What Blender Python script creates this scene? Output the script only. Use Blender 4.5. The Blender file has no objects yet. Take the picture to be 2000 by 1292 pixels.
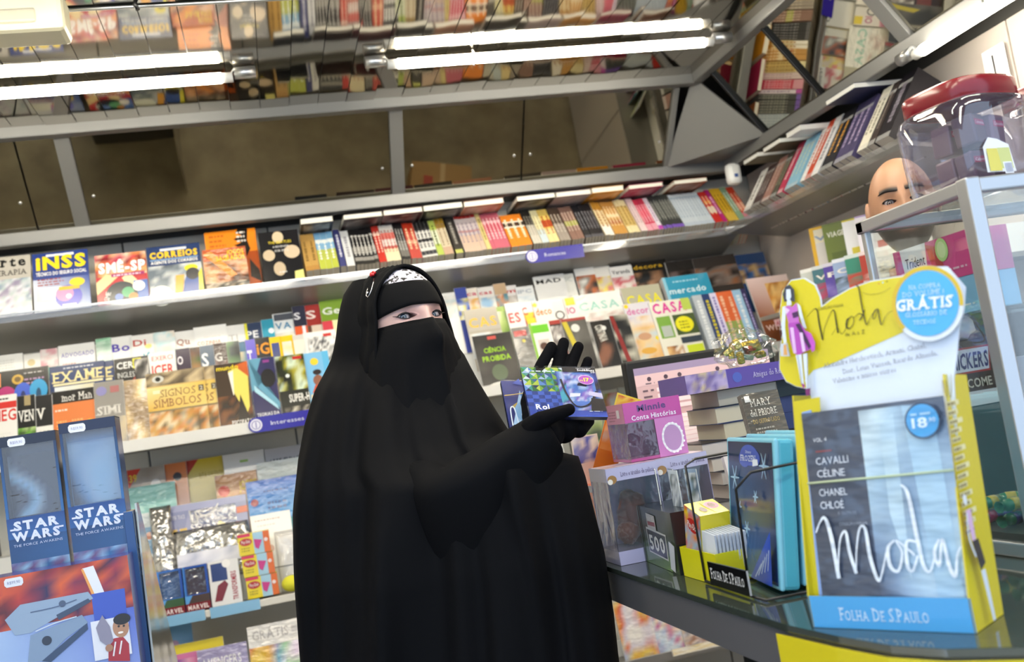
import bpy, math, random, bmesh
from mathutils import Vector, Matrix, noise
# ------------------------------------------------------------------ camera, world, lights, exposure
SC = bpy.context.scene
COL = SC.collection
CAM_Z = 1.25
FPX = 1944.0
CAM_R = Matrix(((0.96100881, 0.13419688, -0.24177111),
                (-0.22621152, -0.12130904, -0.96649494),
                (-0.15902962, 0.98350156, -0.08622217)))
cam_data = bpy.data.cameras.new('camera')
cam_data.sensor_width = 36.0
cam_data.lens = 36.0 * FPX / 2000.0
cam_data.clip_start = 0.02
cam_data.dof.use_dof = True
cam_data.dof.focus_distance = 1.85
cam_data.dof.aperture_fstop = 4.5
cam = bpy.data.objects.new('camera', cam_data)
COL.objects.link(cam)
cam.matrix_world = Matrix.Translation((0, 0, CAM_Z)) @ CAM_R.to_4x4()
SC.camera = cam

world = bpy.data.worlds.new('street_daylight')
SC.world = world
world.use_nodes = True
wb = world.node_tree.nodes['Background']
wb.inputs['Color'].default_value = (0.62, 0.78, 1.0, 1)
wb.inputs['Strength'].default_value = 1.7
vs = SC.view_settings
vs.view_transform = 'Standard'
vs.look = 'None'
vs.gamma = 1.0
vs.use_curve_mapping = False
vs.exposure = 0.1
TUBE_POWER = 36.0

# ------------------------------------------------------------------ helpers
def ray(px, py):
    return CAM_R @ Vector((px - 1000.0, -(py - 646.0), -FPX))
def atY(px, py, y):
    d = ray(px, py); return d * (y / d.y) + Vector((0, 0, CAM_Z))
def atX(px, py, x):
    d = ray(px, py); return d * (x / d.x) + Vector((0, 0, CAM_Z))
def atZ(px, py, z):
    d = ray(px, py); return d * ((z - CAM_Z) / d.z) + Vector((0, 0, CAM_Z))
def onplane(px, py, p0, n):
    d = ray(px, py); o = Vector((0, 0, CAM_Z))
    return o + d * ((Vector(p0) - o).dot(n) / d.dot(n))
def lin(c):
    return c / 12.92 if c <= 0.04045 else ((c + 0.055) / 1.055) ** 2.4
_hc = {}
def H(s):
    if not isinstance(s, str): return s
    if s not in _hc:
        t = s.lstrip('#')
        _hc[s] = tuple(lin(int(t[i:i + 2], 16) / 255.0) for i in (0, 2, 4)) + (1.0,)
    return _hc[s]
def mixc(a, b, t):
    a = H(a); b = H(b)
    return tuple(a[i] * (1 - t) + b[i] * t for i in range(3)) + (1.0,)

def mat(name, color='#808080', rough=0.5, metal=0.0, attr=False, spec=0.5, coat=0.0, bump=None, noise_col=None, sheen=0.0, emit=None, estr=0.0, sss=0.0):
    m = bpy.data.materials.new(name); m.use_nodes = True
    nt = m.node_tree; b = nt.nodes['Principled BSDF']
    b.inputs['Base Color'].default_value = H(color)
    b.inputs['Roughness'].default_value = rough
    b.inputs['Metallic'].default_value = metal
    b.inputs['Specular IOR Level'].default_value = spec
    if coat: b.inputs['Coat Weight'].default_value = coat; b.inputs['Coat Roughness'].default_value = 0.12
    if sheen: b.inputs['Sheen Weight'].default_value = sheen; b.inputs['Sheen Roughness'].default_value = 0.5
    if sss: b.inputs['Subsurface Weight'].default_value = sss; b.inputs['Subsurface Radius'].default_value = (0.01, 0.004, 0.002)
    if emit:
        b.inputs['Emission Color'].default_value = H(emit); b.inputs['Emission Strength'].default_value = estr
    if attr:
        a = nt.nodes.new('ShaderNodeAttribute'); a.attribute_name = 'Col'
        nt.links.new(a.outputs['Color'], b.inputs['Base Color'])
    if noise_col:   # (scale, colour2, amount, stretch)
        sc_, c2, lo, hi, st = noise_col
        tc = nt.nodes.new('ShaderNodeTexCoord'); mp = nt.nodes.new('ShaderNodeMapping')
        mp.inputs['Scale'].default_value = st
        n = nt.nodes.new('ShaderNodeTexNoise'); n.inputs['Scale'].default_value = sc_; n.inputs['Detail'].default_value = 5
        r = nt.nodes.new('ShaderNodeValToRGB')
        r.color_ramp.elements[0].position = lo; r.color_ramp.elements[1].position = hi
        r.color_ramp.elements[0].color = H(color); r.color_ramp.elements[1].color = H(c2)
        nt.links.new(tc.outputs['Object'], mp.inputs['Vector']); nt.links.new(mp.outputs['Vector'], n.inputs['Vector'])
        nt.links.new(n.outputs['Fac'], r.inputs['Fac']); nt.links.new(r.outputs['Color'], b.inputs['Base Color'])
    if bump:        # (scale, strength, distance, stretch)
        sc_, st_, di, stretch = bump
        tc = nt.nodes.new('ShaderNodeTexCoord'); mp = nt.nodes.new('ShaderNodeMapping')
        mp.inputs['Scale'].default_value = stretch
        n = nt.nodes.new('ShaderNodeTexNoise'); n.inputs['Scale'].default_value = sc_; n.inputs['Detail'].default_value = 2
        bp = nt.nodes.new('ShaderNodeBump'); bp.inputs['Strength'].default_value = st_; bp.inputs['Distance'].default_value = di
        nt.links.new(tc.outputs['Object'], mp.inputs['Vector']); nt.links.new(mp.outputs['Vector'], n.inputs['Vector'])
        nt.links.new(n.outputs['Fac'], bp.inputs['Height']); nt.links.new(bp.outputs['Normal'], b.inputs['Normal'])
        if coat: nt.links.new(bp.outputs['Normal'], b.inputs['Coat Normal'])
    return m
def clear_mat(name, tint='#ffffff', rough=0.05, gloss=0.25, bump=None, haze=0.0, hazec='#ffffff', edge=0.6):
    """thin clear plastic or glass: transparent body, fresnel reflection, a little milky scatter"""
    m = bpy.data.materials.new(name); m.use_nodes = True
    nt = m.node_tree; nt.nodes.clear()
    out = nt.nodes.new('ShaderNodeOutputMaterial')
    tr = nt.nodes.new('ShaderNodeBsdfTransparent'); tr.inputs['Color'].default_value = H(tint)
    gl = nt.nodes.new('ShaderNodeBsdfGlossy'); gl.inputs['Roughness'].default_value = rough
    df = nt.nodes.new('ShaderNodeBsdfDiffuse'); df.inputs['Color'].default_value = H(hazec)
    lw = nt.nodes.new('ShaderNodeLayerWeight'); lw.inputs['Blend'].default_value = 0.35
    mr = nt.nodes.new('ShaderNodeMapRange'); mr.inputs['To Min'].default_value = gloss; mr.inputs['To Max'].default_value = edge
    m1 = nt.nodes.new('ShaderNodeMixShader'); m2 = nt.nodes.new('ShaderNodeMixShader')
    m1.inputs['Fac'].default_value = haze
    nt.links.new(lw.outputs['Fresnel'], mr.inputs['Value']); nt.links.new(mr.outputs['Result'], m2.inputs['Fac'])
    nt.links.new(tr.outputs[0], m1.inputs[1]); nt.links.new(df.outputs[0], m1.inputs[2])
    nt.links.new(m1.outputs[0], m2.inputs[1]); nt.links.new(gl.outputs[0], m2.inputs[2])
    nt.links.new(m2.outputs[0], out.inputs['Surface'])
    if bump:
        sc_, st_, di, stretch = bump
        tc = nt.nodes.new('ShaderNodeTexCoord'); mp = nt.nodes.new('ShaderNodeMapping'); mp.inputs['Scale'].default_value = stretch
        n = nt.nodes.new('ShaderNodeTexNoise'); n.inputs['Scale'].default_value = sc_; n.inputs['Detail'].default_value = 3
        bp = nt.nodes.new('ShaderNodeBump'); bp.inputs['Strength'].default_value = st_; bp.inputs['Distance'].default_value = di
        nt.links.new(tc.outputs['Object'], mp.inputs['Vector']); nt.links.new(mp.outputs['Vector'], n.inputs['Vector'])
        nt.links.new(n.outputs['Fac'], bp.inputs['Height'])
        nt.links.new(bp.outputs['Normal'], gl.inputs['Normal']); nt.links.new(bp.outputs['Normal'], lw.inputs['Normal'])
    return m

PRINT = mat('printed_paper', attr=True, rough=0.42, spec=0.4)
GLOSSP = mat('glossy_printed_card', attr=True, rough=0.25, spec=0.5, coat=0.35)
WRAPP = mat('shrink_wrapped_print', attr=True, rough=0.35, spec=0.5, coat=0.9, bump=(26, 0.5, 0.01, (1, 2.4, 1)))
WRAPS = mat('wrinkled_film_print', attr=True, rough=0.3, spec=0.5, coat=1.0, bump=(14, 0.4, 0.02, (1, 3, 1)))
PAINT = mat('vertex_painted', attr=True, rough=0.6)
GREY = mat('grey_painted_aluminium', '#7c7c7b', rough=0.42, metal=0.3)
DGREY = mat('dark_grey_metal', '#5c5b59', rough=0.35, metal=0.5)
ALU = mat('brushed_aluminium', '#c4c6c8', rough=0.3, metal=0.85)
WALLM = mat('cream_panel', '#dedbd0', rough=0.5, noise_col=(3, '#d2cfc4', .35, .7, (1, 1, 1)))
RWALLM = mat('beige_panel', '#c9bfb6', rough=0.5)
WHITE = mat('white_plastic', '#e9e9e6', rough=0.35)
CREAM = mat('cream_plastic', '#ded9bd', rough=0.4)
BLACK = mat('black_plastic', '#0d0d0e', rough=0.35)
FLOORM = mat('worn_brown_floor', '#857860', rough=0.55, noise_col=(7, '#a09478', .3, .72, (1, 1, 1)))
MIRROR = mat('mirror_strip', '#b9b4aa', rough=0.055, metal=1.0, bump=(2.2, 0.38, 0.01, (1.5, .5, 1)))
COVEM = mat('cove_mirror', '#aaa698', rough=0.02, metal=1.0, bump=(1.6, 0.18, 0.01, (1, 1, 1)))
ACRYL = clear_mat('clear_acrylic', '#f4f4f6', rough=0.08, gloss=0.10, haze=0.06, edge=0.5)
GLASS = clear_mat('display_glass', '#fafdfc', rough=0.01, gloss=0.02, haze=0.01, edge=0.3)
COUNTERG = clear_mat('counter_glass', '#8fa69a', rough=0.06, gloss=0.22, haze=0.22, hazec='#7d8a80', edge=0.9)
EDGEG = mat('glass_edge_green', '#20352a', rough=0.15, spec=0.7)
FILM = clear_mat('clear_film', '#fbfbfc', rough=0.07, gloss=0.05, haze=0.02, bump=(18, 0.22, 0.02, (1, 2, 1)), edge=0.45)
FOIL = mat('silver_foil_bag', '#d6d4d0', rough=0.22, metal=0.75, bump=(22, 1.0, 0.03, (1, 1, 1)))
LIPW = mat('white_label_strip', '#dedcd6', rough=0.25, spec=0.6)
SHELFU = mat('shelf_underside', '#8b8984', rough=0.32, metal=0.3)
TUBE = mat('tube_light', '#ffffff', emit='#fff6e2', estr=TUBE_POWER)

def tag(o, label=None, cat=None, group=None, kind=None):
    if label: o['label'] = label
    if cat: o['category'] = cat
    if group: o['group'] = group
    if kind: o['kind'] = kind
    return o
def link(o, parent=None, m=None):
    COL.objects.link(o)
    if parent is not None: o.parent = parent
    if m is not None: o.matrix_basis = m if isinstance(m, Matrix) else Matrix.Translation(m)
    return o
def frame(o, x, y):
    """matrix with local x, y axes given, z = x cross y (outwards)"""
    x = Vector(x).normalized(); y = Vector(y); y = (y - x * y.dot(x)).normalized(); z = x.cross(y)
    return Matrix(((x.x, y.x, z.x, o[0]), (x.y, y.y, z.y, o[1]), (x.z, y.z, z.z, o[2]), (0, 0, 0, 1)))
def T(x, y, z): return Matrix.Translation((x, y, z))
def RZ(deg): return Matrix.Rotation(math.radians(deg), 4, 'Z')
def RX(deg): return Matrix.Rotation(math.radians(deg), 4, 'X')
def RY(deg): return Matrix.Rotation(math.radians(deg), 4, 'Y')
def empty(name, m, label=None, cat=None, group=None):
    o = bpy.data.objects.new(name, None); o.empty_display_size = 0.05
    link(o, None, m); return tag(o, label, cat, group)

class MB:
    """collects coloured faces into one mesh"""
    def __init__(s): s.v = []; s.f = []; s.c = []; s.smooth = []; s.cur = (0.5, 0.5, 0.5, 1)
    def face(s, pts, col=None, smooth=False):
        i = len(s.v); s.v += [tuple(p) for p in pts]; n = len(pts)
        s.f.append(tuple(range(i, i + n)))
        if col is not None and isinstance(col, list): s.c.append([H(c) for c in col])
        else: s.c.append([H(col) if col is not None else s.cur] * n)
        s.smooth.append(smooth)
    def box(s, x0, y0, z0, x1, y1, z1, col=None, cols=None, bev=0.0):
        """cols: dict by face l r f(y0) b(y1) d(z0) u(z1)"""
        cols = cols or {}
        P = [(x0, y0, z0), (x1, y0, z0), (x1, y1, z0), (x0, y1, z0), (x0, y0, z1), (x1, y0, z1), (x1, y1, z1), (x0, y1, z1)]
        if bev:
            b = bev
            bm = bmesh.new(); vs_ = [bm.verts.new(p) for p in P]
            for q in ((3, 2, 1, 0), (4, 5, 6, 7), (0, 1, 5, 4), (1, 2, 6, 5), (2, 3, 7, 6), (3, 0, 4, 7)): bm.faces.new([vs_[k] for k in q])
            bmesh.ops.bevel(bm, geom=list(bm.edges), offset=b, segments=2, affect='EDGES', profile=0.5)
            for f in bm.faces:
                n = f.normal; k = max((abs(n.x), 'x'), (abs(n.y), 'y'), (abs(n.z), 'z'))[1]
                key = {'x': 'r' if n.x > 0 else 'l', 'y': 'b' if n.y > 0 else 'f', 'z': 'u' if n.z > 0 else 'd'}[k]
                s.face([v.co[:] for v in f.verts], cols.get(key, col))
            bm.free(); return
        for q, k in (((3, 2, 1, 0), 'd'), ((4, 5, 6, 7), 'u'), ((0, 1, 5, 4), 'f'), ((1, 2, 6, 5), 'r'), ((2, 3, 7, 6), 'b'), ((3, 0, 4, 7), 'l')):
            s.face([P[i] for i in q], cols.get(k, col))
    def tube(s, pts, rad, n=8, col=None, cap=True, smooth=True):
        pts = [Vector(p) for p in pts]; N = len(pts)
        if not hasattr(rad, '__len__'): rad = [rad] * N
        up = None; rings = []
        for i, p in enumerate(pts):
            t = (pts[min(i + 1, N - 1)] - pts[max(i - 1, 0)]).normalized()
            if up is None:
                up = t.orthogonal().normalized()
            a = (up - t * up.dot(t))
            a = a.normalized() if a.length > 1e-6 else t.orthogonal().normalized()
            b = t.cross(a); up = a
            rings.append([p + (a * math.cos(2 * math.pi * k / n) + b * math.sin(2 * math.pi * k / n)) * rad[i] for k in range(n)])
        for i in range(N - 1):
            for k in range(n):
                k2 = (k + 1) % n
                s.face([rings[i][k], rings[i][k2], rings[i + 1][k2], rings[i + 1][k]], col, smooth)
        if cap:
            s.face(list(reversed(rings[0])), col); s.face(rings[-1], col)
    def lathe(s, prof, n=24, col=None, c=(0, 0, 0), sx=1.0, sy=1.0, smooth=True, pw=2.0):
        """profile of (radius, z)"""
        def pt(r, z, k):
            a = 2 * math.pi * k / n; ca = math.cos(a); sa = math.sin(a)
            if pw != 2.0:
                d = (abs(ca) ** pw + abs(sa) ** pw) ** (-1.0 / pw); ca *= d; sa *= d
            return (c[0] + r * ca * sx, c[1] + r * sa * sy, c[2] + z)
        for (r0, z0), (r1, z1) in zip(prof[:-1], prof[1:]):
            for k in range(n):
                q = [pt(r0, z0, k), pt(r0, z0, k + 1), pt(r1, z1, k + 1), pt(r1, z1, k)]
                if r0 < 1e-6: q = q[1:]
                elif r1 < 1e-6: q = q[:3]
                s.face(q, col, smooth)
    def sphere(s, c, r, col=None, n=12, m=8, sc=(1, 1, 1)):
        for i in range(m):
            for k in range(n):
                def p(a, b):
                    t = math.pi * a / m; u = 2 * math.pi * b / n
                    return (c[0] + r * sc[0] * math.sin(t) * math.cos(u), c[1] + r * sc[1] * math.sin(t) * math.sin(u), c[2] + r * sc[2] * math.cos(t))
                q = [p(i, k), p(i + 1, k), p(i + 1, k + 1), p(i, k + 1)]
                if i == 0: q = [q[0], q[1], q[2]]
                elif i == m - 1: q = [q[0], q[1], q[3]]
                s.face(q, col, True)
    def mesh(s, name, material, weld=False):
        me = bpy.data.meshes.new(name)
        me.from_pydata(s.v, [], s.f); 
        a = me.color_attributes.new('Col', 'FLOAT_COLOR', 'CORNER')
        flat = [x for fc in s.c for c in fc for x in c]
        a.data.foreach_set('color', flat)
        me.polygons.foreach_set('use_smooth', s.smooth)
        if any(s.smooth) or weld:
            bm = bmesh.new(); bm.from_mesh(me); bmesh.ops.remove_doubles(bm, verts=bm.verts, dist=1e-5); bm.to_mesh(me); bm.free()
        if isinstance(material, (list, tuple)):
            for q in material: me.materials.append(q)
        else: me.materials.append(material)
        me.update()
        return me
    def build(s, name, material, parent=None, m=None, label=None, cat=None, group=None, kind=None, weld=False):
        o = bpy.data.objects.new(name, s.mesh(name, material, weld))
        link(o, parent, m); return tag(o, label, cat, group, kind)
def inst(name, me, parent=None, m=None, label=None, cat=None, group=None, kind=None):
    o = bpy.data.objects.new(name, me); link(o, parent, m); return tag(o, label, cat, group, kind)

# ---------- lettering: glyph outlines turned to flat faces, laid out here
_fc = bpy.data.curves.new('glyph', 'FONT'); _fc.resolution_u = 2; _fc.fill_mode = 'FRONT' if hasattr(_fc, 'fill_mode') else _fc.fill_mode
_fo = bpy.data.objects.new('glyph', _fc); COL.objects.link(_fo)
_glyph = {}
SER = {  # slab or bracket serifs: (bottom stem positions, top stem positions) as fractions of glyph width
 'A': ((.08, .92), ()), 'B': ((.12,), (.12,)), 'C': ((), (.86,)), 'D': ((.12,), (.12,)), 'E': ((.12, .9), (.12, .9)), 'F': ((.16,), (.14, .9)),
 'G': ((), (.84,)), 'H': ((.1, .9), (.1, .9)), 'I': ((.5,), (.5,)), 'L': ((.14, .92), (.14,)), 'M': ((.08, .92), (.08, .92)), 'N': ((.1,), (.1, .9)),
 'P': ((.14,), (.12,)), 'R': ((.12, .92), (.12,)), 'S': ((.1,), (.88,)), 'T': ((.5,), (.06, .94)), 'U': ((), (.1, .9)), 'V': ((), (.08, .92)), 'X': ((.08, .92), (.08, .92)),
 'O': ((), ()), 'Á': ((.08, .92), ()), 'Y': ((.5,), (.08, .92)), 'a': ((.9,), ()), 'd': ((.9,), (.86,)), 'h': ((.1, .9), (.1,)), 'i': ((.5,), ()), 'l': ((.5,), (.4,)),
 'm': ((.06, .5, .94), (.06,)), 'n': ((.1, .9), (.1,)), 'r': ((.2,), (.2,)), 'u': ((.9,), (.1,)), 'v': ((), (.1, .9)), 'x': ((.1, .9), (.1, .9)), 't': ((.6,), ())}
def glyph(ch, off):
    k = (ch, off)
    if k not in _glyph:
        _fc.body = ch; _fc.offset = off; _fc.size = 1.0
        dg = bpy.context.evaluated_depsgraph_get(); dg.update()
        ev = _fo.evaluated_get(dg); me = ev.to_mesh()
        vs_ = [(v.co.x, v.co.y) for v in me.vertices]; fs = [tuple(p.vertices) for p in me.polygons]
        ev.to_mesh_clear()
        if vs_:
            x0 = min(v[0] for v in vs_); x1 = max(v[0] for v in vs_)
            vs_ = [(x - x0, y) for x, y in vs_]; w = x1 - x0
        else: w = 0.25
        _glyph[k] = (vs_, fs, w)
    return _glyph[k]
CAPH = 0.73
def text_faces(s, height, width=None, off=0.0, shear=0.0, serif=False, gap=0.09, smallcaps=False):
    """returns list of polygons in units where capital height = height, origin at left baseline; fits width when given"""
    polys = []; x = 0.0
    for i, ch in enumerate(s):
        if ch == ' ': x += 0.30; continue
        sc = 1.0
        if smallcaps and i > 0 and s[i - 1] not in ' .': sc = 0.8
        vs_, fs, w = glyph(ch, off)
        sx = sc * (0.86 if serif else 1.0)
        for f in fs: polys.append([(x + vs_[k][0] * sx, vs_[k][1] * sc) for k in f])
        if serif and ch in SER:
            caph = (CAPH if ch.isupper() else (CAPH if ch in 'dhl' else 0.54)) * sc
            sw = 0.13 * sc; sh = 0.055 * sc + off * 1.2
            for y, tops in ((0, SER[ch][0]), (caph - sh, SER[ch][1])):
                for t in tops:
                    cx = x + w * sx * t
                    polys.append([(cx - sw, y), (cx + sw, y), (cx + sw, y + sh), (cx - sw, y + sh)])
        x += w * sx + gap + (0.03 if serif else 0)
    if not polys: return []
    k = height / CAPH; kx = k
    if width is not None:
        xm = max(p[0] for q in polys for p in q); kx = width / xm
    return [[(p[0] * kx + p[1] * k * shear, p[1] * k) for p in q] for q in polys]

class Print(MB):
    """flat printing on a w x h sheet in the local xy plane (origin bottom centre), drawn in 0..1 units; each layer sits a hair higher"""
    STEP = 0.00022
    def __init__(s, w, h, z0=0.0, aspect=True):
        super().__init__(); s.w = w; s.h = h; s.z = z0; s.txt = MB(); s.rnd = random.Random(7)
    def p(s, u, v): return ((u - 0.5) * s.w, v * s.h, s.z)
    def up(s): s.z += s.STEP
    def rect(s, u0, v0, u1, v1, c):
        s.up(); s.face([s.p(u0, v0), s.p(u1, v0), s.p(u1, v1), s.p(u0, v1)], c)
    def grad(s, u0, v0, u1, v1, a, b, c, d):
        s.up(); n = 6
        for i in range(n):
            for j in range(n):
                def q(x, y):
                    return mixc(mixc(a, b, x), mixc(d, c, x), y)
                x0, x1, y0, y1 = i / n, (i + 1) / n, j / n, (j + 1) / n
                P = [(x0, y0), (x1, y0), (x1, y1), (x0, y1)]
                s.face([s.p(u0 + (u1 - u0) * x, v0 + (v1 - v0) * y) for x, y in P], [q(x, y) for x, y in P])
    def photo(s, u0, v0, u1, v1, pal, seed=1, nx=8, ny=8, fr=2.2):
        s.up(); pal = [H(c) for c in pal]; L = len(pal); asp = (u1 - u0) * s.w / max(1e-6, (v1 - v0) * s.h)
        def q(x, y):
            t = noise.noise(Vector((x * fr * asp + seed * 7.3, y * fr + seed * 3.1, seed * 1.7))) * 1.25 + 0.5
            t = max(0.0, min(0.999, t)) * (L - 1); i = int(t)
            return mixc(pal[i], pal[min(i + 1, L - 1)], t - i)
        for i in range(nx):
            for j in range(ny):
                P = [(i / nx, j / ny), ((i + 1) / nx, j / ny), ((i + 1) / nx, (j + 1) / ny), (i / nx, (j + 1) / ny)]
                s.face([s.p(u0 + (u1 - u0) * x, v0 + (v1 - v0) * y) for x, y in P], [q(x, y) for x, y in P])
    def circ(s, u, v, r, c, ry=None, n=20, rot=0):
        """r in fractions of the width"""
        s.up(); R = r * s.w; Ry = (ry or r) * s.w; cx, cy, z = s.p(u, v); cr, sr = math.cos(rot), math.sin(rot)
        s.face([(cx + R * math.cos(a) * cr - Ry * math.sin(a) * sr, cy + R * math.cos(a) * sr + Ry * math.sin(a) * cr, z) for a in (2 * math.pi * k / n for k in range(n))], c)
    def ring(s, u, v, r, r2, c, n=24):
        s.up(); cx, cy, z = s.p(u, v)
        for k in range(n):
            a, b = 2 * math.pi * k / n, 2 * math.pi * (k + 1) / n
            s.face([(cx + R * s.w * math.cos(t), cy + R * s.w * math.sin(t), z) for R, t in ((r2, a), (r, a), (r, b), (r2, b))], c)
    def poly(s, pts, c):
        s.up(); s.face([s.p(u, v) for u, v in pts], c)
    def stroke(s, pts, wd, c, sub=6, txt=False):
        """smooth brush line; wd = list of widths (fraction of w) or one width"""
        tgt = s.txt if txt else s
        s.up(); P = [Vector(s.p(u, v)) for u, v in pts]; n = len(P)
        W = wd if hasattr(wd, '__len__') else [wd] * n
        Q = []; QW = []
        for i in range(n - 1):
            p0, p1, p2, p3 = P[max(i - 1, 0)], P[i], P[i + 1], P[min(i + 2, n - 1)]
            for k in range(sub):
                t = k / sub
                Q.append(0.5 * ((2 * p1) + (-p0 + p2) * t + (2 * p0 - 5 * p1 + 4 * p2 - p3) * t * t + (-p0 + 3 * p1 - 3 * p2 + p3) * t ** 3))
                QW.append(W[i] * (1 - t) + W[i + 1] * t)
        Q.append(P[-1]); QW.append(W[-1])
        L = []
        for i, p in enumerate(Q):
            d = Q[min(i + 1, len(Q) - 1)] - Q[max(i - 1, 0)]
            nn = Vector((-d.y, d.x, 0)); nn = nn.normalized() if nn.length > 1e-9 else Vector((1, 0, 0))
            L.append((p + nn * QW[i] * s.w * 0.5, p - nn * QW[i] * s.w * 0.5))
        for (a, b), (a2, b2) in zip(L[:-1], L[1:]): tgt.face([b, b2, a2, a], c)
    def text(s, t, u, v, hh, c, w=None, off=0.0, shear=0.0, serif=False, align='l', gap=0.09, smallcaps=False, slope=0.0, shadow=None, rot=0.0):
        """hh: capital height as fraction of sheet height; w: width as fraction of sheet width"""
        polys = text_faces(t, hh * s.h, None if w is None else w * s.w, off, shear, serif, gap, smallcaps)
        if not polys: return
        s.up(); s.up()
        xm = max(p[0] for q in polys for p in q); x0, y0, z = s.p(u, v)
        dx = {'l': 0, 'c': -xm / 2, 'r': -xm}[align]; cr, sr = math.cos(rot), math.sin(rot)
        if shadow:
            for q in polys: s.txt.face([(x0 + (p[0] + dx) * cr - p[1] * sr + 0.02 * hh * s.h + .0008, y0 + (p[0] + dx) * sr + p[1] * cr + slope * p[0] - .0008, z - s.STEP * .5) for p in q], shadow)
        for q in polys: s.txt.face([(x0 + (p[0] + dx) * cr - p[1] * sr, y0 + (p[0] + dx) * sr + p[1] * cr + slope * p[0], z) for p in q], c)
    def lines(s, u0, v0, u1, n, dv, c, th=None):
        """small unreadable body text drawn as short broken bars"""
        s.up(); th = th or dv * 0.45
        for i in range(n):
            u = u0; v = v0 - i * dv; e = u1 - s.rnd.random() * 0.25 * (u1 - u0)
            while u < e:
                l = (0.03 + 0.07 * s.rnd.random())
                s.face([s.p(u, v), s.p(min(u + l, e), v), s.p(min(u + l, e), v + th), s.p(u, v + th)], c); u += l + 0.02
    def put(s, name, material, parent, m=None, label=None, lname='lettering'):
        o = s.build(name, material, parent, m, label) if s.f else None
        if s.txt.f:
            s.txt.build(lname, material, o if o is not None else parent, None if o is not None else m)
        return o
def paper_block(w, h, t, cover, spine=None, page='#e6e1d4', back=None):
    """a closed magazine or book: local x right, y up, z outward; front face at z=0, back at z=-t; spine on the left"""
    mb = MB(); i = min(0.002, t * .2); ct = min(0.0012, t * .15)
    mb.box(-w / 2, 0, -ct, w / 2, h, 0, cover)
    mb.box(-w / 2, 0, -t, w / 2, h, -t + ct, back or cover)
    mb.box(-w / 2, 0, -t + ct, -w / 2 + ct, h, -ct, spine or cover)
    mb.box(-w / 2 + ct, i, -t + ct, w / 2 - i, h - i, -ct, page)
    return mb
# ------------------------------------------------------------------ the kiosk: floor, walls, ceiling, coves, shelves
CEIL = 2.457
def sbox(name, x0, y0, z0, x1, y1, z1, m, kind='structure', parent=None, bev=0.0):
    mb = MB(); mb.box(x0, y0, z0, x1, y1, z1, (0.8, 0.8, 0.8, 1), bev=bev)
    return mb.build(name, m, parent, kind=kind if parent is None else None)
floor = sbox('floor', -2.5, -3.0, -0.05, 3.0, 4.0, 0.0, FLOORM)
wall_back = sbox('wall_back', -1.6, 3.96, 0, 2.22, 4.02, CEIL + .1, DGREY)
wall_right = sbox('wall_right', 2.16, 0.4, 0, 2.22, 3.96, CEIL + .1, DGREY)
wall_left = sbox('wall_left', -1.66, 0.8, 0, -1.6, 4.02, CEIL + .1, WALLM)
pm = MB(); pm.box(-.267, 0, 0, .267, .012, 2.12, (1, 1, 1, 1), bev=.003); pme = pm.mesh('wall_panel', WALLM)
for k in range(7): inst('wall_panel', pme, wall_back, T(-1.33 + .54 * k + .055, 3.948, 0.02))
pm = MB(); pm.box(0, -.267, 0, .012, .267, 2.12, (1, 1, 1, 1), bev=.003); pme = pm.mesh('wall_panel', RWALLM)
for k in range(6): inst('wall_panel', pme, wall_right, T(2.148, 3.66 - .54 * k, 0.02))
ceiling = sbox('ceiling', -1.66, 0.2, CEIL + .012, 2.22, 4.02, CEIL + .06, DGREY)
rs = random.Random(3)
mb = MB(); mb.box(-.0488, -.437, 0, .0488, .437, .006, (1, 1, 1, 1)); me_a = mb.mesh('mirror_strip', MIRROR)
mb = MB(); mb.box(-.0488, -.66, 0, .0488, .66, .006, (1, 1, 1, 1)); me_b = mb.mesh('mirror_strip', MIRROR)
for k in range(33):
    x = -1.45 + 0.1 * k
    if x > 1.78: break
    inst('mirror_strip', me_a, ceiling, T(x, 3.063, CEIL) @ RY(rs.uniform(-.6, .6)) @ RX(rs.uniform(-.25, .25)))
    inst('mirror_strip', me_b, ceiling, T(x, 1.935, CEIL) @ RY(rs.uniform(-.6, .6)) @ RX(rs.uniform(-.25, .25)))
mb = MB(); mb.tube([(-1.5, 2.612, CEIL - .003), (1.8, 2.612, CEIL - .003)], .005, 8, (1, 1, 1, 1)); mb.build('joint_strip', ALU, ceiling)
# rails of the mirrored cove
trim = sbox('trim_1', -1.6, 3.47, CEIL - .035, 1.79, 3.515, CEIL + .012, GREY, bev=.004)
trim2 = sbox('trim_2', -1.6, 3.742, 2.125, 1.97, 3.79, 2.172, GREY, bev=.004)
trim3 = sbox('trim_3', 1.745, 0.4, CEIL - .035, 1.79, 3.47, CEIL + .012, GREY, bev=.004)
trim4 = sbox('trim_4', 1.95, 0.4, 2.125, 1.995, 3.742, 2.172, GREY, bev=.004)
def cove_bar(o0, o1, wdir, wd, name, parent, thick=.02, mtl=GREY):
    """bar from o0 to o1 lying on the cove slope"""
    a = Vector(o0); b = Vector(o1); up = (b - a); M = frame(a, wdir, up)
    mb = MB(); mb.box(-wd / 2, 0, -thick, wd / 2, up.length, .004, (1, 1, 1, 1), bev=.002)
    return mb.build(name, mtl, parent, M)
cove_b = empty('wall_upper_back', T(0, 3.75, 2.164)); cove_b['kind'] = 'structure'
cove_r = empty('wall_upper_right', T(1.958, 2.5, 2.164)); cove_r['kind'] = 'structure'
def world_child(o, p):
    o.matrix_parent_inverse = p.matrix_basis.inverted()
BO, TO = (3.752, 2.168), (3.502, 2.452)
for x, wd in ((-.565, .05), (.58, .05), (1.70, .022), (-1.55, .05)):
    world_child(cove_bar((x, BO[0], BO[1]), (x, TO[0], TO[1]), (1, 0, 0), wd, 'mullion', cove_b), cove_b)
edges = [-1.53, -.715, -.59, .552, .608, 1.075, 1.688]
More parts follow.
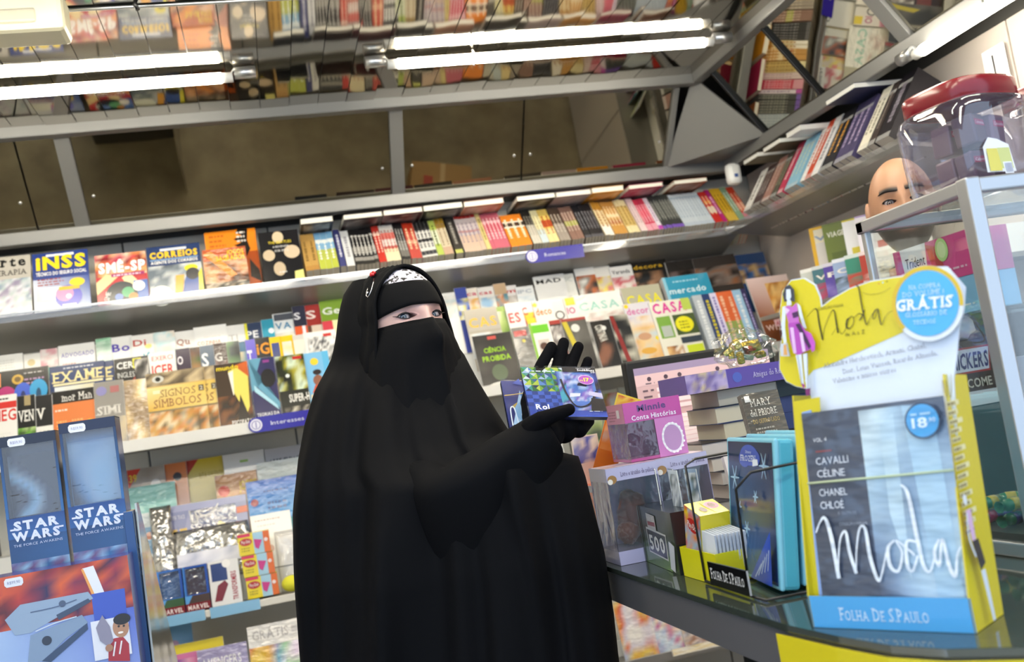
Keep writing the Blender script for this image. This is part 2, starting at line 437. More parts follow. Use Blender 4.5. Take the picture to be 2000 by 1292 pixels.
panels = [(-1.525, -.718), (-.712, -.592), (-.538, .553), (.607, 1.073), (1.079, 1.688)]
for i, (a, b) in enumerate(panels):
    M = frame((0, BO[0] + .012, BO[1]), (1, 0, 0), (0, TO[0] - BO[0], TO[1] - BO[1]))
    L = math.hypot(TO[0] - BO[0], TO[1] - BO[1])
    mb = MB(); mb.box(a, 0, -.008, b, L, -.002, (1, 1, 1, 1)); o = mb.build('mirror_panel', COVEM, cove_b, M); world_child(o, cove_b)
    if b - a > .3:
        for sx in (a + .03, b - .03):
            mb = MB(); mb.sphere((sx, L * .32, 0), .006, (1, 1, 1, 1), 8, 6, (1, 1, .5)); o = mb.build('screw', ALU, cove_b, M); world_child(o, cove_b)
# right cove
for y, wd, mt in ((2.49, .055, GREY), (2.97, .012, BLACK), (3.38, .012, BLACK), (1.2, .055, GREY)):
    world_child(cove_bar((1.96, y, 2.168), (1.762, y, 2.452), (0, -1, 0), wd, 'mullion', cove_r, mtl=mt), cove_r)
for a, b in ((1.23, 2.46), (2.52, 2.964), (2.976, 3.374)):
    M = frame((1.97, 0, 2.166), (0, -1, 0), (-.198, 0, .284)); L = math.hypot(.198, .284)
    mb = MB(); mb.box(-b, 0, -.008, -a, L, -.002, (1, 1, 1, 1)); o = mb.build('mirror_panel', COVEM, cove_r, M); world_child(o, cove_r)
A, B, C_ = Vector((1.762, 3.5, 2.455)), Vector((1.695, 3.757, 2.166)), Vector((1.962, 3.385, 2.166))
n = (C_ - A).cross(B - A).normalized() * .012
mb = MB(); D_ = Vector((1.965, 3.757, 2.166))
mb.face([A, B, C_], (1, 1, 1, 1)); mb.face([C_, B, D_], (1, 1, 1, 1)); mb.face([A + n, C_ + n, B + n], (1, 1, 1, 1)); mb.face([A, A + n, B + n, B]); mb.face([B, B + n, C_ + n, C_]); mb.face([C_, C_ + n, A + n, A])
o = mb.build('corner_panel', GREY, cove_b); world_child(o, cove_b)
# back boards above the shelf: dark band behind the books under the lower rail
# --- shelves on the back wall (one continuous run each)
def shelf(name, label, z, yf, yb, zb, x0, x1, lip_h, lipm, m=SHELFU, th=.014, lip=True, lname='lip'):
    o = empty(name, T((x0 + x1) / 2, yb, zb), label, 'shelf')
    mb = MB(); P = [(yf, z), (yb, zb), (yb, zb + th), (yf, z + th)]
    mb.face([(x0, y, q) for y, q in P], (1, 1, 1, 1)); mb.face([(x1, y, q) for y, q in reversed(P)], (1, 1, 1, 1))
    for (a, b) in ((0, 1), (1, 2), (2, 3), (3, 0)):
        mb.face([(x0, *P[b]), (x0, *P[a]), (x1, *P[a]), (x1, *P[b])], (1, 1, 1, 1))
    q = mb.build('board', m, o); world_child(q, o)
    if lip:
        mb = MB(); mb.box(x0, yf - .006, z - .004, x1, yf, z + lip_h, (1, 1, 1, 1), bev=.0015); q = mb.build(lname, lipm, o); world_child(q, o)
    return o
s1 = shelf('wall_shelf', 'top grey wall shelf carrying the row of paperback spines', 1.848, 3.675, 3.945, 1.768, -1.55, 1.93, .026, ACRYL)
mb = MB(); mb.box(-1.55, 3.668, 1.870, 1.93, 3.676, 1.876, (1, 1, 1, 1)); q = mb.build('lip_edge', ALU, s1); world_child(q, s1)
s2 = shelf('wall_shelf', 'middle wall shelf holding three tiers of magazines', 1.345, 3.545, 3.945, 1.345, -1.55, 2.1, .036, LIPW)
s3 = shelf('wall_shelf', 'lower wall shelf of bagged toys with light blue edge strip', .765, 3.545, 3.945, .765, -1.55, 2.1, .02, LIPW)
s4 = shelf('wall_shelf', 'lowest wall shelf of children magazines near the floor', .30, 3.50, 3.945, .30, -1.55, 2.1, .03, ALU)
sr = empty('wall_shelf', T(2.148, 3.0, 1.83), 'short grey shelf of dark books on the right wall', 'shelf')
mb = MB()
P = [(1.872, 1.848), (2.146, 1.805), (2.146, 1.819), (1.872, 1.862)]
mb.face([(x, 2.47, z) for x, z in reversed(P)], (1, 1, 1, 1)); mb.face([(x, 3.66, z) for x, z in P], (1, 1, 1, 1))
for (a, b) in ((0, 1), (1, 2), (2, 3), (3, 0)): mb.face([(P[a][0], 2.47, P[a][1]), (P[b][0], 2.47, P[b][1]), (P[b][0], 3.66, P[b][1]), (P[a][0], 3.66, P[a][1])], (1, 1, 1, 1))
q = mb.build('board', SHELFU, sr); world_child(q, sr)
mb = MB(); mb.box(1.864, 2.47, 1.845, 1.872, 3.66, 1.876, (1, 1, 1, 1)); q = mb.build('lip', ACRYL, sr); world_child(q, sr)
# --- fluorescent tubes: the visible ones, then unseen fill tubes
def tube_light(p0, p1, label, r=.0165):
    p0 = Vector(p0); p1 = Vector(p1); d = (p1 - p0).normalized()
    o = empty('fluorescent_lamp', T(*p0), label, 'lamp', 'fluorescent tubes under the ceiling')
    mb = MB(); mb.tube([p0 + d * .035, p1 - d * .035], r, 14, (1, 1, 1, 1)); q = mb.build('tube', TUBE, o); world_child(q, o)
    for a, s_ in ((p0, 1), (p1, -1)):
        mb = MB(); mb.tube([a + d * s_ * .0, a + d * s_ * .036], r * .93, 12, (1, 1, 1, 1)); q = mb.build('end_cap', WHITE, o); world_child(q, o)
        mb = MB(); mb.tube([a - d * s_ * .07 + Vector((0, 0, .012)), a - d * s_ * .005 + Vector((0, 0, .012))], .019, 12, (1, 1, 1, 1)); q = mb.build('socket', ALU, o); world_child(q, o)
        c = a + d * s_ * .04
        mb = MB(); mb.tube([a + d * s_ * .006 + Vector((0, 0, 0)), a + d * s_ * .002 + Vector((0, 0, .016)), a - d * s_ * .01 + Vector((0, 0, .03))], .0028, 6, (1, 1, 1, 1)); q = mb.build('wire', WHITE, o); world_child(q, o)
    for t in (.25,):
        c = p0.lerp(p1, t) if (p1 - p0).length > 1.0 else None
        if c is not None:
            mb = MB(); mb.tube([c + d * .004 * 0 + Vector((0, r * 1.25 * math.cos(a), r * 1.25 * math.sin(a))) for a in (math.pi * 2 * k / 14 for k in range(15))] if abs(d.x) > .5 else [c, c + Vector((0, 0, .03))], .003, 6, (1, 1, 1, 1)); q = mb.build('clip', ALU, o); world_child(q, o)
            mb = MB(); mb.tube([c + Vector((0, 0, r)), c + Vector((0, 0, .03))], .003, 6, (1, 1, 1, 1)); q = mb.build('clip', ALU, o); world_child(q, o)
    return o
tube_light((-1.2, 3.075, 2.424), (.02, 3.075, 2.424), 'fluorescent tube under the mirrored ceiling beside the cream emergency lamp')
tube_light((.50, 3.06, 2.424), (1.64, 3.06, 2.424), 'fluorescent tube under the ceiling above the paperback row, middle of picture')
tube_light((1.93, 2.43, 2.10), (1.93, 1.25, 2.10), 'short visible fluorescent tube on the right above the red lidded jars')
tube_light((-.5, 1.2, 2.424), (.7, 1.2, 2.424), 'fluorescent tube under the ceiling near the kiosk opening')  # outside the view, added to light faces and goods from the front
tube_light((-.95, 1.98, 2.424), (.25, 1.98, 2.424), 'fluorescent tube under the ceiling above the customer, left one')  # unseen pair added to brighten the shelf fronts
tube_light((.45, 1.98, 2.424), (1.6, 1.98, 2.424), 'fluorescent tube under the ceiling above the customer, right one')
tube_light((-.9, .62, 2.424), (.3, .62, 2.424), 'fluorescent tube at the very front of the ceiling, left one')  # unseen front pair, added so light reaches under the shelves
tube_light((.45, .62, 2.424), (1.6, .62, 2.424), 'fluorescent tube at the very front of the ceiling, right one')
tube_light((.9, 1.2, 2.424), (1.65, 1.2, 2.424), 'shorter fluorescent tube under the ceiling above the showcase')  # out of view, put in as extra fill
for y_, w_ in ((1.90, 'front twin of the pair above the customer'), (.54, 'front twin of the pair at the very front of the ceiling')):  # unseen twins doubling both added pairs for stronger front light
    tube_light((-.95, y_, 2.424), (.25, y_, 2.424), 'fluorescent tube, left ' + w_); tube_light((.45, y_, 2.424), (1.6, y_, 2.424), 'fluorescent tube, right ' + w_)
# --- cream emergency lamp and small black clip under the ceiling
em = empty('emergency_lamp', T(-.62, 2.5, CEIL), 'cream plastic emergency lamp box fixed to the ceiling', 'lamp')
mb = MB(); mb.box(-.24, -.02, -.108, .262, .09, -.002, (1, 1, 1, 1), bev=.014); mb.build('housing', CREAM, em)
mb = MB(); mb.box(-.22, -.03, -.090, .20, -.018, -.055, (1, 1, 1, 1), bev=.005); mb.build('lens', ACRYL, em)
bc = empty('cable_clip', T(-.19, 2.53, CEIL), 'small black cable clip hanging from the mirrored ceiling', 'clip')
mb = MB(); mb.box(-.012, -.008, -.02, .012, .008, 0, (1, 1, 1, 1), bev=.003); mb.build('base', BLACK, bc)
mb = MB(); mb.tube([(0, 0, -.015), (-.006, 0, -.035), (.0, 0, -.05)], .006, 6, (1, 1, 1, 1)); mb.build('hook', BLACK, bc)
# ------------------------------------------------------------------ magazines and books on the back wall
class Row:
    def __init__(s, y, z, lean):
        s.y = y; s.z = z; s.used = []; s.vk = 1.0; a = math.radians(lean); s.up = Vector((0, math.sin(a), math.cos(a))); s.n = Vector((0, -math.cos(a), math.sin(a)))
    def hit(s, px, py): return onplane(px, py, (0, s.y, s.z), s.n)
    def span(s, xl, yt, xr):
        a = s.hit(xl, yt); b = s.hit(xr, yt - (xr - xl) * .145)
        return a.x, b.x, (a - Vector((a.x, s.y, s.z))).dot(s.up)
R1 = Row(3.692, 1.868, 17); R1k = Row(3.725, 1.868, 17)
R2a = Row(3.572, 1.366, 19); R2b = Row(3.655, 1.442, 19); R2c = Row(3.745, 1.522, 15)
R3a = Row(3.572, .786, 9); R3b = Row(3.655, .87, 14); R3c = Row(3.735, .97, 14); R3d = Row(3.81, 1.06, 10)
R2b.vk = .8; R2c.vk = .5
R4a = Row(3.53, .316, 14); R4b = Row(3.63, .38, 14)
for nm, sh, y, z0, z1 in (('riser', s2, 3.652, 1.36, 1.438), ('riser', s2, 3.742, 1.438, 1.518), ('riser', s3, 3.652, .78, .866), ('riser', s3, 3.732, .866, .966), ('riser', s3, 3.806, .966, 1.056), ('riser', s4, 3.627, .315, .376)):
    mb = MB(); mb.box(-1.55, y, z0, 2.1, 3.944, z1, (1, 1, 1, 1)); q = mb.build(nm, WHITE, sh); world_child(q, sh)

def draw(P, items):
    for it in items:
        k = it[0]
        if k == 'r': P.rect(*it[1:])
        elif k == 'g': P.grad(*it[1:])
        elif k == 'p': P.photo(*it[1:])
        elif k == 'c': P.circ(*it[1:])
        elif k == 'o': P.ring(*it[1:])
        elif k == 'y': P.poly(*it[1:])
        elif k == 'l': P.lines(*it[1:])
        elif k == 's': P.stroke(*it[1:])
        elif k == 't':
            kw = it[7] if len(it) > 7 else {}
            P.text(it[1], it[2], it[3], it[4], it[5], it[6] if len(it) > 6 else None, **kw)
Bd = {'off': .02}
def Q(bg, title=None, tc='#ffffff', pal=None, th=.13, tw=.84, tv=.83, seed=1, ex=(), serif=False, pv=(.03, .78)):
    L = [('r', 0, 0, 1, 1, bg)]
    if pal: L.append(('p', .0, pv[0] - .03, 1, pv[1], pal, seed, 7, 8, 2.6))
    if title: L.append(('t', title, .07, tv, th, tc, tw, {'off': .022, 'serif': serif}))
    return L + list(ex)
def magazine(row, xl, yt, xr, items, label, cover='#dddddd', t=.007, cat='magazine', name='magazine', group='magazines on the wall shelves', mtl=None, dy=0.0, roll=0.0, spine=None):
    xa, xb, h = row.span(xl, yt, xr)
    w = xb - xa; lv = dy
    while any(xa < q - .0004 and xb > p + .0004 and abs(lv - l) < max(t, t2) + .0025 for p, q, l, t2 in row.used): lv += .001
    row.used.append((xa, xb, lv, t))
    M = frame((0.5 * (xa + xb), row.y + lv, row.z), (1, 0, 0), row.up) @ RZ(roll)
    o = paper_block(w, h, t, cover, spine).build(name, PRINT, None, M, label, cat, group)
    vk = row.vk; y0 = h * (1 - vk)          # lower part of a tiered cover is plain, the design sits where it shows
    P = Print(w - .0008, h * vk - .0008); P.p = (lambda u, v, P=P: ((u - 0.5) * P.w, v * P.h + .0004 + y0, P.z))
    if vk < 1: P.rect(0, -(1 - vk) / vk, 1, 0, items[0][5])
    draw(P, items)
    P.put('cover', mtl or GLOSSP, o)
    return o
WARM = ['#5a3a22', '#b97a3c', '#e8c890', '#8a4a2a']; GREYS = ['#3a3a3c', '#77777a', '#c9c9c8', '#efefee']; PALE = ['#d8d5d0', '#f2f1ee', '#c3d3d6', '#eadfd2']
FOOD = ['#7a4a28', '#d8a24a', '#f0e2c8', '#b23b2a', '#7f9a3c']; BLUES = ['#16264f', '#2f5fa8', '#8fc0e0', '#e4eef5']; GREENS = ['#26401e', '#6d8f35', '#bcd07a', '#eef2dc']; DARKS = ['#0d0d0f', '#252426', '#4d4946', '#8c8780']; PINKS = ['#e6d6dc', '#d98fb0', '#f6eef2', '#a85a80']
G1 = 'face-out titles on the top shelf'
magazine(R1, -50, 508, 58, [('r', 0, 0, 1, 1, '#b8b3aa'), ('p', 0, 0, 1, .62, ['#7f93a6', '#c7cbd2', '#a9b9ba', '#dcd9e4', '#8d86a0'], 3, 14, 12, 5), ('t', 'arte', .3, .83, .16, '#16161a', .62, {'serif': True, 'off': .03}), ('t', 'TERAPIA', .3, .68, .09, '#2a2a2c', .64, {'serif': True})], 'grey and pale blue art therapy magazine at left end of top shelf', '#b8b3aa', group=G1)
magazine(R1, 62, 497, 170, [('r', 0, 0, 1, 1, '#203a86'), ('g', 0, 0, 1, .55, '#d9dde2', '#8fa0c8', '#2c4a98', '#c8cfe4'), ('r', .25, .93, .75, .97, '#e8ecf5'), ('t', 'iNSS', .06, .72, .22, '#f2d31c', .9, {'off': .045, 'shadow': '#1a2450'}), ('t', 'TÉCNICO DO SEGURO SOCIAL', .06, .61, .06, '#ffffff', .9, Bd), ('l', .08, .53, .55, 3, .045, '#9a4a4a'), ('c', .78, .45, .14, '#e8c81e', .09), ('g', .05, .18, .5, .4, '#cfd2c4', '#f5f5ee', '#ffffff', '#e0e2dc'), ('c', .62, .22, .24, '#5a5ac0'), ('c', .55, .27, .16, '#c88ab8'), ('r', .45, .33, .82, .39, '#d8b028'), ('c', .62, .22, .05, '#dcdcec'), ('r', .5, .05, .75, .09, '#e8e8f2')], 'dark blue exam guide with yellow title and purple disc on top shelf', '#203a86', group=G1)
magazine(R1, 184, 500, 283, [('r', 0, 0, 1, 1, '#b92a34'), ('p', 0, .55, 1, 1, ['#7a1420', '#c8384a', '#e89a50', '#f3d9c0', '#b02448'], 5, 8, 5, 3), ('y', [(0, .2), (.45, .55), (.2, .6), (0, .45)], '#e8cf9a'), ('y', [(.5, .5), (.75, .1), (.9, .3), (.65, .6)], '#ecd9a8'), ('r', .72, 0, 1, .42, '#3f66b0'), ('t', 'SMÊ-SP', .06, .63, .2, '#ffffff', .92, {'off': .05, 'shadow': '#6a1020'}), ('r', .3, .53, .95, .59, '#9a1f6a'), ('l', .34, .545, .92, 1, .05, '#f0d8e8'), ('c', .48, .16, .31, '#1c2a34'), ('c', .6, .2, .12, '#3f9a6a'), ('c', .42, .12, .08, '#5a7ac0'), ('c', .7, .1, .09, '#b0722a'), ('t', 'SME', .22, .06, .09, '#e8e8e8', .2, {'rot': 1.3}), ('c', .82, .3, .12, '#f0eeee')], 'red exam guide with white letters and black disc on top shelf', '#b92a34', group=G1)
magazine(R1, 285, 484, 388, [('r', 0, 0, 1, 1, '#1d3566'), ('p', 0, 0, 1, .62, ['#3c4654', '#8a97a2', '#d8dcdc', '#5c6a78'], 8, 9, 7, 3.5), ('r', .25, .9, .75, .95, '#cfd6e4'), ('t', 'CORREIOS', .05, .77, .12, '#f0c62a', .9, {'off': .05}), ('r', .05, .72, .95, .745, '#7fa0cc'), ('t', 'AGENTE DOS CORREIOS', .06, .655, .055, '#ffffff', .88, Bd), ('c', .8, .52, .13, '#e4d321', .075), ('y', [(.45, .0), (.6, 0), (.66, .4), (.5, .4)], '#e0a03a'), ('y', [(.58, 0), (1, 0), (1, .42), (.7, .4)], '#2a4f9c'), ('c', .82, .4, .13, '#23242c'), ('y', [(.9, 0), (1, 0), (1, .5), (.93, .4)], '#d8d23a'), ('c', .2, .04, .22, '#dfe4dc')], 'navy exam guide with yellow lettering beside the orange book', '#1d3566', group=G1)
magazine(R1k, 398, 455, 497, [('r', 0, 0, 1, 1, '#b4501a'), ('r', 0, .62, 1, 1, '#f08c1e'), ('y', [(.5, .45), (.62, .64), (.72, .68), (.55, .74), (.7, .78), (.55, .84), (.72, .9), (.6, .95), (.66, 1), (.85, 1), (.82, .8), (.86, .66), (.78, .55)], '#1c1512'), ('y', [(.8, .2), (1, .1), (.98, .3), (.82, .5)], '#241812'), ('l', .62, .93, .8, 3, .07, '#e8e0d8'), ('l', .08, .9, .4, 3, .08, '#c8681a')], 'bright orange book with black jagged profile behind the brown wrapped one', '#e8841e', t=.02, cat='book', name='book', group=G1)
magazine(R1, 394, 489, 478, [('r', 0, 0, 1, 1, '#b8562a'), ('p', 0, 0, 1, .72, ['#4a3024', '#b0683a', '#e0b090', '#d89a60', '#8a4a30'], 6, 9, 9, 2.2), ('y', [(0, .9), (.6, .3), (.75, .35), (.2, .95)], '#e08a34'), ('p', 0, 0, 1, .2, ['#2c2a28', '#6a5a4a', '#c8b8a0', '#4a4440'], 4, 10, 4, 4), ('t', 'JOGOS', .55, .84, .11, '#f2d21e', .4, Bd), ('t', 'SAGRADOS', .3, .7, .12, '#f2d21e', .66, Bd)], 'film-wrapped orange-brown book with yellow title on top shelf', '#b8562a', t=.012, cat='book', name='book', group=G1, mtl=WRAPP)
magazine(R1, 503, 455, 580, [('r', 0, 0, 1, 1, '#1b1b1f'), ('c', .48, .88, .14, '#d9c4a4', .17), ('c', .2, .55, .15, '#cbb89c', .16), ('c', .78, .58, .2, '#d6c0a4', .19), ('c', .42, .28, .15, '#c8b498', .2), ('t', 'THE BEATLES', .22, .76, .05, '#d8c23a', .58, Bd), ('t', 'A BIOGRAFIA', .32, .68, .04, '#e8e8e8', .4), ('t', 'BOB SPITZ', .36, .6, .04, '#e8e8e8', .34), ('y', [(.76, .03), (1, .03), (1, .22), (.78, .2)], '#e2dc8a'), ('l', .4, .2, .6, 1, .05, '#dddddd')], 'black biography with four pale portraits at the end of the paperback row', '#1b1b1f', t=.035, cat='book', name='book', group=G1)

# ---- spine-out paperbacks on the top shelf
RB = Row(3.69, 1.905, 38)
ORD = ['leftmost', 'second from left', 'third from left', 'fourth from left', 'fifth from left', 'sixth from left', 'seventh from left', 'eighth from left', 'ninth from left']
NUM = ['', 'single', 'two', 'three', 'four', 'five', 'six', 'seven', 'eight', 'nine', 'ten']
def book_mesh(t, h, d, cover, bands, rnd, page='#b8ae9c', name='book'):
    mb = MB(); c = min(.0009, t * .12)
    mb.box(-t / 2, 0, -d, t / 2, h, 0, cover, cols={'d': page, 'f': page, 'b': page})
    for s_ in (-1, 1):
        mb.box(s_ * t / 2 - c * .5, -.0008, -d - .001, s_ * t / 2 + c * .5, h + .0008, .0002, cover)
    P = MB(); z = .0005
    for i, (v0, v1, col) in enumerate(bands):
        P.face([(-t / 2, v0 * h, z), (t / 2, v0 * h, z), (t / 2, v1 * h, z), (-t / 2, v1 * h, z)], col); z += .0002
    return mb.mesh(name, PRINT), (P, z)
def spine_text(P, z, t, h, col, rnd, v0=.25, v1=.8):
    v = v0 * h
    while v < v1 * h:
        l = rnd.uniform(.005, .014); ww = t * rnd.uniform(.28, .42)
        P.face([(-ww / 2, v, z), (ww / 2, v, z), (ww / 2, v + l, z), (-ww / 2, v + l, z)], col); v += l + rnd.uniform(.0015, .006)
RUNS = [  # top px x0, x1, count, cover, bands, text colour, words for the label
 (582, 608, 2, '#c49c58', [(.0, .12, '#b88a48')], '#8a6a34', 'tan paperback'),
 (609, 644, 3, '#d9dcdc', [(.0, .52, '#b9c24c'), (.52, 1, '#7fb2d8'), (.7, .8, '#e8eef0')], '#f0f2ee', 'lime and sky blue paperback'),
 (646, 658, 1, '#3b3f78', [], '#d8d8e6', 'indigo paperback'),
 (659, 674, 1, '#dfe0e2', [], '#9a9aa4', 'plain white paperback'),
 (676, 719, 6, '#1c1b1d', [(.1, .5, '#9a9792'), (.2, .3, '#2a2a2c'), (.78, .84, '#8a8884')], '#d6d4d0', 'black and grey paperback'),
 (720, 733, 2, '#c83a30', [(.72, .8, '#e8c0b0')], '#f2d8c8', 'red paperback beside the black spines'),
 (734, 760, 4, '#e6e2dc', [(.0, .34, '#e8dcb8'), (.34, .4, '#c05048'), (.6, .78, '#d07068')], '#b84840', 'white paperback with red lettering'),
 (762, 778, 3, '#232224', [(.08, .5, '#7d7a74')], '#c8c6c2', 'slim black and silver paperback'),
 (779, 799, 2, '#c6544a', [(.72, 1, '#c43a22'), (.4, .5, '#e0a088')], '#eed8b0', 'red paperback with vermilion top'),
 (800, 828, 4, '#e0dfda', [(.74, 1, '#1c1c1e'), (.42, .5, '#26262a'), (.05, .16, '#34363e')], '#3a3a3e', 'white and black striped paperback'),
 (829, 840, 1, '#b6c860', [(.3, .7, '#e2e6cc')], '#5a6a2a', 'lime green paperback'),
 (841, 858, 2, '#d8cbb0', [(.72, 1, '#a8822a'), (0, .2, '#c8a890')], '#9a8468', 'beige paperback with ochre top'),
 (862, 876, 1, '#3a3634', [(.0, .1, '#c0c46a')], '#a8a49c', 'charcoal paperback'),
 (879, 919, 5, '#c9c0c2', [(.92, 1, '#b83a34'), (.52, .58, '#b88a88'), (.0, .45, '#d2b8a4')], '#8a7c90', 'lilac-grey paperback with red cap'),
 (920, 928, 1, '#d9c98a', [], '#8a7a3a', 'straw yellow paperback'),
 (929, 963, 5, '#c8687a', [(.45, .7, '#c04a5e'), (.7, .78, '#e0a8b0')], '#f0d0d4', 'rose pink paperback'),
 (965, 1004, 3, '#ee8a2a', [(.58, .78, '#f0ece4'), (.62, .74, '#26221e')], '#fbe8cc', 'vivid orange paperback'),
 (1006, 1022, 3, '#2a2826', [(.0, .55, '#cfcabc')], '#8e887c', 'black-topped cream paperback'),
 (1023, 1036, 2, '#e6dfb4', [(.0, .4, '#c4d2da')], '#a89a6a', 'pale cream paperback'),
 (1037, 1055, 2, '#e4c66a', [(.45, .66, '#b8442a'), (.0, .4, '#e8d49a')], '#a85a2a', 'yellow paperback with red block'),
 (1056, 1076, 3, '#54443a', [(.0, .5, '#a0968c')], '#c8bcae', 'brown paperback'),
 (1078, 1101, 4, '#8c6c60', [(.4, .55, '#a8b04a')], '#d2bcae', 'mauve-brown paperback'),
 (1103, 1138, 6, '#26262a', [(.0, .08, '#5a5a60')], '#8a8a90', 'matt black paperback'),
 (1140, 1157, 2, '#e2d2a8', [(.75, 1, '#d09a3a'), (.0, .3, '#f0ece2')], '#a8763a', 'cream and amber paperback'),
 (1158, 1182, 4, '#c8964e', [(.3, .42, '#a85a22'), (.5, .6, '#ecd8ac')], '#f2e2bc', 'caramel paperback'),
 (1184, 1205, 3, '#e2d6a8', [(.2, .8, '#cbb06a')], '#8a6a32', 'ivory and gold paperback'),
 (1207, 1219, 2, '#e0cccc', [], '#b89a9e', 'pale blush paperback'),
 (1220, 1239, 4, '#c83a56', [(.4, .64, '#d83052'), (.0, .2, '#e0a0b0')], '#f4c8d2', 'crimson paperback'),
 (1240, 1248, 1, '#e4dbe6', [(.0, .12, '#c04ab0')], '#a890b0', 'white-lilac paperback'),
 (1249, 1287, 7, '#3c3f3e', [(.0, .09, '#7a5ab8'), (.3, .8, '#5e615c')], '#9ea09a', 'dark grey-green paperback'),
 (1288, 1343, 10, '#c8d2da', [(.0, .1, '#b8c4d2'), (.86, .9, '#9ab0c4')], '#a2b4c4', 'silvery blue paperback'),
 (1345, 1358, 2, '#c8322c', [(.3, .5, '#e8dcc8'), (.6, .7, '#e08a2a')], '#f0d8b0', 'scarlet magazine spine'),
 (1359, 1367, 1, '#b02a78', [], '#f0c0dc', 'magenta paperback'),
 (1369, 1388, 3, '#cfa62e', [(.0, .3, '#d8b850')], '#7a5e1a', 'mustard yellow paperback'),
 (1389, 1399, 2, '#8aa88c', [], '#e0e8d8', 'sage green paperback'),
 (1400, 1413, 2, '#d2482e', [(.3, .5, '#e8a08a'), (.0, .2, '#d88a9a')], '#f6dcb8', 'tomato red paperback')]
rb = random.Random(11)
for x0, x1, n, cover, bands, tc, words in RUNS:
    def topy(x): return 445 - (x - 590) * .127
    a = RB.hit(x0, topy(x0)).x; b = RB.hit(x1, topy(x1)).x
    t = (b - a) / n * .97; h = rb.uniform(.2, .218)
    if 'orange' in words: h = .19
    me, (P, z) = book_mesh(t, h, .135, cover, bands, rb)
    spine_text(P, z, t, h, tc, rb)
    pme = P.mesh('spine_print', PRINT)
    for k in range(n):
        x = a + (b - a) * (k + .5) / n
        M = frame((x, RB.y, RB.z), (1, 0, 0), RB.up) @ T(0, 0, rb.uniform(-.003, .001))
        lab = f'{words} on top shelf' if n == 1 else f'{words} on top shelf, ' + (('left' if k == 0 else 'right') + ' of its pair' if n == 2 else (ORD[k] if k < n - 1 else 'rightmost') + f' of {NUM[n]} alike')
        o = inst('book', me, None, M, lab, 'book', 'paperbacks spine-out on the top shelf')
        inst('spine_print', pme, o)
# books lying flat on top of the row
FLAT = [(584, 648, '#2a2e3a', 'slate blue'), (668, 744, '#3a2a2c', 'maroon-black'), (746, 822, '#5a3038', 'wine red'), (824, 900, '#2c2624', 'dark brown'), (903, 980, '#b07a60', 'copper pink'), (1006, 1080, '#3a302a', 'umber'), (1082, 1150, '#b8a4a8', 'grey-pink'), (1152, 1214, '#d8962a', 'golden orange'), (1224, 1290, '#b02a58', 'raspberry'), (1312, 1376, '#9a5a34', 'russet')]
for x0, x1, cv, cw in FLAT:
    y = 452 - (x0 - 590) * .127 - 36
    a = atY(x0, y, 3.70); b = atY(x1, y - (x1 - x0) * .12, 3.70)
    w = b.x - a.x; th = rb.uniform(.016, .024)
    mb = MB(); mb.box(-w / 2, 0, 0, w / 2, .2, .0014, cv); mb.box(-w / 2, 0, th - .0014, w / 2, .2, th, cv); mb.box(-w / 2 + .002, .002, .0014, w / 2 - .002, .198, th - .0014, '#e9e6da'); mb.box(-w / 2, .198, .0014, w / 2, .2, th - .0014, cv)
    o = mb.build('book', PRINT, None, T((a.x + b.x) / 2, 3.702, 2.0815) @ RZ(rb.uniform(-2, 2)) @ RX(-2), f'{cw} book lying flat on top of the paperback row', 'book', 'books lying flat above the paperback row')
    P = Print(w * .8, .16); P.photo(0, 0, 1, 1, [cv, mixc(cv, '#ffffff', .35), mixc(cv, '#000000', .3)], len(cw), 5, 5, 3); P.put('cover_art', PRINT, o, T(0, .02, -.0003) @ RX(180) @ T(0, -.16, 0))

# ---- right wall shelf: books leaning towards the wall
RUNR = [(1447, 1460, 1, '#e2e0dc', .19, '#a8a6a0', 'white paperback'), (1461, 1479, 3, '#4a3a38', .19, '#b8a8a0', 'dark brown paperback'), (1481, 1497, 2, '#9a7268', .2, '#d8c0b4', 'dusty rose paperback'), (1499, 1511, 2, '#4e4c40', .2, '#b0aa90', 'olive grey paperback'), (1513, 1524, 1, '#b83a58', .23, '#f0c8d0', 'cherry pink hardback'), (1528, 1553, 3, '#86b4cc', .22, '#e0ecd8', 'light blue paperback'), (1559, 1567, 1, '#e8e6e4', .245, '#c04030', 'tall white book'), (1568, 1579, 1, '#c04a30', .245, '#f4e4dc', 'tall red book'), (1580, 1594, 1, '#d6d6d8', .245, '#a0a0a8', 'tall pale grey book'), (1597, 1622, 2, '#26262c', .24, '#d8a04a', 'tall black book with amber lettering'), (1625, 1662, 3, '#4a4468', .24, '#b8a8cc', 'tall violet book'), (1672, 1690, 2, '#dcd8c8', .24, '#8a8678', 'tall ivory book'), (1692, 1706, 1, '#3a3230', .24, '#8a8078', 'tall dark brown book'), (1708, 1736, 1, '#1f1c22', .25, '#8a8490', 'thick black book at the shelf end')]
ar = math.radians(36); upr = Vector((math.sin(ar), 0, math.cos(ar))); nr = Vector((-math.cos(ar), 0, math.sin(ar)))
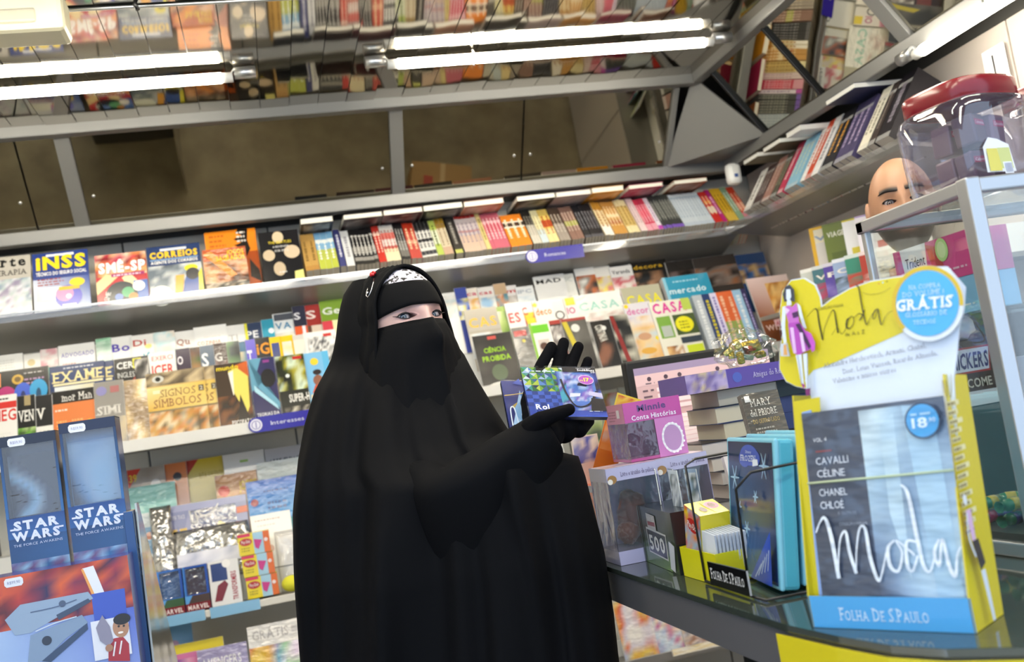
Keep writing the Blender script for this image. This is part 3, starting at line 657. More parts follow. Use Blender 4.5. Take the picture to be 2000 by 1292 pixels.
for x0, x1, n, cover, h, tc, words in RUNR:
    def boty(x): return 424 - (x - 1447) * .55
    a = onplane(x0, boty(x0), (1.889, 0, 1.905), nr).y; b = onplane(x1, boty(x1), (1.889, 0, 1.905), nr).y
    t = (a - b) / n * .96
    me, (P, z) = book_mesh(t, h, .135, cover, [(.0, .08, mixc(cover, '#ffffff', .3)), (.8, .86, mixc(cover, '#ffffff', .35))], rb, page='#c4bdb4')
    spine_text(P, z, t, h, tc, rb); pme = P.mesh('spine_print', GLOSSP)
    for k in range(n):
        y = a + (b - a) * (k + .5) / n
        M = frame((1.889, y, 1.905), (0, -1, 0), upr)
        lab = f'{words} on the right wall shelf' if n == 1 else f'{words} on right wall shelf, ' + (('farther' if k == 0 else 'nearer') + ' of its pair' if n == 2 else ['farthest', 'middle', 'nearest'][k] + ' of three alike')
        o = inst('book', me, None, M, lab, 'book', 'books on the right wall shelf'); inst('spine_print', pme, o)
for (px, py, cv, cw, sz) in ((1475, 322, '#6a5f44', 'olive', .12), (1515, 292, '#54503a', 'khaki', .13), (1560, 275, '#d9d9da', 'white', .1), (1650, 195, '#20264a', 'navy', .17)):
    p = atX(px, py, 1.93)
    mb = MB(); mb.box(0, -sz / 2, 0, .2, sz / 2, .0014, cv); mb.box(0, -sz / 2, .016, .2, sz / 2, .0174, cv); mb.box(.001, -sz / 2 + .001, .0014, .199, sz / 2 - .001, .016, '#dcdcd8')
    mb.build('book', PRINT, None, T(1.915, p.y, 2.085 if sz < .15 else 2.1085), f'{cw} covered book lying flat on the right wall books', 'book', 'books lying flat on the right wall shelf')
sn = empty('motion_sensor', atY(1432, 340, 3.66), 'small white rounded sensor between the two top shelves', 'sensor')
mb = MB(); mb.box(-.03, -.025, -.045, .03, .025, .045, (1, 1, 1, 1), bev=.018); mb.build('housing', WHITE, sn)
mb = MB(); mb.box(-.008, -.0265, -.018, .008, -.0245, -.004, H('#3a5a9a')); mb.build('logo', PAINT, sn)
# ---- middle shelf, left part
def M2(row, xl, yt, xr, items, label, cover='#dddddd', **k): return magazine(row, xl, yt, xr, items, label, cover, **k)
A, B, C3 = R2a, R2b, R2c
ML = ' on middle shelf'
M2(A, -28, 776, 32, [('r', 0, 0, 1, 1, '#e4e2de'), ('r', 0, .8, 1, .9, '#c8322e'), ('t', 'NEG', .2, .62, .17, '#c8322e', .78, Bd), ('c', .55, .28, .34, '#2c2c2e', .3), ('l', .3, .42, .85, 7, .05, '#dcdad6'), ('l', .15, .93, .9, 1, .05, '#333333')], 'white magazine with red NEG title and black circle at left edge')
M2(A, 33, 774, 68, Q('#1a1a1b', 'VEN', '#e8e6e0', None, .17, .86, .6, ex=[('p', .0, 0, 1, .5, ['#24381c', '#6aa83a', '#c8dc9a', '#1c2414'], 4, 6, 6, 3), ('r', .4, .84, .75, 1, '#a0906a')], serif=True), 'black magazine with serif title and green photo')
M2(A, 69, 773, 101, Q('#222224', 'V', '#e8e6e0', None, .17, .5, .62, ex=[('r', 0, 0, 1, .5, '#e2e0da'), ('t', 'DILE', .2, .32, .1, '#3a3a3a', .6, {'serif': True}), ('t', 'AND', .2, .16, .1, '#3a3a3a', .6, {'serif': True})], serif=True), 'black topped white magazine reading DILE AND')
M2(A, 98, 766, 183, [('r', 0, 0, 1, 1, '#d88048'), ('r', 0, .8, 1, 1, '#1c1a1a'), ('t', 'mor Man', .25, .83, .12, '#f0ece6', .7, {'serif': True}), ('r', 0, 0, 1, .8, '#d87c44'), ('l', .08, .68, .38, 1, .06, '#e8d8c8'), ('l', .1, .5, .35, 4, .06, '#ecb070'), ('l', .45, .5, .72, 4, .06, '#ecb070'), ('c', .86, .42, .13, '#efd02a')], 'orange magazine with yellow round badge behind the blue toy boxes')
M2(A, 182, 748, 240, Q('#8f8b86', 'SIMI', '#d8d4ce', ['#6e6a66', '#a8a29a', '#c8b898'], .13, .8, .5, 5, ex=[('c', .25, .86, .18, '#8a86b8'), ('r', .55, .82, .85, .92, '#a86a6a')], serif=True, pv=(.03, .45)), 'grey magazine of symbols left of the film-wrapped gold one')
M2(A, 236, 744, 284, Q('#b8a890', None, '#fff', ['#8a7050', '#d8b878', '#efe6d8', '#b08850', '#a8a4a0'], seed=9, pv=(.03, 1)), 'gold and beige magazine in glossy film' + ML, mtl=WRAPP)
SIG = [('r', 0, 0, 1, 1, '#c8a868'), ('p', 0, 0, 1, .42, ['#5a4a30', '#c89a50', '#b86a24', '#e2cfa8', '#8a8270'], 7, 12, 6, 4), ('p', 0, .8, 1, 1, ['#3a3026', '#8a7a60', '#d2bc94', '#5a4c3a'], 2, 8, 3, 4), ('c', .2, .9, .1, '#c8c8c0', .07), ('c', .2, .9, .045, '#121212'), ('g', 0, .42, 1, .78, '#cfa23a', '#e2c878', '#d8b450', '#e8d79a'), ('r', 0, .405, 1, .43, '#8a7a5a'), ('t', 'SIGNOS', .22, .62, .11, '#8a6a44', .62, {'serif': True}), ('t', 'SÍMBOLOS', .1, .47, .12, '#8a5a3a', .82, {'serif': True}), ('r', .88, .64, .97, .73, '#5a5040'), ('t', '2', .9, .655, .06, '#e8e0c8', .05), ('r', .1, .68, .22, .73, '#ece0b8')]
M2(A, 284, 731, 397, SIG, 'golden magazine about signs and symbols, front copy' + ML, '#c8a868')
magazine(A, 308, 727, 421, SIG, 'golden magazine about signs and symbols, copy half hidden behind', '#c8a868', dy=.014)
M2(A, 417, 713, 482, [('r', 0, 0, 1, 1, '#3a2a1c'), ('p', 0, 0, 1, .5, ['#1c1410', '#4a3420', '#7a4a28', '#2a1c16'], 6, 7, 6, 3), ('y', [(.4, .88), (1, .95), (.92, .3), (.84, .22), (.6, .42), (.5, .55)], '#e0cf62'), ('y', [(.4, .85), (.55, .88), (.5, .5), (.48, .5)], '#efe8d8'), ('y', [(.6, .95), (1, 1), (1, .75)], '#c05a22'), ('y', [(.5, .0), (.68, .5), (.9, .1)], '#241812'), ('t', 'mundo', .06, .9, .07, '#f0d428', .66, Bd), ('t', 'PSICOPATAS', .35, .05, .07, '#e8e4e0', .64, Bd)], 'dark magazine with yellow knife blade on the cover')
M2(A, 484, 702, 534, [('r', 0, 0, 1, 1, '#2a2a58'), ('y', [(0, 1), (.5, 1), (.2, .72), (.25, .55), (1, .2), (1, .3), (.4, .62), (.0, .5)], '#5f98b4'), ('y', [(.1, .6), (.9, .25), (.95, .18), (.1, .5)], '#a4cfe0'), ('c', .68, .68, .28, '#16161c', .4), ('r', .55, .92, .8, .96, '#8a3a8a'), ('t', 'TEORIAS DA', .08, .12, .05, '#dcdce8', .85, Bd), ('t', 'CONSPIRAÇÃO', .08, .05, .05, '#dcdce8', .85, Bd)], 'deep blue magazine with giant eye on the cover')
M2(A, 536, 697, 592, [('r', 0, 0, 1, 1, '#161a14'), ('p', 0, .45, 1, 1, ['#0e120c', '#3a4a1c', '#a8a02c', '#cfe0c8', '#26301a'], 9, 9, 7, 3), ('c', .35, .68, .07, '#e6eee6'), ('r', .6, .92, .92, .97, '#b82a24'), ('t', 'SUPER-H', .3, .27, .12, '#e8e6e0', .7, {'off': .03, 'shadow': '#2a0a0a'}), ('p', .1, 0, 1, .2, ['#0c0c0c', '#2a2620', '#c8c0b0'], 3, 8, 4, 5)], 'black magazine with green eye beside the big blue eye cover')
M2(A, 591, 690, 640, Q('#7ab6de', None, '#fff', None, ex=[('r', .08, .08, .62, .34, '#d8c8a0'), ('c', .45, .55, .2, '#8a5a48', .24), ('c', .45, .68, .17, '#2a2024', .12), ('y', [(.15, .36), (.8, .36), (.65, .48), (.3, .48)], '#c04a2a'), ('c', .4, .85, .16, '#e8c83a'), ('r', .74, .0, 1, 1, '#5fb0dc')]), 'sky blue childrens magazine half hidden by the black robe')
# second tier
M2(B, -32, 730, 94, [('r', 0, 0, 1, 1, '#151312'), ('r', 0, .72, .26, .96, '#e09058'), ('c', .52, .82, .09, '#c8a03a'), ('c', .52, .82, .05, '#6a5018'), ('l', .62, .9, .95, 1, .05, '#b8b4b0'), ('l', .62, .78, .95, 2, .07, '#a884a8'), ('c', .1, .5, .16, '#c03a78', .2), ('c', .34, .52, .16, '#b02a70', .2), ('c', .6, .55, .14, '#3a5cc8', .2), ('c', .84, .58, .14, '#2f9ad0', .2), ('c', .6, .48, .04, '#1a2a6a', .12), ('c', .84, .5, .04, '#12466a', .12), ('c', .34, .46, .04, '#701040', .12)], 'black magazine with pink and blue slipper shapes' + ML)
EX = [('r', 0, 0, 1, 1, '#1f3566'), ('l', .25, .93, .85, 1, .05, '#c8ccd8'), ('t', 'EXAME', .06, .68, .2, '#ecdca0', .92, {'serif': True, 'off': .015}), ('r', .06, .62, .96, .66, '#e8dcb0'), ('g', .08, .1, .8, .6, '#9ab0d0', '#c8ccd0', '#d8cfa8', '#e4e8ec'), ('c', .48, .32, .28, '#c8b06a', .22), ('c', .48, .3, .2, '#dccb92', .15), ('r', 0, 0, 1, .12, '#e4e2dc')]
M2(B, 96, 717, 203, EX, 'navy business magazine with cream serif title and gold coin', '#1f3566')
magazine(B, 113, 716, 220, EX, 'copy of the navy coin magazine peeking out behind it', '#1f3566', dy=.012)
M2(B, 222, 702, 288, Q('#141313', 'CER', '#e8e8e4', None, .13, .5, .8, ex=[('r', .55, .78, .8, .97, '#e6e02a'), ('t', 'IN', .58, .81, .12, '#26260c', .2), ('t', 'INGLES', .08, .62, .11, '#d8d8d4', .5), ('c', .4, .42, .26, '#d88a28', .2), ('c', .7, .55, .18, '#8a3a2c', .16), ('p', .6, .55, 1, .95, DARKS + ['#d8d4cc'], 5, 5, 5, 4)]), 'black magazine with white and yellow block letters' + ML)
M2(B, 290, 690, 341, Q('#e9e6e2', 'ICER', '#c8342c', None, .2, .84, .56, ex=[('t', 'EXERCI', .1, .84, .09, '#c8544c', .8), ('l', .2, .45, .8, 3, .05, '#b8b4b0')]), 'white paperback-size magazine with large red letters' + ML)
M2(B, 342, 682, 370, Q('#2c1838', 'O', '#e8e2e8', ['#2c1838', '#b83a7a', '#5a2050', '#8a3a2a'], .16, .4, .7, 3, pv=(.03, .5)), 'purple magazine with pink lower half' + ML)
M2(B, 366, 679, 389, Q('#4a3020', None, '#fff', ['#241810', '#7a4a28', '#3a5a24', '#a87a50'], seed=4, pv=(.03, 1)), 'brown magazine with animal photo' + ML)
M2(B, 389, 676, 416, Q('#5c6a7c', 'S', '#eceef0', ['#4a5262', '#8a8a90', '#c08a50'], .26, .5, .6, 2, pv=(.03, .4)), 'slate blue magazine with big white S' + ML)
M2(B, 414, 671, 443, Q('#4a3a36', 'G', '#c8c4c0', ['#3a2a26', '#7a5048', '#26201e'], .16, .5, .66, 7), 'dark brown magazine in film with letter G' + ML, mtl=WRAPP)
M2(B, 441, 668, 466, Q('#5c6060', None, '#fff', ['#2e3234', '#5a6260', '#7a9a6a', '#8a8c90'], seed=6, pv=(.03, 1)), 'grey magazine with green leaves' + ML)
M2(B, 465, 667, 484, Q('#3f6f92', None, '#fff', ['#2a4a6a', '#5a8aa8', '#d8c8a0'], seed=5, pv=(.03, .8)), 'steel blue magazine' + ML + ' left of the violet one')
M2(B, 478, 664, 497, Q('#6a5fc8', 'T', '#f0eef4', None, .3, .5, .5), 'violet magazine with white T' + ML)
M2(B, 496, 660, 526, Q('#1a1714', 'iG', '#e8962a', ['#0f0e0d', '#3a3a3c', '#1c1a18'], .22, .84, .68, 3), 'black magazine with orange letter G' + ML)
for i, (xl, yt, xr) in enumerate(((525, 659, 546), (545, 656, 571))):
    M2(B, xl, yt, xr, Q('#eec51c', None, '#fff', None, ex=[('p', .14, .1, .86, .88, [['#1c2450', '#3a4a90', '#6a6a78'], ['#a8cce8', '#cfe2ee', '#e8d8a0']][i], 3 + i, 6, 6, 2)]), ['yellow bordered magazine with navy picture', 'yellow bordered magazine with pale blue picture'][i] + ML, '#eec51c')
M2(B, 571, 655, 592, Q('#cfccc4', None, '#fff', PALE, seed=8, pv=(.03, .9)), 'beige magazine beside the yellow bordered pair')
M2(B, 591, 650, 655, Q('#ecebe8', None, '#fff', None, ex=[('p', .1, .2, .95, .9, ['#f4f3f0', '#c8c8c8', '#2c2c2e', '#efeeec', '#55555a'], 12, 14, 12, 7), ('r', .6, .88, .85, .94, '#c8403a')]), 'white magazine covered in black lettering behind the robe')
# third tier
TW = 'third tier of middle shelf'
M2(C3, -22, 697, 44, Q('#f4f3ef', None, '#fff', None, ex=[('l', .2, .8, .8, 4, .08, '#dcdad4')]), 'blank looking white magazine at far left, ' + TW)
M2(C3, 46, 693, 78, Q('#f2f0ea', None, '#fff', None, ex=[('c', .45, .72, .24, '#e0cfa0')]), 'white magazine with faint gold disc, ' + TW)
M2(C3, 78, 683, 112, Q('#eee2dc', None, '#fff', ['#e8c8c8', '#f2ece8', '#e0a8b0'], seed=2, pv=(.4, 1), ex=[('r', 0, 0, 1, .42, '#6cc2a0')]), 'pinkish magazine with green foot, ' + TW)
M2(C3, 113, 676, 184, Q('#f5f4f1', 'ADVOGADO', '#9a96c8', None, .14, .9, .62, ex=[('l', .1, .4, .5, 1, .05, '#c86a6a')]), 'white magazine with lavender capital title, ' + TW)
M2(C3, 186, 662, 216, Q('#8cc4a0', None, '#fff', ['#6ab088', '#cfe6d4', '#f2f6f2'], seed=3, pv=(.03, .9)), 'mint green magazine in film, ' + TW, mtl=WRAPP)
M2(C3, 213, 659, 256, Q('#f3f2ef', 'Bo', '#5a4ab8', None, .24, .8, .55), 'white magazine with purple B, ' + TW)
M2(C3, 255, 656, 298, Q('#f2f0ec', 'Di', '#c86058', None, .2, .6, .66, ex=[('s', [(.5, .4), (.62, .25), (.74, .42), (.86, .26), (.96, .4)], .07, '#6ab0c8'), ('c', .76, .62, .16, '#e8dc8a', .12)]), 'white magazine with red initial and turquoise zigzag, ' + TW)
M2(C3, 298, 650, 340, Q('#f0f3f2', None, '#fff', ['#f4f6f4', '#bfe2e6', '#ecdccc'], seed=6, pv=(.03, 1)), 'white and aqua magazine, ' + TW)
M2(C3, 339, 648, 378, Q('#f4f2ee', 'Qu', '#a87868', None, .2, .7, .56, serif=True), 'white magazine with brown Qu title, ' + TW)
M2(C3, 377, 640, 441, Q('#f6f5f2', 'COZINHA', '#e0a088', None, .12, .72, .42, ex=[('l', .3, .64, .85, 1, .05, '#ecd8cc')]), 'white cookery magazine with pale red title, ' + TW)
M2(C3, 441, 636, 476, Q('#f0efec', 'TI', '#c4c2c0', None, .2, .5, .5), 'white magazine with faint grey title, ' + TW)
M2(C3, 476, 632, 509, Q('#27395c', 'PE', '#e8eaee', None, .24, .7, .5, ex=[('r', 0, .25, .16, 1, '#e0dc3a')]), 'navy magazine with yellow edge, ' + TW)
M2(C3, 509, 625, 533, Q('#2f9ab8', None, '#fff', None, ex=[('c', .75, .62, .24, '#e8f2f4'), ('c', .9, .3, .24, '#d8ecf0')]), 'turquoise magazine with white shape, ' + TW)
M2(C3, 531, 613, 570, Q('#e2e6e8', 'VA', '#4a86b0', ['#c8c4ba', '#d8d4cc', '#e8e4da'], .2, .8, .52, 3, ex=[('r', .06, .78, 1, .98, '#4a4e58')], pv=(.03, .4)), 'pale magazine with blue VA title and dark header, ' + TW)
M2(C3, 569, 599, 594, Q('#2a2a40', 'S', '#e8e8ee', None, .2, .5, .62, ex=[('r', 0, 0, 1, .42, '#d85a2a'), ('r', .6, .05, .85, .42, '#e4e0ea')]), 'dark navy magazine with white S and orange foot, ' + TW)
M2(C3, 592, 596, 624, Q('#a8302a', 'S', '#f0ded8', None, .24, .6, .6, ex=[('r', 0, 0, 1, .4, '#5a3a2c'), ('r', .3, .12, 1, .4, '#cfbfae')]), 'brick red magazine with white S, ' + TW)
M2(C3, 622, 588, 672, Q('#7ea22e', 'Ge', '#f2f4ea', None, .2, .7, .6, ex=[('r', 0, 0, .4, .42, '#c83a4a'), ('r', .4, 0, 1, .42, '#e4e4b0')]), 'leaf green magazine half hidden by the robe, ' + TW)
# ---- middle shelf, right part
MR = ' right of the robe'
M2(A, 921, 657, 996, Q('#2e2d2b', None, '#fff', ['#1e1d1c', '#3a3836', '#54514c'], seed=3, pv=(.03, 1), ex=[('r', .38, .9, .6, .96, '#c8524a'), ('t', 'CIÊNCIA', .22, .66, .09, '#9ed02c', .56, Bd), ('t', 'PROIBIDA', .14, .5, .1, '#a8d832', .72, Bd), ('c', .5, .28, .2, '#5c6a52', .22), ('c', .5, .02, .4, '#d8d6d0', .14)]), 'dark grey magazine with lime green title' + MR)
M2(A, 997, 641, 1032, Q('#6a6864', None, '#fff', ['#4a4846', '#8a8884', '#c8c6c2'], seed=5, pv=(.03, .8), ex=[('r', .1, .84, .8, .94, '#b83a3a'), ('c', .55, .75, .1, '#c8b83a')]), 'grey film-wrapped magazine with red title strip' + MR, mtl=WRAPP)
M2(A, 1031, 632, 1071, Q('#eceae4', None, '#fff', None, ex=[('r', .12, .82, .92, .96, '#6fc42c'), ('r', .25, .45, .8, .7, '#cfc4bc'), ('c', .5, .58, .2, '#5a3e34', .2), ('r', .0, 0, .12, 1, '#8fc04a'), ('l', .2, .36, .8, 4, .06, '#b0aeaa')]), 'white magazine with bright green header behind the raised fingers')
M2(A, 1070, 626, 1100, Q('#3a2826', None, '#fff', None, ex=[('r', .0, .93, 1, 1, '#a83a32'), ('p', .1, .5, 1, .9, ['#e8e4e0', '#3a2a2a', '#c8c0bc'], 5, 6, 6, 5), ('r', .1, .2, .9, .45, '#7a3a34')]), 'dark red magazine with white letters behind the raised fingers')
M2(A, 1094, 624, 1142, Q('#4a4846', None, '#fff', ['#3a3836', '#6a6864', '#54524e'], seed=8, pv=(.03, 1), ex=[('y', [(.0, 1), (.2, 1), (.42, .5), (.25, .4)], '#c8b83a'), ('c', .5, .82, .17, '#dcdad6'), ('r', 0, .95, 1, 1, '#a0403a')]), 'charcoal magazine with white disc and yellow stripe')
M2(A, 1138, 628, 1152, Q('#cfccc6', None, '#fff', ['#8a8884', '#d8d6d0', '#5a5855'], seed=4, pv=(.03, 1)), 'thin grey and white magazine beside the charcoal one')
M2(A, 1151, 628, 1190, Q('#221f1e', None, '#fff', ['#171514', '#2c2826', '#8a5c48'], seed=11, pv=(.03, .75), ex=[('t', 'CONTINUA', .18, .9, .15, '#dcd8d0', .85, {'rot': -1.45, 'off': .03}), ('c', .6, .84, .12, '#e0dedb')]), 'black magazine with vertical white lettering and dark photo')
M2(A, 1189, 617, 1224, Q('#2a2624', None, '#fff', ['#1a1817', '#3c3a34', '#c8c4b4', '#24221f'], seed=13, pv=(.03, 1), ex=[('y', [(0, 1), (.22, 1), (.55, 0), (.3, 0)], '#8a2c28')]), 'black magazine with dark red diagonal stripe')
M2(A, 1217, 594, 1270, Q('#d8d4dc', 'decor', '#d070a8', ['#c8c4d8', '#e6dccc', '#d8a86a', '#e8c890', '#c0d0d8'], .11, .8, .82, 4, ex=[('c', .1, .96, .08, '#e8c82a'), ('c', .45, .45, .24, '#c89a78', .14), ('c', .45, .22, .28, '#dca848', .12), ('c', .88, .4, .08, '#e6d02a')]), 'lilac home magazine with pink title and cakes')
CASA = [('r', 0, 0, 1, 1, '#e4e2d4'), ('t', 'CASA', .05, .8, .17, '#d83a98', .82, {'off': .03}), ('r', .78, .8, 1, 1, '#b8cc5a'), ('r', .06, .38, .4, .74, '#7ca844'), ('r', .12, .4, .36, .58, '#b4bcb4'), ('r', .46, .4, 1, .74, '#4a5a38'), ('c', .7, .57, .22, '#e6e02c', .2), ('l', .58, .6, .82, 3, .05, '#8a8a2a'), ('r', .5, .26, 1, .36, '#3a4450'), ('p', .1, .02, .5, .24, WARM + ['#efe6d8'], 3, 5, 4, 4), ('r', .58, .04, .98, .22, '#c8d83a')]
M2(A, 1266, 591, 1344, CASA, 'cream home magazine with magenta title and yellow disc')
# stacked thick volumes, spines forward, right end of middle shelf
SP = [(1346, 1364, '#b4bcc4', '#e8ecee', 'pale grey film-wrapped volume'), (1364, 1379, '#2c3f6e', '#d8c83a', 'navy volume with yellow lettering'), (1379, 1392, '#d8d2ec', '#8a80c0', 'white-violet volume'), (1392, 1408, '#d8683a', '#f0c0a0', 'orange and green volume, left one'), (1408, 1423, '#d8683a', '#f0c0a0', 'orange and green volume, right one'), (1423, 1440, '#9cc2e0', '#e8f0f8', 'light blue volume'), (1440, 1449, '#3a3460', '#b0a8d8', 'dark indigo volume')]
for x0, x1, cv, tc, words in SP:
    a = R2a.hit(x0, 560 - (x0 - 1346) * .13).x; b = R2a.hit(x1, 560 - (x1 - 1346) * .13).x
    t = (b - a) * .97; h = .265
    me, (P, z) = book_mesh(t, h, .05, cv, [(0, .5, '#8fa860')] if 'orange' in words else [(.0, .1, mixc(cv, '#ffffff', .4))], rb, page='#d8d8d6')
    spine_text(P, z, t, h, tc, rb, .1, .9)
    o = inst('book', me, None, frame(((a + b) / 2, R2a.y + .005, R2a.z), (1, 0, 0), R2a.up), words + ' standing spine-out at right end of middle shelf', 'book', 'thick volumes at the right end of the middle shelf'); P.build('spine_print', GLOSSP, o)
M2(A, 1456, 545, 1535, Q('#7a4222', 'WITBIER', '#e8c8c0', None, .08, .74, .22, ex=[('g', .0, .4, 1, 1, '#8a4a24', '#c89a80', '#f0dcd8', '#e8ccc8'), ('p', .4, .3, 1, .9, ['#8a4a20', '#d8923a', '#f0c880', '#a86a30'], 6, 8, 8, 6), ('r', .3, .26, 1, .36, '#d8b0b8'), ('t', 'ANTIQUERS', .33, .28, .06, '#b04858', .64, Bd), ('r', .35, .2, .95, .23, '#d8c8bc')]), 'amber brown beer magazine with bubbles behind the counter')
M2(B, 905, 606, 968, Q('#b0a898', 'CAS', '#eab52c', ['#cfd6da', '#e4e2de', '#b8b4ac'], .2, .84, .62, 5, ex=[('y', [(.5, .3), (.7, .45), (.95, .38), (.98, .2), (.7, .12)], '#a8343c'), ('r', 0, .55, 1, .62, '#b8b2a6')], pv=(.03, .5)), 'beige home magazine with amber title beside the veil')
M2(C3, 862, 573, 887, Q('#eeedea', None, '#fff', PALE, seed=4, pv=(.2, .9)), 'pale magazine partly behind the veil')
M2(B, 967, 599, 992, Q('#8fae3c', None, '#fff', GREENS, seed=5, pv=(.03, .9)), 'grass green magazine' + MR)
M2(B, 984, 593, 1016, Q('#eee8e4', 'ES', '#c84848', ['#e8dcd8', '#c86a60', '#a8b8c8'], .2, .7, .6, 6, pv=(.03, .4)), 'white magazine with red ES letters' + MR)
M2(B, 1014, 591, 1041, Q('#f0ece6', 'C', '#c83a3a', ['#e8c828', '#c8322c', '#3a6ab0', '#e8e0d8'], .16, .4, .74, 7, ex=[('r', .25, .5, .95, .66, '#ecd01e')]), 'white magazine with yellow and red strips' + MR)
M2(B, 1038, 589, 1076, Q('#eee9e2', 'deco', '#e0803a', ['#d8d0c8', '#9ac0b8', '#c89ac0', '#efe8dc'], .15, .8, .7, 8, ex=[('c', .1, .92, .12, '#e8c82a')], pv=(.03, .55)), 'pale magazine with orange lower-case title' + MR)
M2(B, 1074, 588, 1101, Q('#e4e0dc', None, '#fff', None, ex=[('o', .5, .68, .34, .24, '#4a4a4e'), ('c', .5, .45, .34, '#ddb07a', .24)]), 'white magazine with padlock shape' + MR)
M2(B, 1099, 583, 1122, Q('#ece6e2', 'IO', '#b84a80', PINKS, .14, .7, .66, 3, ex=[('r', .1, .84, .9, 1, '#ecd41e')], pv=(.03, .5)), 'white magazine with yellow cap and pink title' + MR)
M2(B, 1119, 577, 1210, Q('#e9eae6', 'CASA', '#9fd0c4', ['#dcdad2', '#efeeea', '#c8a8a0', '#cfd8d2'], .17, .84, .66, 9, pv=(.1, .6)), 'white home magazine with pale green title in glossy film', mtl=WRAPP)
M2(B, 1211, 563, 1286, Q('#b4b098', 'CASA', '#e6dc1e', ['#b8b49c', '#d4d0bc', '#9a967c'], .2, .88, .62, 2, ex=[('r', .15, .5, .8, .56, '#d8cc2a')], pv=(.03, .5)), 'khaki home magazine with four yellow capitals as title')
M2(B, 1292, 543, 1380, Q('#3496b8', 'mercado', '#d8eef4', None, .12, .8, .66, ex=[('l', .2, .88, .8, 1, .06, '#a8d8e8'), ('r', .15, .36, .4, .5, '#cfe6ee'), ('r', 0, 0, 1, .28, '#dfe6e8'), ('r', 0, 0, .06, 1, '#8fc8dc')]), 'blue boxed guide with white lettering on middle shelf', t=.03, cat='book', name='book')
for xl, yt, xr, bg, tt, tc, pal, lab in (
 (886, 563, 909, '#3a4aa0', None, '#fff', ['#2a3a98', '#5a78c8', '#d8c83a', '#e8ece8'], 'royal blue magazine right of the veil'),
 (908, 563, 932, '#ece4d8', 'ca', '#c84a6a', ['#e8a83a', '#ecdcc8', '#d87a50'], 'cream magazine with orange picture right of the veil'),
 (931, 562, 962, '#e8e4e0', 'cas', '#c84a58', ['#cfd4d8', '#e0dccf', '#8ab0d0'], 'cream magazine with pale house picture right of the veil'),
 (962, 555, 986, '#c8aa88', None, '#fff', ['#5a8a98', '#d8843a', '#e8e0d4', '#7a5a40'], 'magazine with orange top and teal room photo'),
 (985, 558, 1008, '#ece8e6', 'm', '#c84848', ['#d8d4d0', '#b8b0a8', '#e8e4e0'], 'white magazine with small red title beside the orange topped one'),
 (1006, 561, 1040, '#eef0f0', 'IPC', '#b4bcc8', ['#e8ecee', '#d0dce4', '#f4f4f2'], 'white magazine with grey-blue outline letters'),
 (1040, 541, 1100, '#f4f3f0', 'MAD', '#2c2a28', None, 'tall white magazine with three black capitals'),
 (1099, 535, 1120, '#f0efe8', 'K', '#c8ccc8', None, 'narrow white magazine with yellow edge'),
 (1118, 517, 1156, '#f2f0ec', None, '#fff', ['#3a3230', '#c86a3a', '#8a8680', '#ecebe6'], 'tall white architecture magazine with orange and black picture'),
 (1152, 520, 1190, '#efebe4', None, '#fff', ['#e6d8c8', '#ecdc6a', '#d87a78', '#b8b4ac'], 'tall cream magazine with yellow and pink picture'),
 (1189, 522, 1232, '#eeecea', 'Varanda', '#4a4a50', ['#dcd8d0', '#c84a5a', '#efece8'], 'white magazine with thin grey serif-like title and red foot'),
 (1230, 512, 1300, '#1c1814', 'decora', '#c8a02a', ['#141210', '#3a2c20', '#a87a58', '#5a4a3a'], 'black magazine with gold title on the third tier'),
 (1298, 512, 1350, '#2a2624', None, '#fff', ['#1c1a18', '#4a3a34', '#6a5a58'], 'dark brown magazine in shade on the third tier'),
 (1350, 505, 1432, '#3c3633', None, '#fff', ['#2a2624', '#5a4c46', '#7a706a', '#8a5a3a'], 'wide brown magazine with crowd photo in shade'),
 (1432, 498, 1492, '#2c4a78', None, '#fff', ['#24406a', '#3f6aa0', '#8a6a44', '#c8a878'], 'blue magazine with tawny animal photo')):
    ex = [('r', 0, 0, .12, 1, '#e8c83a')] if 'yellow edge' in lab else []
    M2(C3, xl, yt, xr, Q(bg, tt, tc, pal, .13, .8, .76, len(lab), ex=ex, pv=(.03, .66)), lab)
# ---- category signs clipped to the shelf lips
def sign(px0, py0, px1, py1, text, label, y):
    a = atY(px0, py0, y); b = atY(px1, py1, y); w = b.x - a.x; h = .052
    o = empty('shelf_sign', T((a.x + b.x) / 2, y, a.z - h / 2), label, 'sign', 'category signs clipped to the shelf lips')
    mb = MB(); n = 12; pts = [(-w / 2 + h / 2 + h / 2 * math.cos(t), h / 2 + h / 2 * math.sin(t)) for t in (math.pi / 2 + math.pi * k / n for k in range(n + 1))] + [(w / 2, 0), (w / 2, h)]
    mb.face([(x, 0, z) for x, z in pts], '#2c1f9a'); mb.face([(x, .003, z) for x, z in reversed(pts)], '#2c1f9a')
    for i in range(len(pts)):
        p, q = pts[i], pts[(i + 1) % len(pts)]; mb.face([(p[0], 0, p[1]), (p[0], .003, p[1]), (q[0], .003, q[1]), (q[0], 0, q[1])], '#2c1f9a')
    mb.build('plate', GLOSSP, o)
    P = Print(w, h); P.circ(h / 2 / w, .5, .4 * h / w, '#e4e2ee'); P.ring(h / 2 / w, .5, .3 * h / w, .24 * h / w, '#8a84b8'); P.rect(h / 2 / w - .04 * h / w, .3, h / 2 / w + .04 * h / w, .7, '#8a84b8')
    P.text(text, 1.45 * h / w, .36, .28, '#dcdaf0', min(.62, 0.045 * len(text))); P.put('emblem', GLOSSP, o, T(0, -.0006, 0) @ RX(90))
sign(485, 832, 660, 803, 'Interesses gerais', 'dark blue shelf sign reading Interesses gerais', 3.532)
sign(1027, 502, 1140, 489, 'Romances', 'dark blue shelf sign under the paperback row', 3.662)
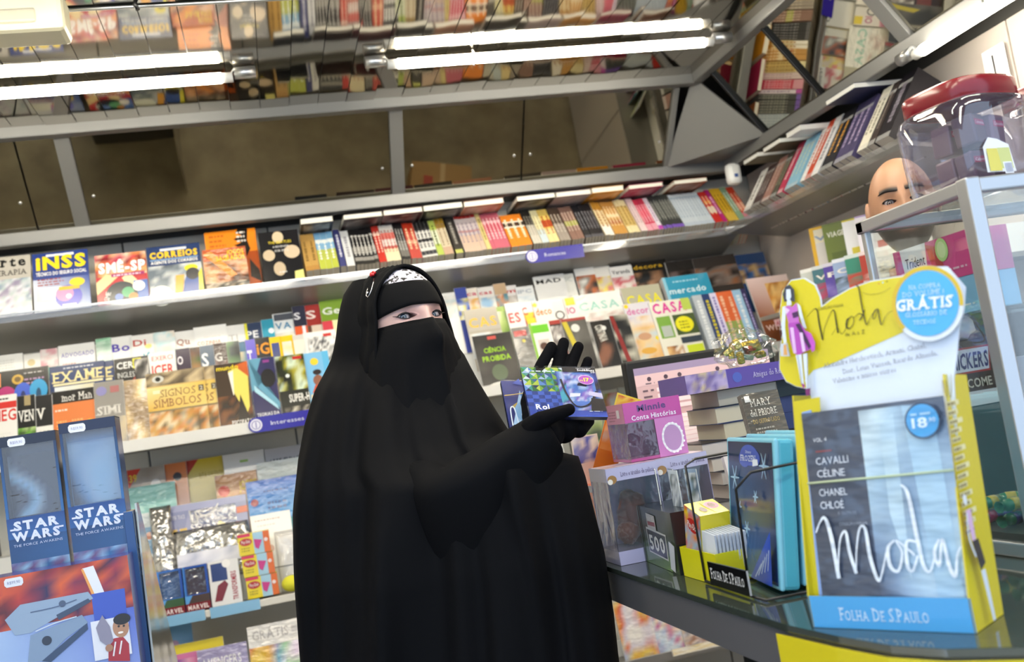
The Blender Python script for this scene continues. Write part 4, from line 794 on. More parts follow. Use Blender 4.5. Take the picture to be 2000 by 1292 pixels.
# ------------------------------------------------------------------ lower shelves: toys, bags, magazines
def toy_box(row, xl, yt, xr, depth, base, art, label, cat='toy box', window=None, tray='#2a4a80', name='toy_box', group=None, mtl=None, lift=0.0, dy=0.0):
    """carton with printed front; window = (u0,v0,u1,v1) cut-out closed by clear film over a recessed tray"""
    xa, xb, h = row.span(xl, yt, xr); w = xb - xa; h -= lift
    lv = dy
    while any(xa < q - .0004 and xb > p + .0004 and lv - t2 - .002 < l < lv + depth + .002 for p, q, l, t2 in row.used): lv += .001
    row.used.append((xa, xb, lv, depth))
    o = empty(name, frame((0.5 * (xa + xb), row.y + lv, row.z), (1, 0, 0), row.up) @ T(0, lift, 0), label, cat, group)
    fill_box(o, w, h, depth, base, art, window, tray, mtl)
    return o
def fill_box(o, w, h, depth, base, art, window=None, tray='#2a4a80', mtl=None):
    mb = MB()
    if window is None: mb.box(-w / 2, 0, -depth, w / 2, h, 0, base)
    else:
        u0, v0, u1, v1 = window; X0, X1, Y0, Y1 = (u0 - .5) * w, (u1 - .5) * w, v0 * h, v1 * h
        mb.box(-w / 2, 0, -depth, -w / 2 + .0015, h, 0, base); mb.box(w / 2 - .0015, 0, -depth, w / 2, h, 0, base)
        mb.box(-w / 2, 0, -depth, w / 2, h, -depth + .0015, base); mb.box(-w / 2, 0, -depth, w / 2, .0015, 0, base); mb.box(-w / 2, h - .0015, -depth, w / 2, h, 0, base)
        for a, b, c, d in ((-w / 2, 0, X0, h), (X1, 0, w / 2, h), (X0, 0, X1, Y0), (X0, Y1, X1, h)):
            if c - a > 1e-4 and d - b > 1e-4: mb.box(a, b, -.0012, c, d, 0, base)
    mb.build('carton', mtl or GLOSSP, o)
    if window is not None:
        mb = MB(); g = .003; mb.box(X0 - .001, Y0 - .001, -depth + .002, X1 + .001, Y1 + .001, -depth * .55, tray); mb.build('tray', GLOSSP, o)
        mb = MB(); mb.box(X0, Y0, -.0009, X1, Y1, -.0003, (1, 1, 1, 1)); mb.build('film_window', FILM, o)
    P = Print(w, h); draw(P, art); P.put('artwork', mtl or GLOSSP, o)
GS = 'boxed toys on the lower wall shelf'
MV = lambda c1: [('r', 0, 0, .08, 1, '#3a78c8'), ('r', .92, 0, 1, 1, '#2a50a8'), ('r', 0, 0, 1, .17, '#7a1c22'), ('t', 'MARVEL', .08, .03, .1, '#eadada', .84, {'off': .03}), ('r', .0, .17, 1, .34, c1), ('y', [(0, .34), (.3, .34), (.12, .17), (0, .17)], '#5a9ad8')]
toy_box(R3a, 305, 1117, 353, .06, '#2a62b8', MV('#3a5a38'), 'blue window toy box with red lettered base, left one on lower shelf', window=(.1, .36, .9, .95), tray='#3f6ea8', group=GS)
toy_box(R3a, 355, 1108, 403, .06, '#2450a8', MV('#4a3a34'), 'blue window toy box with red lettered base, right one on lower shelf', window=(.1, .36, .9, .95), tray='#4a3a4c', group=GS)
toy_box(R3a, 405, 1099, 464, .05, '#e2e2e4', [('r', .08, .55, .6, .95, '#2c3f78'), ('y', [(.1, .1), (.35, .1), (.6, .45), (.5, .55), (.25, .45)], '#7a2a34'), ('c', .6, .92, .14, '#f0eeee'), ('t', 'TRANSFORMERS', .88, .08, .12, '#a82a34', .95, {'rot': 1.571, 'off': .02})], 'white toy carton with upright red lettering on lower shelf', group=GS)
PD = [('r', 0, 0, 1, 1, '#ecd82a'), ('r', .48, 0, 1, 1, '#a8d0e8'), ('r', .8, 0, 1, 1, '#e0702a'), ('r', .0, .86, .4, 1, '#d83a5a'), ('c', .24, .62, .2, '#b8322c', .12), ('t', 'Play-Doh', .1, .56, .15, '#f2e8e0', .28, Bd), ('l', .08, .3, .36, 2, .12, '#a89a1a'), ('y', [(.5, .7), (.76, .62), (.62, .2), (.52, .3)], '#c83a8a'), ('c', .88, .6, .06, '#f0e0e0')]
for k, (w1, lift) in enumerate((('bottom', 0), ('middle', .0735), ('top', .147))):
    xa, xb, h = R3a.span(466, 1063, 527)
    o = empty('toy_box', T(0.5 * (xa + xb) + [.008, .004, 0][k], R3a.y + .012, R3a.z + lift + .001), f'yellow and orange modelling clay carton, {w1} of the stack of three', 'toy box', GS)
    o.matrix_basis = o.matrix_basis @ RX(90); fill_box(o, xb - xa, .0715, .05, '#ecd82a', PD)
def pillow(row, xl, yt, xr, th, label, mtl, seed, name='gift_bag', cat='bag', crump=.004, group='bags on the lower wall shelf', dy=0.0):
    xa, xb, h = row.span(xl, yt, xr); w = xb - xa; n = 16; m = 16; mb = MB()
    def pt(i, j, sg):
        u, v = i / n * 2 - 1, j / m * 2 - 1
        b = max(0, 1 - u ** 4) ** .6 * max(0, 1 - v ** 4) ** .6
        d = noise.noise(Vector((u * 3 + seed, v * 3, seed * 2 + sg))) * crump * 2 + noise.noise(Vector((u * 8 + seed, v * 8, seed))) * crump
        return (u * w / 2 * (1 - .04 * abs(v)), (v + 1) / 2 * h, sg * (th / 2 * b + d * b) - th / 2)
    for sg in (1, -1):
        for i in range(n):
            for j in range(m):
                q = [pt(i, j, sg), pt(i + 1, j, sg), pt(i + 1, j + 1, sg), pt(i, j + 1, sg)]
                mb.face(q if sg > 0 else q[::-1], '#e0e0e0', True)
    return mb.build(name, mtl, None, frame((.5 * (xa + xb), row.y + dy, row.z), (1, 0, 0), row.up), label, cat, group)
pillow(R3b, 288, 990, 332, .045, 'narrow crumpled silver gift bag on lower shelf', FOIL, 1)
tie = pillow(R3b, 334, 1038, 486, .035, 'wide silver gift bag with clear front on lower shelf', FOIL, 4)
P = Print(.24, .05); P.photo(0, 0, 1, 1, ['#b8bcd0', '#d8d8e2', '#a8acc4'], 3, 8, 3, 3); P.put('band', GLOSSP, tie, T(0, .05, .006))
pillow(R3a, 533, 1040, 596, .03, 'clear plastic bag beside the stack of clay cartons', FILM, 7, dy=.032)
lm = MB(); lm.sphere((0, 0, .028), .028, '#e0dc38', 16, 10, (1.25, .9, 1)); lm.build('toy_ball', mat('yellow_plush', '#dcd93a', .8), None, T(atY(572, 1150, 3.58).x, 3.577, R3a.z), 'plain yellow oval soft toy at the shelf edge beside the robe', 'toy')
magazine(R3b, 488, 1008, 566, Q('#eeece8', None, '#fff', None, ex=[('l', .1, .88, .8, 1, .05, '#c0a8a0'), ('l', .15, .78, .6, 1, .05, '#d8ccc8'), ('c', .4, .35, .1, '#d8b0a0')]), 'plain white children book on lower shelf behind the clay cartons', t=.01, cat='book', name='book')
cb = toy_box(R3c, 326, 990, 480, .02, '#8f94bc', [('r', 0, .86, 1, 1, '#9a9fc8'), ('y', [(.0, .5), (.2, .5), (.26, .86), (0, .86)], '#7a80b0'), ('t', 'SUPER TRACK', .03, .7, .09, '#e4e4f0', .18), ('r', .04, 0, .1, .5, '#c8a02a'), ('r', .13, 0, .22, .5, '#d8b02a'), ('r', .86, .62, 1, .76, '#d8602a'), ('s', [(.27, .84), (.3, .6), (.36, .62), (.34, .8)], .012, '#ece8e0'), ('s', [(.36, .82), (.44, .7), (.56, .74), (.64, .9)], .012, '#ece8e0')], 'lilac blister pack with white cords and a yellow toy car', window=(.27, .05, .85, .84), tray='#3c4070', group=GS)
ca = empty('toy_car', Matrix.Identity(4)); ca.parent = cb; ca.name = 'toy_car'
mb = MB(); mb.box(-.026, -.011, 0, .026, .011, .008, '#dcc828', bev=.004); mb.box(-.012, -.009, .008, .014, .009, .014, '#2a2a2a', bev=.003); mb.box(-.008, -.0085, .0135, .006, .0085, .0155, '#dcc828', bev=.001)
bpy.data.objects.remove(ca); mb.build('toy_car', GLOSSP, cb, T(.05, .07, -.0155) @ RZ(-35))
magazine(R3c, 479, 942, 585, [('r', 0, 0, 1, 1, '#3a8ad8'), ('g', 0, .3, 1, 1, '#3a9ae0', '#4aa8e4', '#3468c8', '#3a70cc'), ('r', 0, 0, 1, .28, '#2fa8b0'), ('c', .12, .62, .07, '#a83030'), ('l', .3, .78, .8, 1, .05, '#2a4a90'), ('l', .35, .56, .7, 2, .09, '#2a5aa0'), ('l', .35, .14, .5, 1, .05, '#1a6a80')], 'bright blue book in glossy film on lower shelf beside the robe', mtl=WRAPP, t=.012, cat='book', name='book')
LS = ' at top of lower shelf'
magazine(R3d, 244, 919, 320, Q('#b8a898', None, '#fff', ['#7a6a5c', '#c8bcae', '#3a3430'], seed=3, pv=(.03, 1), ex=[('y', [(.05, .7), (.4, 1), (.05, 1)], '#d8402a'), ('t', '39', .08, .8, .12, '#f0d03a', .2, Bd), ('t', 'NTE', .3, .62, .1, '#efeae4', .4), ('c', .75, .72, .13, '#e4e2de')]), 'taupe book with red corner flash and white disc' + LS, t=.012, cat='book', name='book')
magazine(R3c, 242, 955, 340, Q('#dfe8ea', None, '#fff', None, ex=[('r', 0, .62, 1, 1, '#9ad4cc'), ('c', .1, .5, .07, '#c8605a'), ('r', .5, .1, 1, .55, '#7a80b8'), ('r', .05, .05, .55, .42, '#8ab8dc'), ('c', .4, .3, .08, '#d88a6a')]), 'aqua and white activity book in film on lower shelf', mtl=WRAPP)
magazine(R3d, 319, 907, 362, Q('#e8884a', None, '#fff', None, ex=[('g', 0, 0, 1, .8, '#f0e4dc', '#f0e0d4', '#e88a3a', '#e8823a'), ('c', .55, .78, .2, '#3a302c')]), 'orange fading book with black round seal' + LS, t=.012, cat='book', name='book')
magazine(R3d, 361, 900, 433, Q('#e8cc2a', None, '#fff', None, ex=[('g', 0, .0, 1, 1, '#f0e8c8', '#f0e4a0', '#e8c82a', '#ecd030'), ('y', [(0, .76), (.34, 1), (0, 1)], '#c8402a'), ('t', 'RITA VALENTE', .32, .68, .1, '#c8a81e', .64), ('c', .9, .2, .05, '#b04a2a')]), 'yellow book with red corner flash' + LS, t=.014, cat='book', name='book')
magazine(R3c, 418, 930, 500, Q('#c88a5a', None, '#fff', ['#a86a40', '#e0b080', '#d89a5a'], seed=3, pv=(.03, 1), ex=[('c', .18, .76, .14, '#d8503a'), ('t', 'JOGOS', .55, .74, .14, '#e8d03a', .42, Bd), ('t', 'SAGR ADOS', .35, .54, .14, '#e8d03a', .62, Bd)]), 'tan wrapped book with yellow title on lower shelf', mtl=WRAPP, t=.012, cat='book', name='book')
magazine(R3d, 434, 889, 514, Q('#f0eeea', None, '#fff', None, ex=[('r', .4, .84, .6, .88, '#a8cc6a'), ('l', .15, .62, .85, 2, .14, '#ecd4cc')]), 'white rounded book with faint pink lettering' + LS, t=.014, cat='book', name='book')
magazine(R3d, 516, 878, 592, Q('#cfcdd0', 'AUSCHWI', '#6a6a6e', None, .16, .8, .66, serif=True), 'light grey book with serif capitals half behind the robe', t=.014, cat='book', name='book')
magazine(R3c, 500, 905, 590, Q('#9ab0ac', None, '#fff', ['#7a9490', '#b8ccc8', '#e0e8e6'], seed=8, pv=(.03, 1)), 'grey-green wrapped book above the blue one', mtl=WRAPP, t=.01, cat='book', name='book')
for xl, yt, xr, bg, pal, lab in ((1128, 775, 1165, '#dfe6c8', GREENS, 'pale green magazine under the middle shelf right of the hand'), (1166, 765, 1205, '#e8e8d8', ['#e8ecd8', '#a8c850', '#d84a3a', '#f0f0ea'], 'white and lime magazine under the middle shelf'), (1206, 757, 1245, '#e4e8dc', ['#7ab05a', '#e8ece0', '#c8d8b0'], 'green spotted magazine left of the monitor'), (1010, 790, 1080, '#ecece8', PALE, 'white magazine under the shelf behind the gloved hand')):
    magazine(R3d, xl, yt, xr, Q(bg, None, '#fff', pal, seed=len(lab), pv=(.03, .95)), lab)
for x0, x1, y in ((322, 398, 1190), (408, 506, 1175)):
    a = atY(x0, y, 3.538); b = atY(x1, y - 12, 3.538)
    mb = MB(); mb.box(a.x, 3.5355, .755, b.x, 3.5385, .79, '#8cc0e8'); q = mb.build('edge_strip', GLOSSP, s3); world_child(q, s3)
# lowest shelf
G4 = 'magazines on the lowest wall shelf'
magazine(R4b, 322, 1205, 372, Q('#8cc4ec', None, '#fff', None, ex=[('c', .25, .75, .2, '#d8a8c8'), ('c', .8, .2, .1, '#f0f4f8')]), 'sky blue wavy edged magazine on lowest shelf', group=G4)
magazine(R4a, 330, 1262, 436, Q('#e8d42a', None, '#fff', ['#8ac8ec', '#b8dcf0', '#e8d42a'], seed=3, pv=(.0, .8)), 'yellow topped magazine on lowest shelf', group=G4)
magazine(R4a, 338, 1278, 390, Q('#d87ab0', None, '#fff', ['#d84a98', '#e8a8c8', '#8a4aa8'], seed=5, pv=(.0, .95)), 'pink childrens magazine on lowest shelf', dy=-.012, group=G4)
magazine(R4a, 385, 1268, 482, Q('#a8a0cc', 'AVENGERS', '#f2f0f6', ['#6a5aa8', '#c8c0e0', '#e8e4f0', '#5aa05a'], .09, .8, .82, 6, pv=(.0, .8)), 'violet magazine with white slanted title on lowest shelf', dy=-.024, mtl=WRAPP, group=G4)
magazine(R4a, 482, 1222, 606, Q('#ece9e6', 'GRÁTIS', '#b8b4b4', ['#e8c83a', '#d86a3a', '#5a9ad0', '#8ac87a', '#e8e0f0', '#c88ad0'], .08, .56, .88, 9, pv=(.0, .82), ex=[('r', .68, .89, .93, .95, '#c8c4c4')]), 'white topped colourful magazine with grey GRATIS title on lowest shelf', dy=-.036, mtl=WRAPP, group=G4)
for xl, yt, xr, bg, pal, lab in ((1195, 1176, 1262, '#e6e2de', ['#f0ece8', '#d8d0e0', '#d8603a', '#e8c84a', '#a8b8d8'], 'white magazine with orange picture below the counter'), (1258, 1196, 1330, '#cfdcee', ['#dce6f2', '#a8c4e4', '#c83a8a', '#ecd8c0', '#c8d4e8'], 'pale blue magazine with magenta spot below the counter'), (1330, 1226, 1400, '#c8c8d0', ['#8a8a98', '#d8c0a8', '#e0dce4', '#a8785a'], 'grey and beige boxed magazine below the counter')):
    magazine(R4a, xl, yt, xr, Q(bg, None, '#fff', pal, seed=len(lab), pv=(.0, 1)), lab, mtl=WRAPP, group=G4)
magazine(R4a, 1300, 1262, 1470, Q('#ece4d0', None, '#fff', ['#f2e8d0', '#e8d08a', '#f4f0e8'], seed=4, pv=(0, 1)), 'cream and gold glossy magazine lowest below the counter', dy=-.06, mtl=WRAPP, group=G4)
# ------------------------------------------------------------------ toy boxes stacked at the left, near the camera
st = empty('display_stand', T(-.47, 2.28, 0), 'polished metal display stand under the blue toy boxes', 'stand')
mb = MB(); mb.box(-.32, -.12, 0, .155, .14, .80, (1, 1, 1, 1), bev=.004); mb.build('plinth', DGREY, st)
mb = MB(); mb.box(-.32, -.01, .80, .12, .14, 1.075, (1, 1, 1, 1), bev=.003); mb.build('step', DGREY, st)
mb = MB(); pts = [(-.10, .02), (.0, 1.20), (.03, 1.20), (.14, 1.07), (.36, .80), (.5, .02)]
CH = mat('polished_steel', '#b8b4a8', rough=.16, metal=1.0, bump=(3, .5, .02, (1, 1, .4)))
mb.face([(.160, y, z) for y, z in pts][::-1], (1, 1, 1, 1)); mb.face([(.164, y, z) for y, z in pts], (1, 1, 1, 1))
for i in range(len(pts)):
    p, q = pts[i], pts[(i + 1) % len(pts)]; mb.face([(.160, *p), (.160, *q), (.164, *q), (.164, *p)], (1, 1, 1, 1))
mb.build('side_panel', CH, st)
sbx = empty('toy_box', T(-.3215, 2.30, .801), 'narrow dark blue toy box standing behind the large spaceship box', 'toy box'); fb = MB(); fb.box(-.009, -.05, 0, .009, .05, .385, '#1f4a86', cols={'u': '#c8c0a8'}, bev=.001); fb.build('carton', GLOSSP, sbx)
P = Print(.09, .37); P.grad(0, 0, 1, 1, '#2a5a9a', '#1c3c78', '#16305e', '#24508c'); P.lines(.2, .8, .8, 4, .05, '#8fb0dc'); P.put('side_print', GLOSSP, sbx, T(.0092, 0, .008) @ RZ(90) @ RX(90))
def price_tag(o, u, v, w, h, text):
    mb = MB(); a = .017; b = .0085; cx = (u - .5) * w; cy = v * h
    mb.face([(cx + x, cy + y, .0012) for x, y in ((-a, -b * .5), (-a * .8, -b), (a * .8, -b), (a, -b * .5), (a, b * .5), (a * .8, b), (-a * .8, b), (-a, b * .5))], '#dfe6f4')
    q = mb.build('price_sticker', PRINT, o)
    P = Print(.03, .012); P.text(text, .12, .25, .5, '#8a90b8', .76); P.put('price', PRINT, q, T(cx, cy - .006, .0013), lname='price')
    return q
def wars(P, u0, v0, u1, v1, c):
    P.text('STAR', u0 + .05 * (u1 - u0), v0 + (v1 - v0) * .52, (v1 - v0) * .42, c, (u1 - u0) * .9, off=.05)
    P.text('WARS', u0, v0, (v1 - v0) * .42, c, (u1 - u0) * .95, off=.05)
    P.rect(u0 - .02, v0 + (v1 - v0) * .52, u0 + .2 * (u1 - u0), v0 + (v1 - v0) * .60, c); P.rect(u1 - .14 * (u1 - u0), v0 + (v1 - v0) * .34, u1 + .03, v0 + (v1 - v0) * .42, c)
def figure_box(px0, py0, px1, py1, y, label, c_in, dark, price):
    a = atY(px0, py0, y); b = atY(px1, py1, y); w = b.x - a.x; h = a.z - 1.076
    o = empty('toy_box', T((a.x + b.x) / 2, y, 1.0765) @ RX(90), label, 'toy box', 'tall blue toy boxes on the display stand')
    base = '#16386e'
    art = [('g', 0, 0, 1, .30, '#1c4a78', '#28588c', '#24548c', '#1a3f74'), ('g', 0, .30, .05, 1, '#2a6ab0', '#2a6ab0', '#16264e', '#16264e'), ('g', .95, .30, 1, 1, '#2c70b8', '#2c70b8', '#121c3e', '#121c3e'), ('r', 0, .93, 1, 1, dark)]
    fill_box(o, w, h, .07, base, [], window=(.05, .435, .95, .93), tray=c_in)
    P = Print(w, h); draw(P, art + [('p', 0, .0, 1, .14, ['#24548a', '#3a78b0', '#6a4a78', '#8ab4d8'], 4, 8, 4, 2)])
    P.grad(.0, .30, 1, .44, '#24589a', '#2a62a4', '#1c4488', '#1a4084')
    wars(P, .07, .285, .93, .425, '#d3dcf2'); P.text('THE FORCE AWAKENS', .08, .245, .018, '#b8c8e6', .84)
    P.put('artwork', GLOSSP, o); price_tag(o, .32, .955, w, h, 'R$59,90')
    mb = MB(); n = 10  # printed backdrop card inside the tray
    Q_ = Print(w * .89, h * .49); Q_.photo(0, 0, 1, 1, [dark, c_in, mixc(c_in, '#bfe0f8', .5), '#8cc4ee', c_in, dark], 5 if px0 > 0 else 9, 10, 14, 1.5); Q_.grad(0, .86, 1, 1, c_in, c_in, dark, dark); Q_.put('backdrop', GLOSSP, o, T(0, h * .445, -.037))
    return o
figure_box(113, 828, 223, 811, 2.26, 'tall blue toy box with white lettering, right one of the pair', '#4a8ac8', '#101c40', '')
figure_box(-6, 856, 106, 832, 2.27, 'tall dark blue toy box with white lettering at left edge of frame', '#14284e', '#0c1630', '')
o = empty('toy_box', T(-.5, 2.16, .801) @ RZ(1) @ RX(90), 'large toy box with red banner and grey spaceship picture', 'toy box')
w, h = .36, .302
fill_box(o, w, h, .10, '#3a3a90', [])
P = Print(w, h)
def U(px, py):
    d = onplane(px, py, (-.5, 2.16, .801), Vector((0, -1, 0))); return ((d.x + .5) / w + .5, (d.z - .801) / h)
P.grad(0, 0, 1, .68, '#8fb4e4', '#9ab0e8', '#4a62c8', '#b8d4f0'); P.photo(0, .66, 1, 1, ['#5a1a24', '#b0302a', '#d8602a', '#6a2440', '#a03040', '#2a2050'], 6, 14, 6, 2.4)
P.poly([U(160, 1110), U(182, 1104), U(210, 1172), U(190, 1176)], '#e2e6f4'); P.poly([U(158, 1112), U(162, 1110), U(192, 1176), U(186, 1177)], '#e8a050')
P.poly([U(178, 1160), U(243, 1148), U(248, 1205), U(185, 1215)], '#3a56c0')
P.poly([U(40, 1180), U(172, 1155), U(182, 1168), U(120, 1200), U(60, 1235), U(30, 1240), U(10, 1210)], '#8fa6c4')     # generic grey toy spaceship
P.poly([U(55, 1292), U(60, 1240), U(160, 1200), U(172, 1215), U(130, 1245), U(85, 1290)], '#7f97b8'); P.poly([U(110, 1200), U(172, 1168), U(178, 1174), U(115, 1210)], '#3a4a68'); P.poly([U(82, 1290), U(170, 1216), U(172, 1228), U(100, 1292)], '#34486a'); P.circ(*U(92, 1250), .025, '#2a3448'); P.circ(*U(122, 1178), .018, '#4a5a78')
P.stroke([U(70, 1232), U(110, 1215), U(150, 1203)], .006, '#c8d8ec'); P.stroke([U(60, 1195), U(110, 1184), U(150, 1170)], .005, '#4a5c80')
P.rect(*U(186, 1290), *U(249, 1200), '#dfe4f2')
P.poly([U(212, 1290), U(212, 1262), U(222, 1246), U(240, 1242), U(252, 1256), U(254, 1290)], '#a82a38'); P.circ(*U(236, 1224), .042, '#b08468', .055); P.circ(*U(238, 1208), .045, '#1c1616', .03); P.circ(*U(232, 1222), .006, '#241a18'); P.circ(*U(242, 1221), .006, '#241a18'); P.circ(*U(236, 1234), .014, '#f2ece8', .006); P.stroke([U(226, 1252), U(222, 1280)], .008, '#e8e4ec'); P.stroke([U(238, 1250), U(234, 1276)], .008, '#e8e4ec')
P.poly([U(188, 1225), U(200, 1200), U(215, 1222), U(222, 1250), U(212, 1262), U(196, 1250)], '#8a88a0'); P.circ(*U(214, 1264), .02, '#a87a60')
P.put('artwork', GLOSSP, o); price_tag(o, U(27, 1136)[0], U(27, 1136)[1], w, h, 'R$99,90')
# ------------------------------------------------------------------ right wall: magazine rack and hanging packs
sk = empty('wall_shelf', T(2.147, 3.0, 1.48), 'narrow shelf of overlapping magazines on the right wall', 'shelf')
mb = MB(); mb.box(1.86, 2.3, 1.466, 2.147, 3.5, 1.48, (1, 1, 1, 1)); q = mb.build('board', SHELFU, sk); world_child(q, sk)
mb = MB(); mb.box(1.995, 2.3, 1.48, 2.147, 3.5, 1.56, (1, 1, 1, 1)); q = mb.build('riser', WHITE, sk); world_child(q, sk)
RW = [(1579, 447, .3, 1.98, '#e8e0c8', '#e0b02a', 'Wo', '#8a9ab8', 'yellow framed magazine'), (1604, 440, .29, 1.985, '#6a7a34', '#5a6a2c', 'VIAGEM DE C', '#f0f0e0', 'olive green magazine with white title'), (1643, 432, .29, 1.99, '#e8e8ea', '#d8c83a', None, '#fff', 'white magazine with yellow block'), (1668, 424, .28, 1.995, '#efe8f0', '#b8a0d0', None, '#fff', 'white and lilac magazine'), (1692, 420, .28, 2.0, '#e8e4e2', '#c86a5a', None, '#fff', 'white and coral magazine')]
for k, (px, py, h, X, bg, c2, tt, tc, lab) in enumerate(RW):
    p = atX(px, py, X); w = .19; base = 1.562; h = p.z - base
    x = Vector((.62, -.78, 0)).normalized(); c = Vector((p.x, p.y, base)) + x * w / 2
    o = paper_block(w, h, .006, bg).build('magazine', PRINT, None, frame(c, x, (0, 0, 1)), lab + ' fanned on the right wall shelf', 'magazine', 'magazines fanned on the right wall')
    P = Print(w, h); draw(P, Q(bg, tt, tc, None, .1, .7, .74, ex=[('r', .1, .1, .55, .45, c2), ('r', 0, .97, 1, 1, c2)] if k else [('r', 0, 0, .08, 1, c2), ('r', 0, .95, 1, 1, c2), ('r', .08, .05, .9, .7, '#d8d4d0')])); P.put('cover', GLOSSP, o)
RW2 = [(1562, 528, '#cfd4d0', '#b8c03a', 'grey-green'), (1584, 522, '#4a7a88', '#c83a6a', 'teal and pink'), (1606, 516, '#5a4aa8', '#8a7ac8', 'violet'), (1624, 508, '#9ab0d8', '#2a3a2a', 'pale blue'), (1648, 500, '#3a8a78', '#c83a34', 'green and red'), (1676, 493, '#a83a30', '#e0d0c8', 'dark red'), (1700, 487, '#e4e2da', '#4a4a48', 'white lettered')]
for k, (px, py, bg, c2, lab) in enumerate(RW2):
    X = 1.90 + .004 * k; p = atX(px, py, X); w = .17; h = p.z - 1.4815; x = Vector((.55, -.83, 0)).normalized(); c = Vector((p.x, p.y, 1.4815)) + x * w / 2
    o = paper_block(w, h, .006, bg).build('magazine', PRINT, None, frame(c, x, (0, 0, 1)), lab + ' magazine in the front fan on the right wall', 'magazine', 'magazines fanned on the right wall')
    P = Print(w, h); draw(P, Q(bg, ['', 'W', 'PI', 'Ol', '', '', 'cor'][k] or None, '#f0ece8', [bg, mixc(bg, c2, .5), c2, bg], .14, .4, .6, k + 3, pv=(.03, .5), ex=[('r', 0, .9, 1, 1, mixc(bg, '#ffffff', .6))])); P.put('cover', GLOSSP, o)
hk = MB(); hk.box(-.045, -.005, -.14, .045, .0, 0, '#f2f2f0', bev=.002); hkm = hk.mesh('hang_pack', GLOSSP)
for k, (yy, zz) in enumerate(((2.36, 2.08), (2.22, 2.09), (2.08, 2.08), (1.94, 2.09))):
    M = frame((2.115, yy, zz), (0, -1, 0), (0, 0, 1)); o = inst('hang_pack', hkm, None, T(2.135, yy, zz) @ RZ(-90), ['white hanging pack farthest along the right wall', 'second white hanging pack on the right wall', 'third white hanging pack on the right wall', 'nearest white hanging pack on the right wall'][k], 'package', 'white packs hanging under the right tube')
    P = Print(.08, .12); P.rect(.42, .3, .5, .9, '#2a2a2c'); P.poly([(.1, .3), (.3, .5), (.1, .7)], '#c8c8c4'); P.put('print', PRINT, o, T(0, -.0056, -.13) @ RX(90))
# ------------------------------------------------------------------ glass counter
CT = .954
edge = [(.551, 2.45), (.552, 1.9), (.553, 1.6), (.554, 1.3), (.557, 1.12), (.570, 1.027), (.586, .954), (.615, .902), (.666, .854), (.74, .81), (.85, .78)]
counter = empty('glass_counter', T(.9, 1.5, 0), 'green-edged glass counter with a steel fascia', 'counter')
def poly_slab(pts, z0, z1, mtl, name, parent, edgem=None):
    mb = MB(); mb.face([(x, y, z1) for x, y in pts], (1, 1, 1, 1)); mb.face([(x, y, z0) for x, y in reversed(pts)], (1, 1, 1, 1))
    n = len(pts)
    for i in range(n):
        p, q = pts[i], pts[(i + 1) % n]; mb.face([(*p, z0), (*q, z0), (*q, z1), (*p, z1)][::-1] if False else [(*p, z0), (*p, z1), (*q, z1), (*q, z0)][::-1], (1, 1, 1, 1))
    o = mb.build(name, mtl, parent); world_child(o, parent); return o
pts = list(reversed(edge)) + [(1.22, 2.45), (1.22, 1.62), (1.6, 1.62), (1.6, .78)]
poly_slab([(x, y) for x, y in pts][::-1], CT - .008, CT, COUNTERG, 'glass_top', counter)
def strip(pl, off, z0, z1, mtl, name, th=.003):
    mb = MB(); P = []
    for i, p in enumerate(pl):
        a = Vector(pl[max(i - 1, 0)]); b = Vector(pl[min(i + 1, len(pl) - 1)]); d = (b - a).normalized(); n = Vector((d.y, -d.x))
        P.append((Vector(p) - n * -off, Vector(p) - n * -(off + th)))
    for (a, a2), (b, b2) in zip(P[:-1], P[1:]):
        mb.face([(*a, z0), (*a, z1), (*b, z1), (*b, z0)], (1, 1, 1, 1)); mb.face([(*a2, z0), (*b2, z0), (*b2, z1), (*a2, z1)], (1, 1, 1, 1))
        mb.face([(*a, z1), (*a2, z1), (*b2, z1), (*b, z1)], (1, 1, 1, 1)); mb.face([(*a, z0), (*b, z0), (*b2, z0), (*a2, z0)], (1, 1, 1, 1))
    o = mb.build(name, mtl, counter); world_child(o, counter); return o
strip(edge, -.0022, CT - .0085, CT + .0004, EDGEG, 'polished_edge', .002)
FASC = mat('steel_fascia', '#9a9aa0', rough=.28, metal=.7)
strip(edge, -.016, .890, CT - .0086, FASC, 'fascia', .012)
mb = MB(); mb.box(.56, .95, .885, 1.2, 2.4, .893, (1, 1, 1, 1))
for x, y in ((.64, 1.42), (.64, 2.3), (1.15, 1.42), (1.15, 2.3), (1.5, 1.0), (1.5, 1.5)):
    mb = MB(); mb.tube([(x, y, 0), (x, y, CT - .009)], .012, 10, (1, 1, 1, 1)); q = mb.build('leg', BLACK, counter); world_child(q, counter)
mb = MB()
for a, b in (((.62, 1.42), (1.2, 1.42)), ((.62, 2.3), (1.2, 2.3)), ((1.1, 1.0), (1.55, 1.0))): mb.tube([(*a, CT - .02), (*b, CT - .02)], .010, 8, (1, 1, 1, 1))
q = mb.build('frame', BLACK, counter); world_child(q, counter)
Z0 = CT + .0006

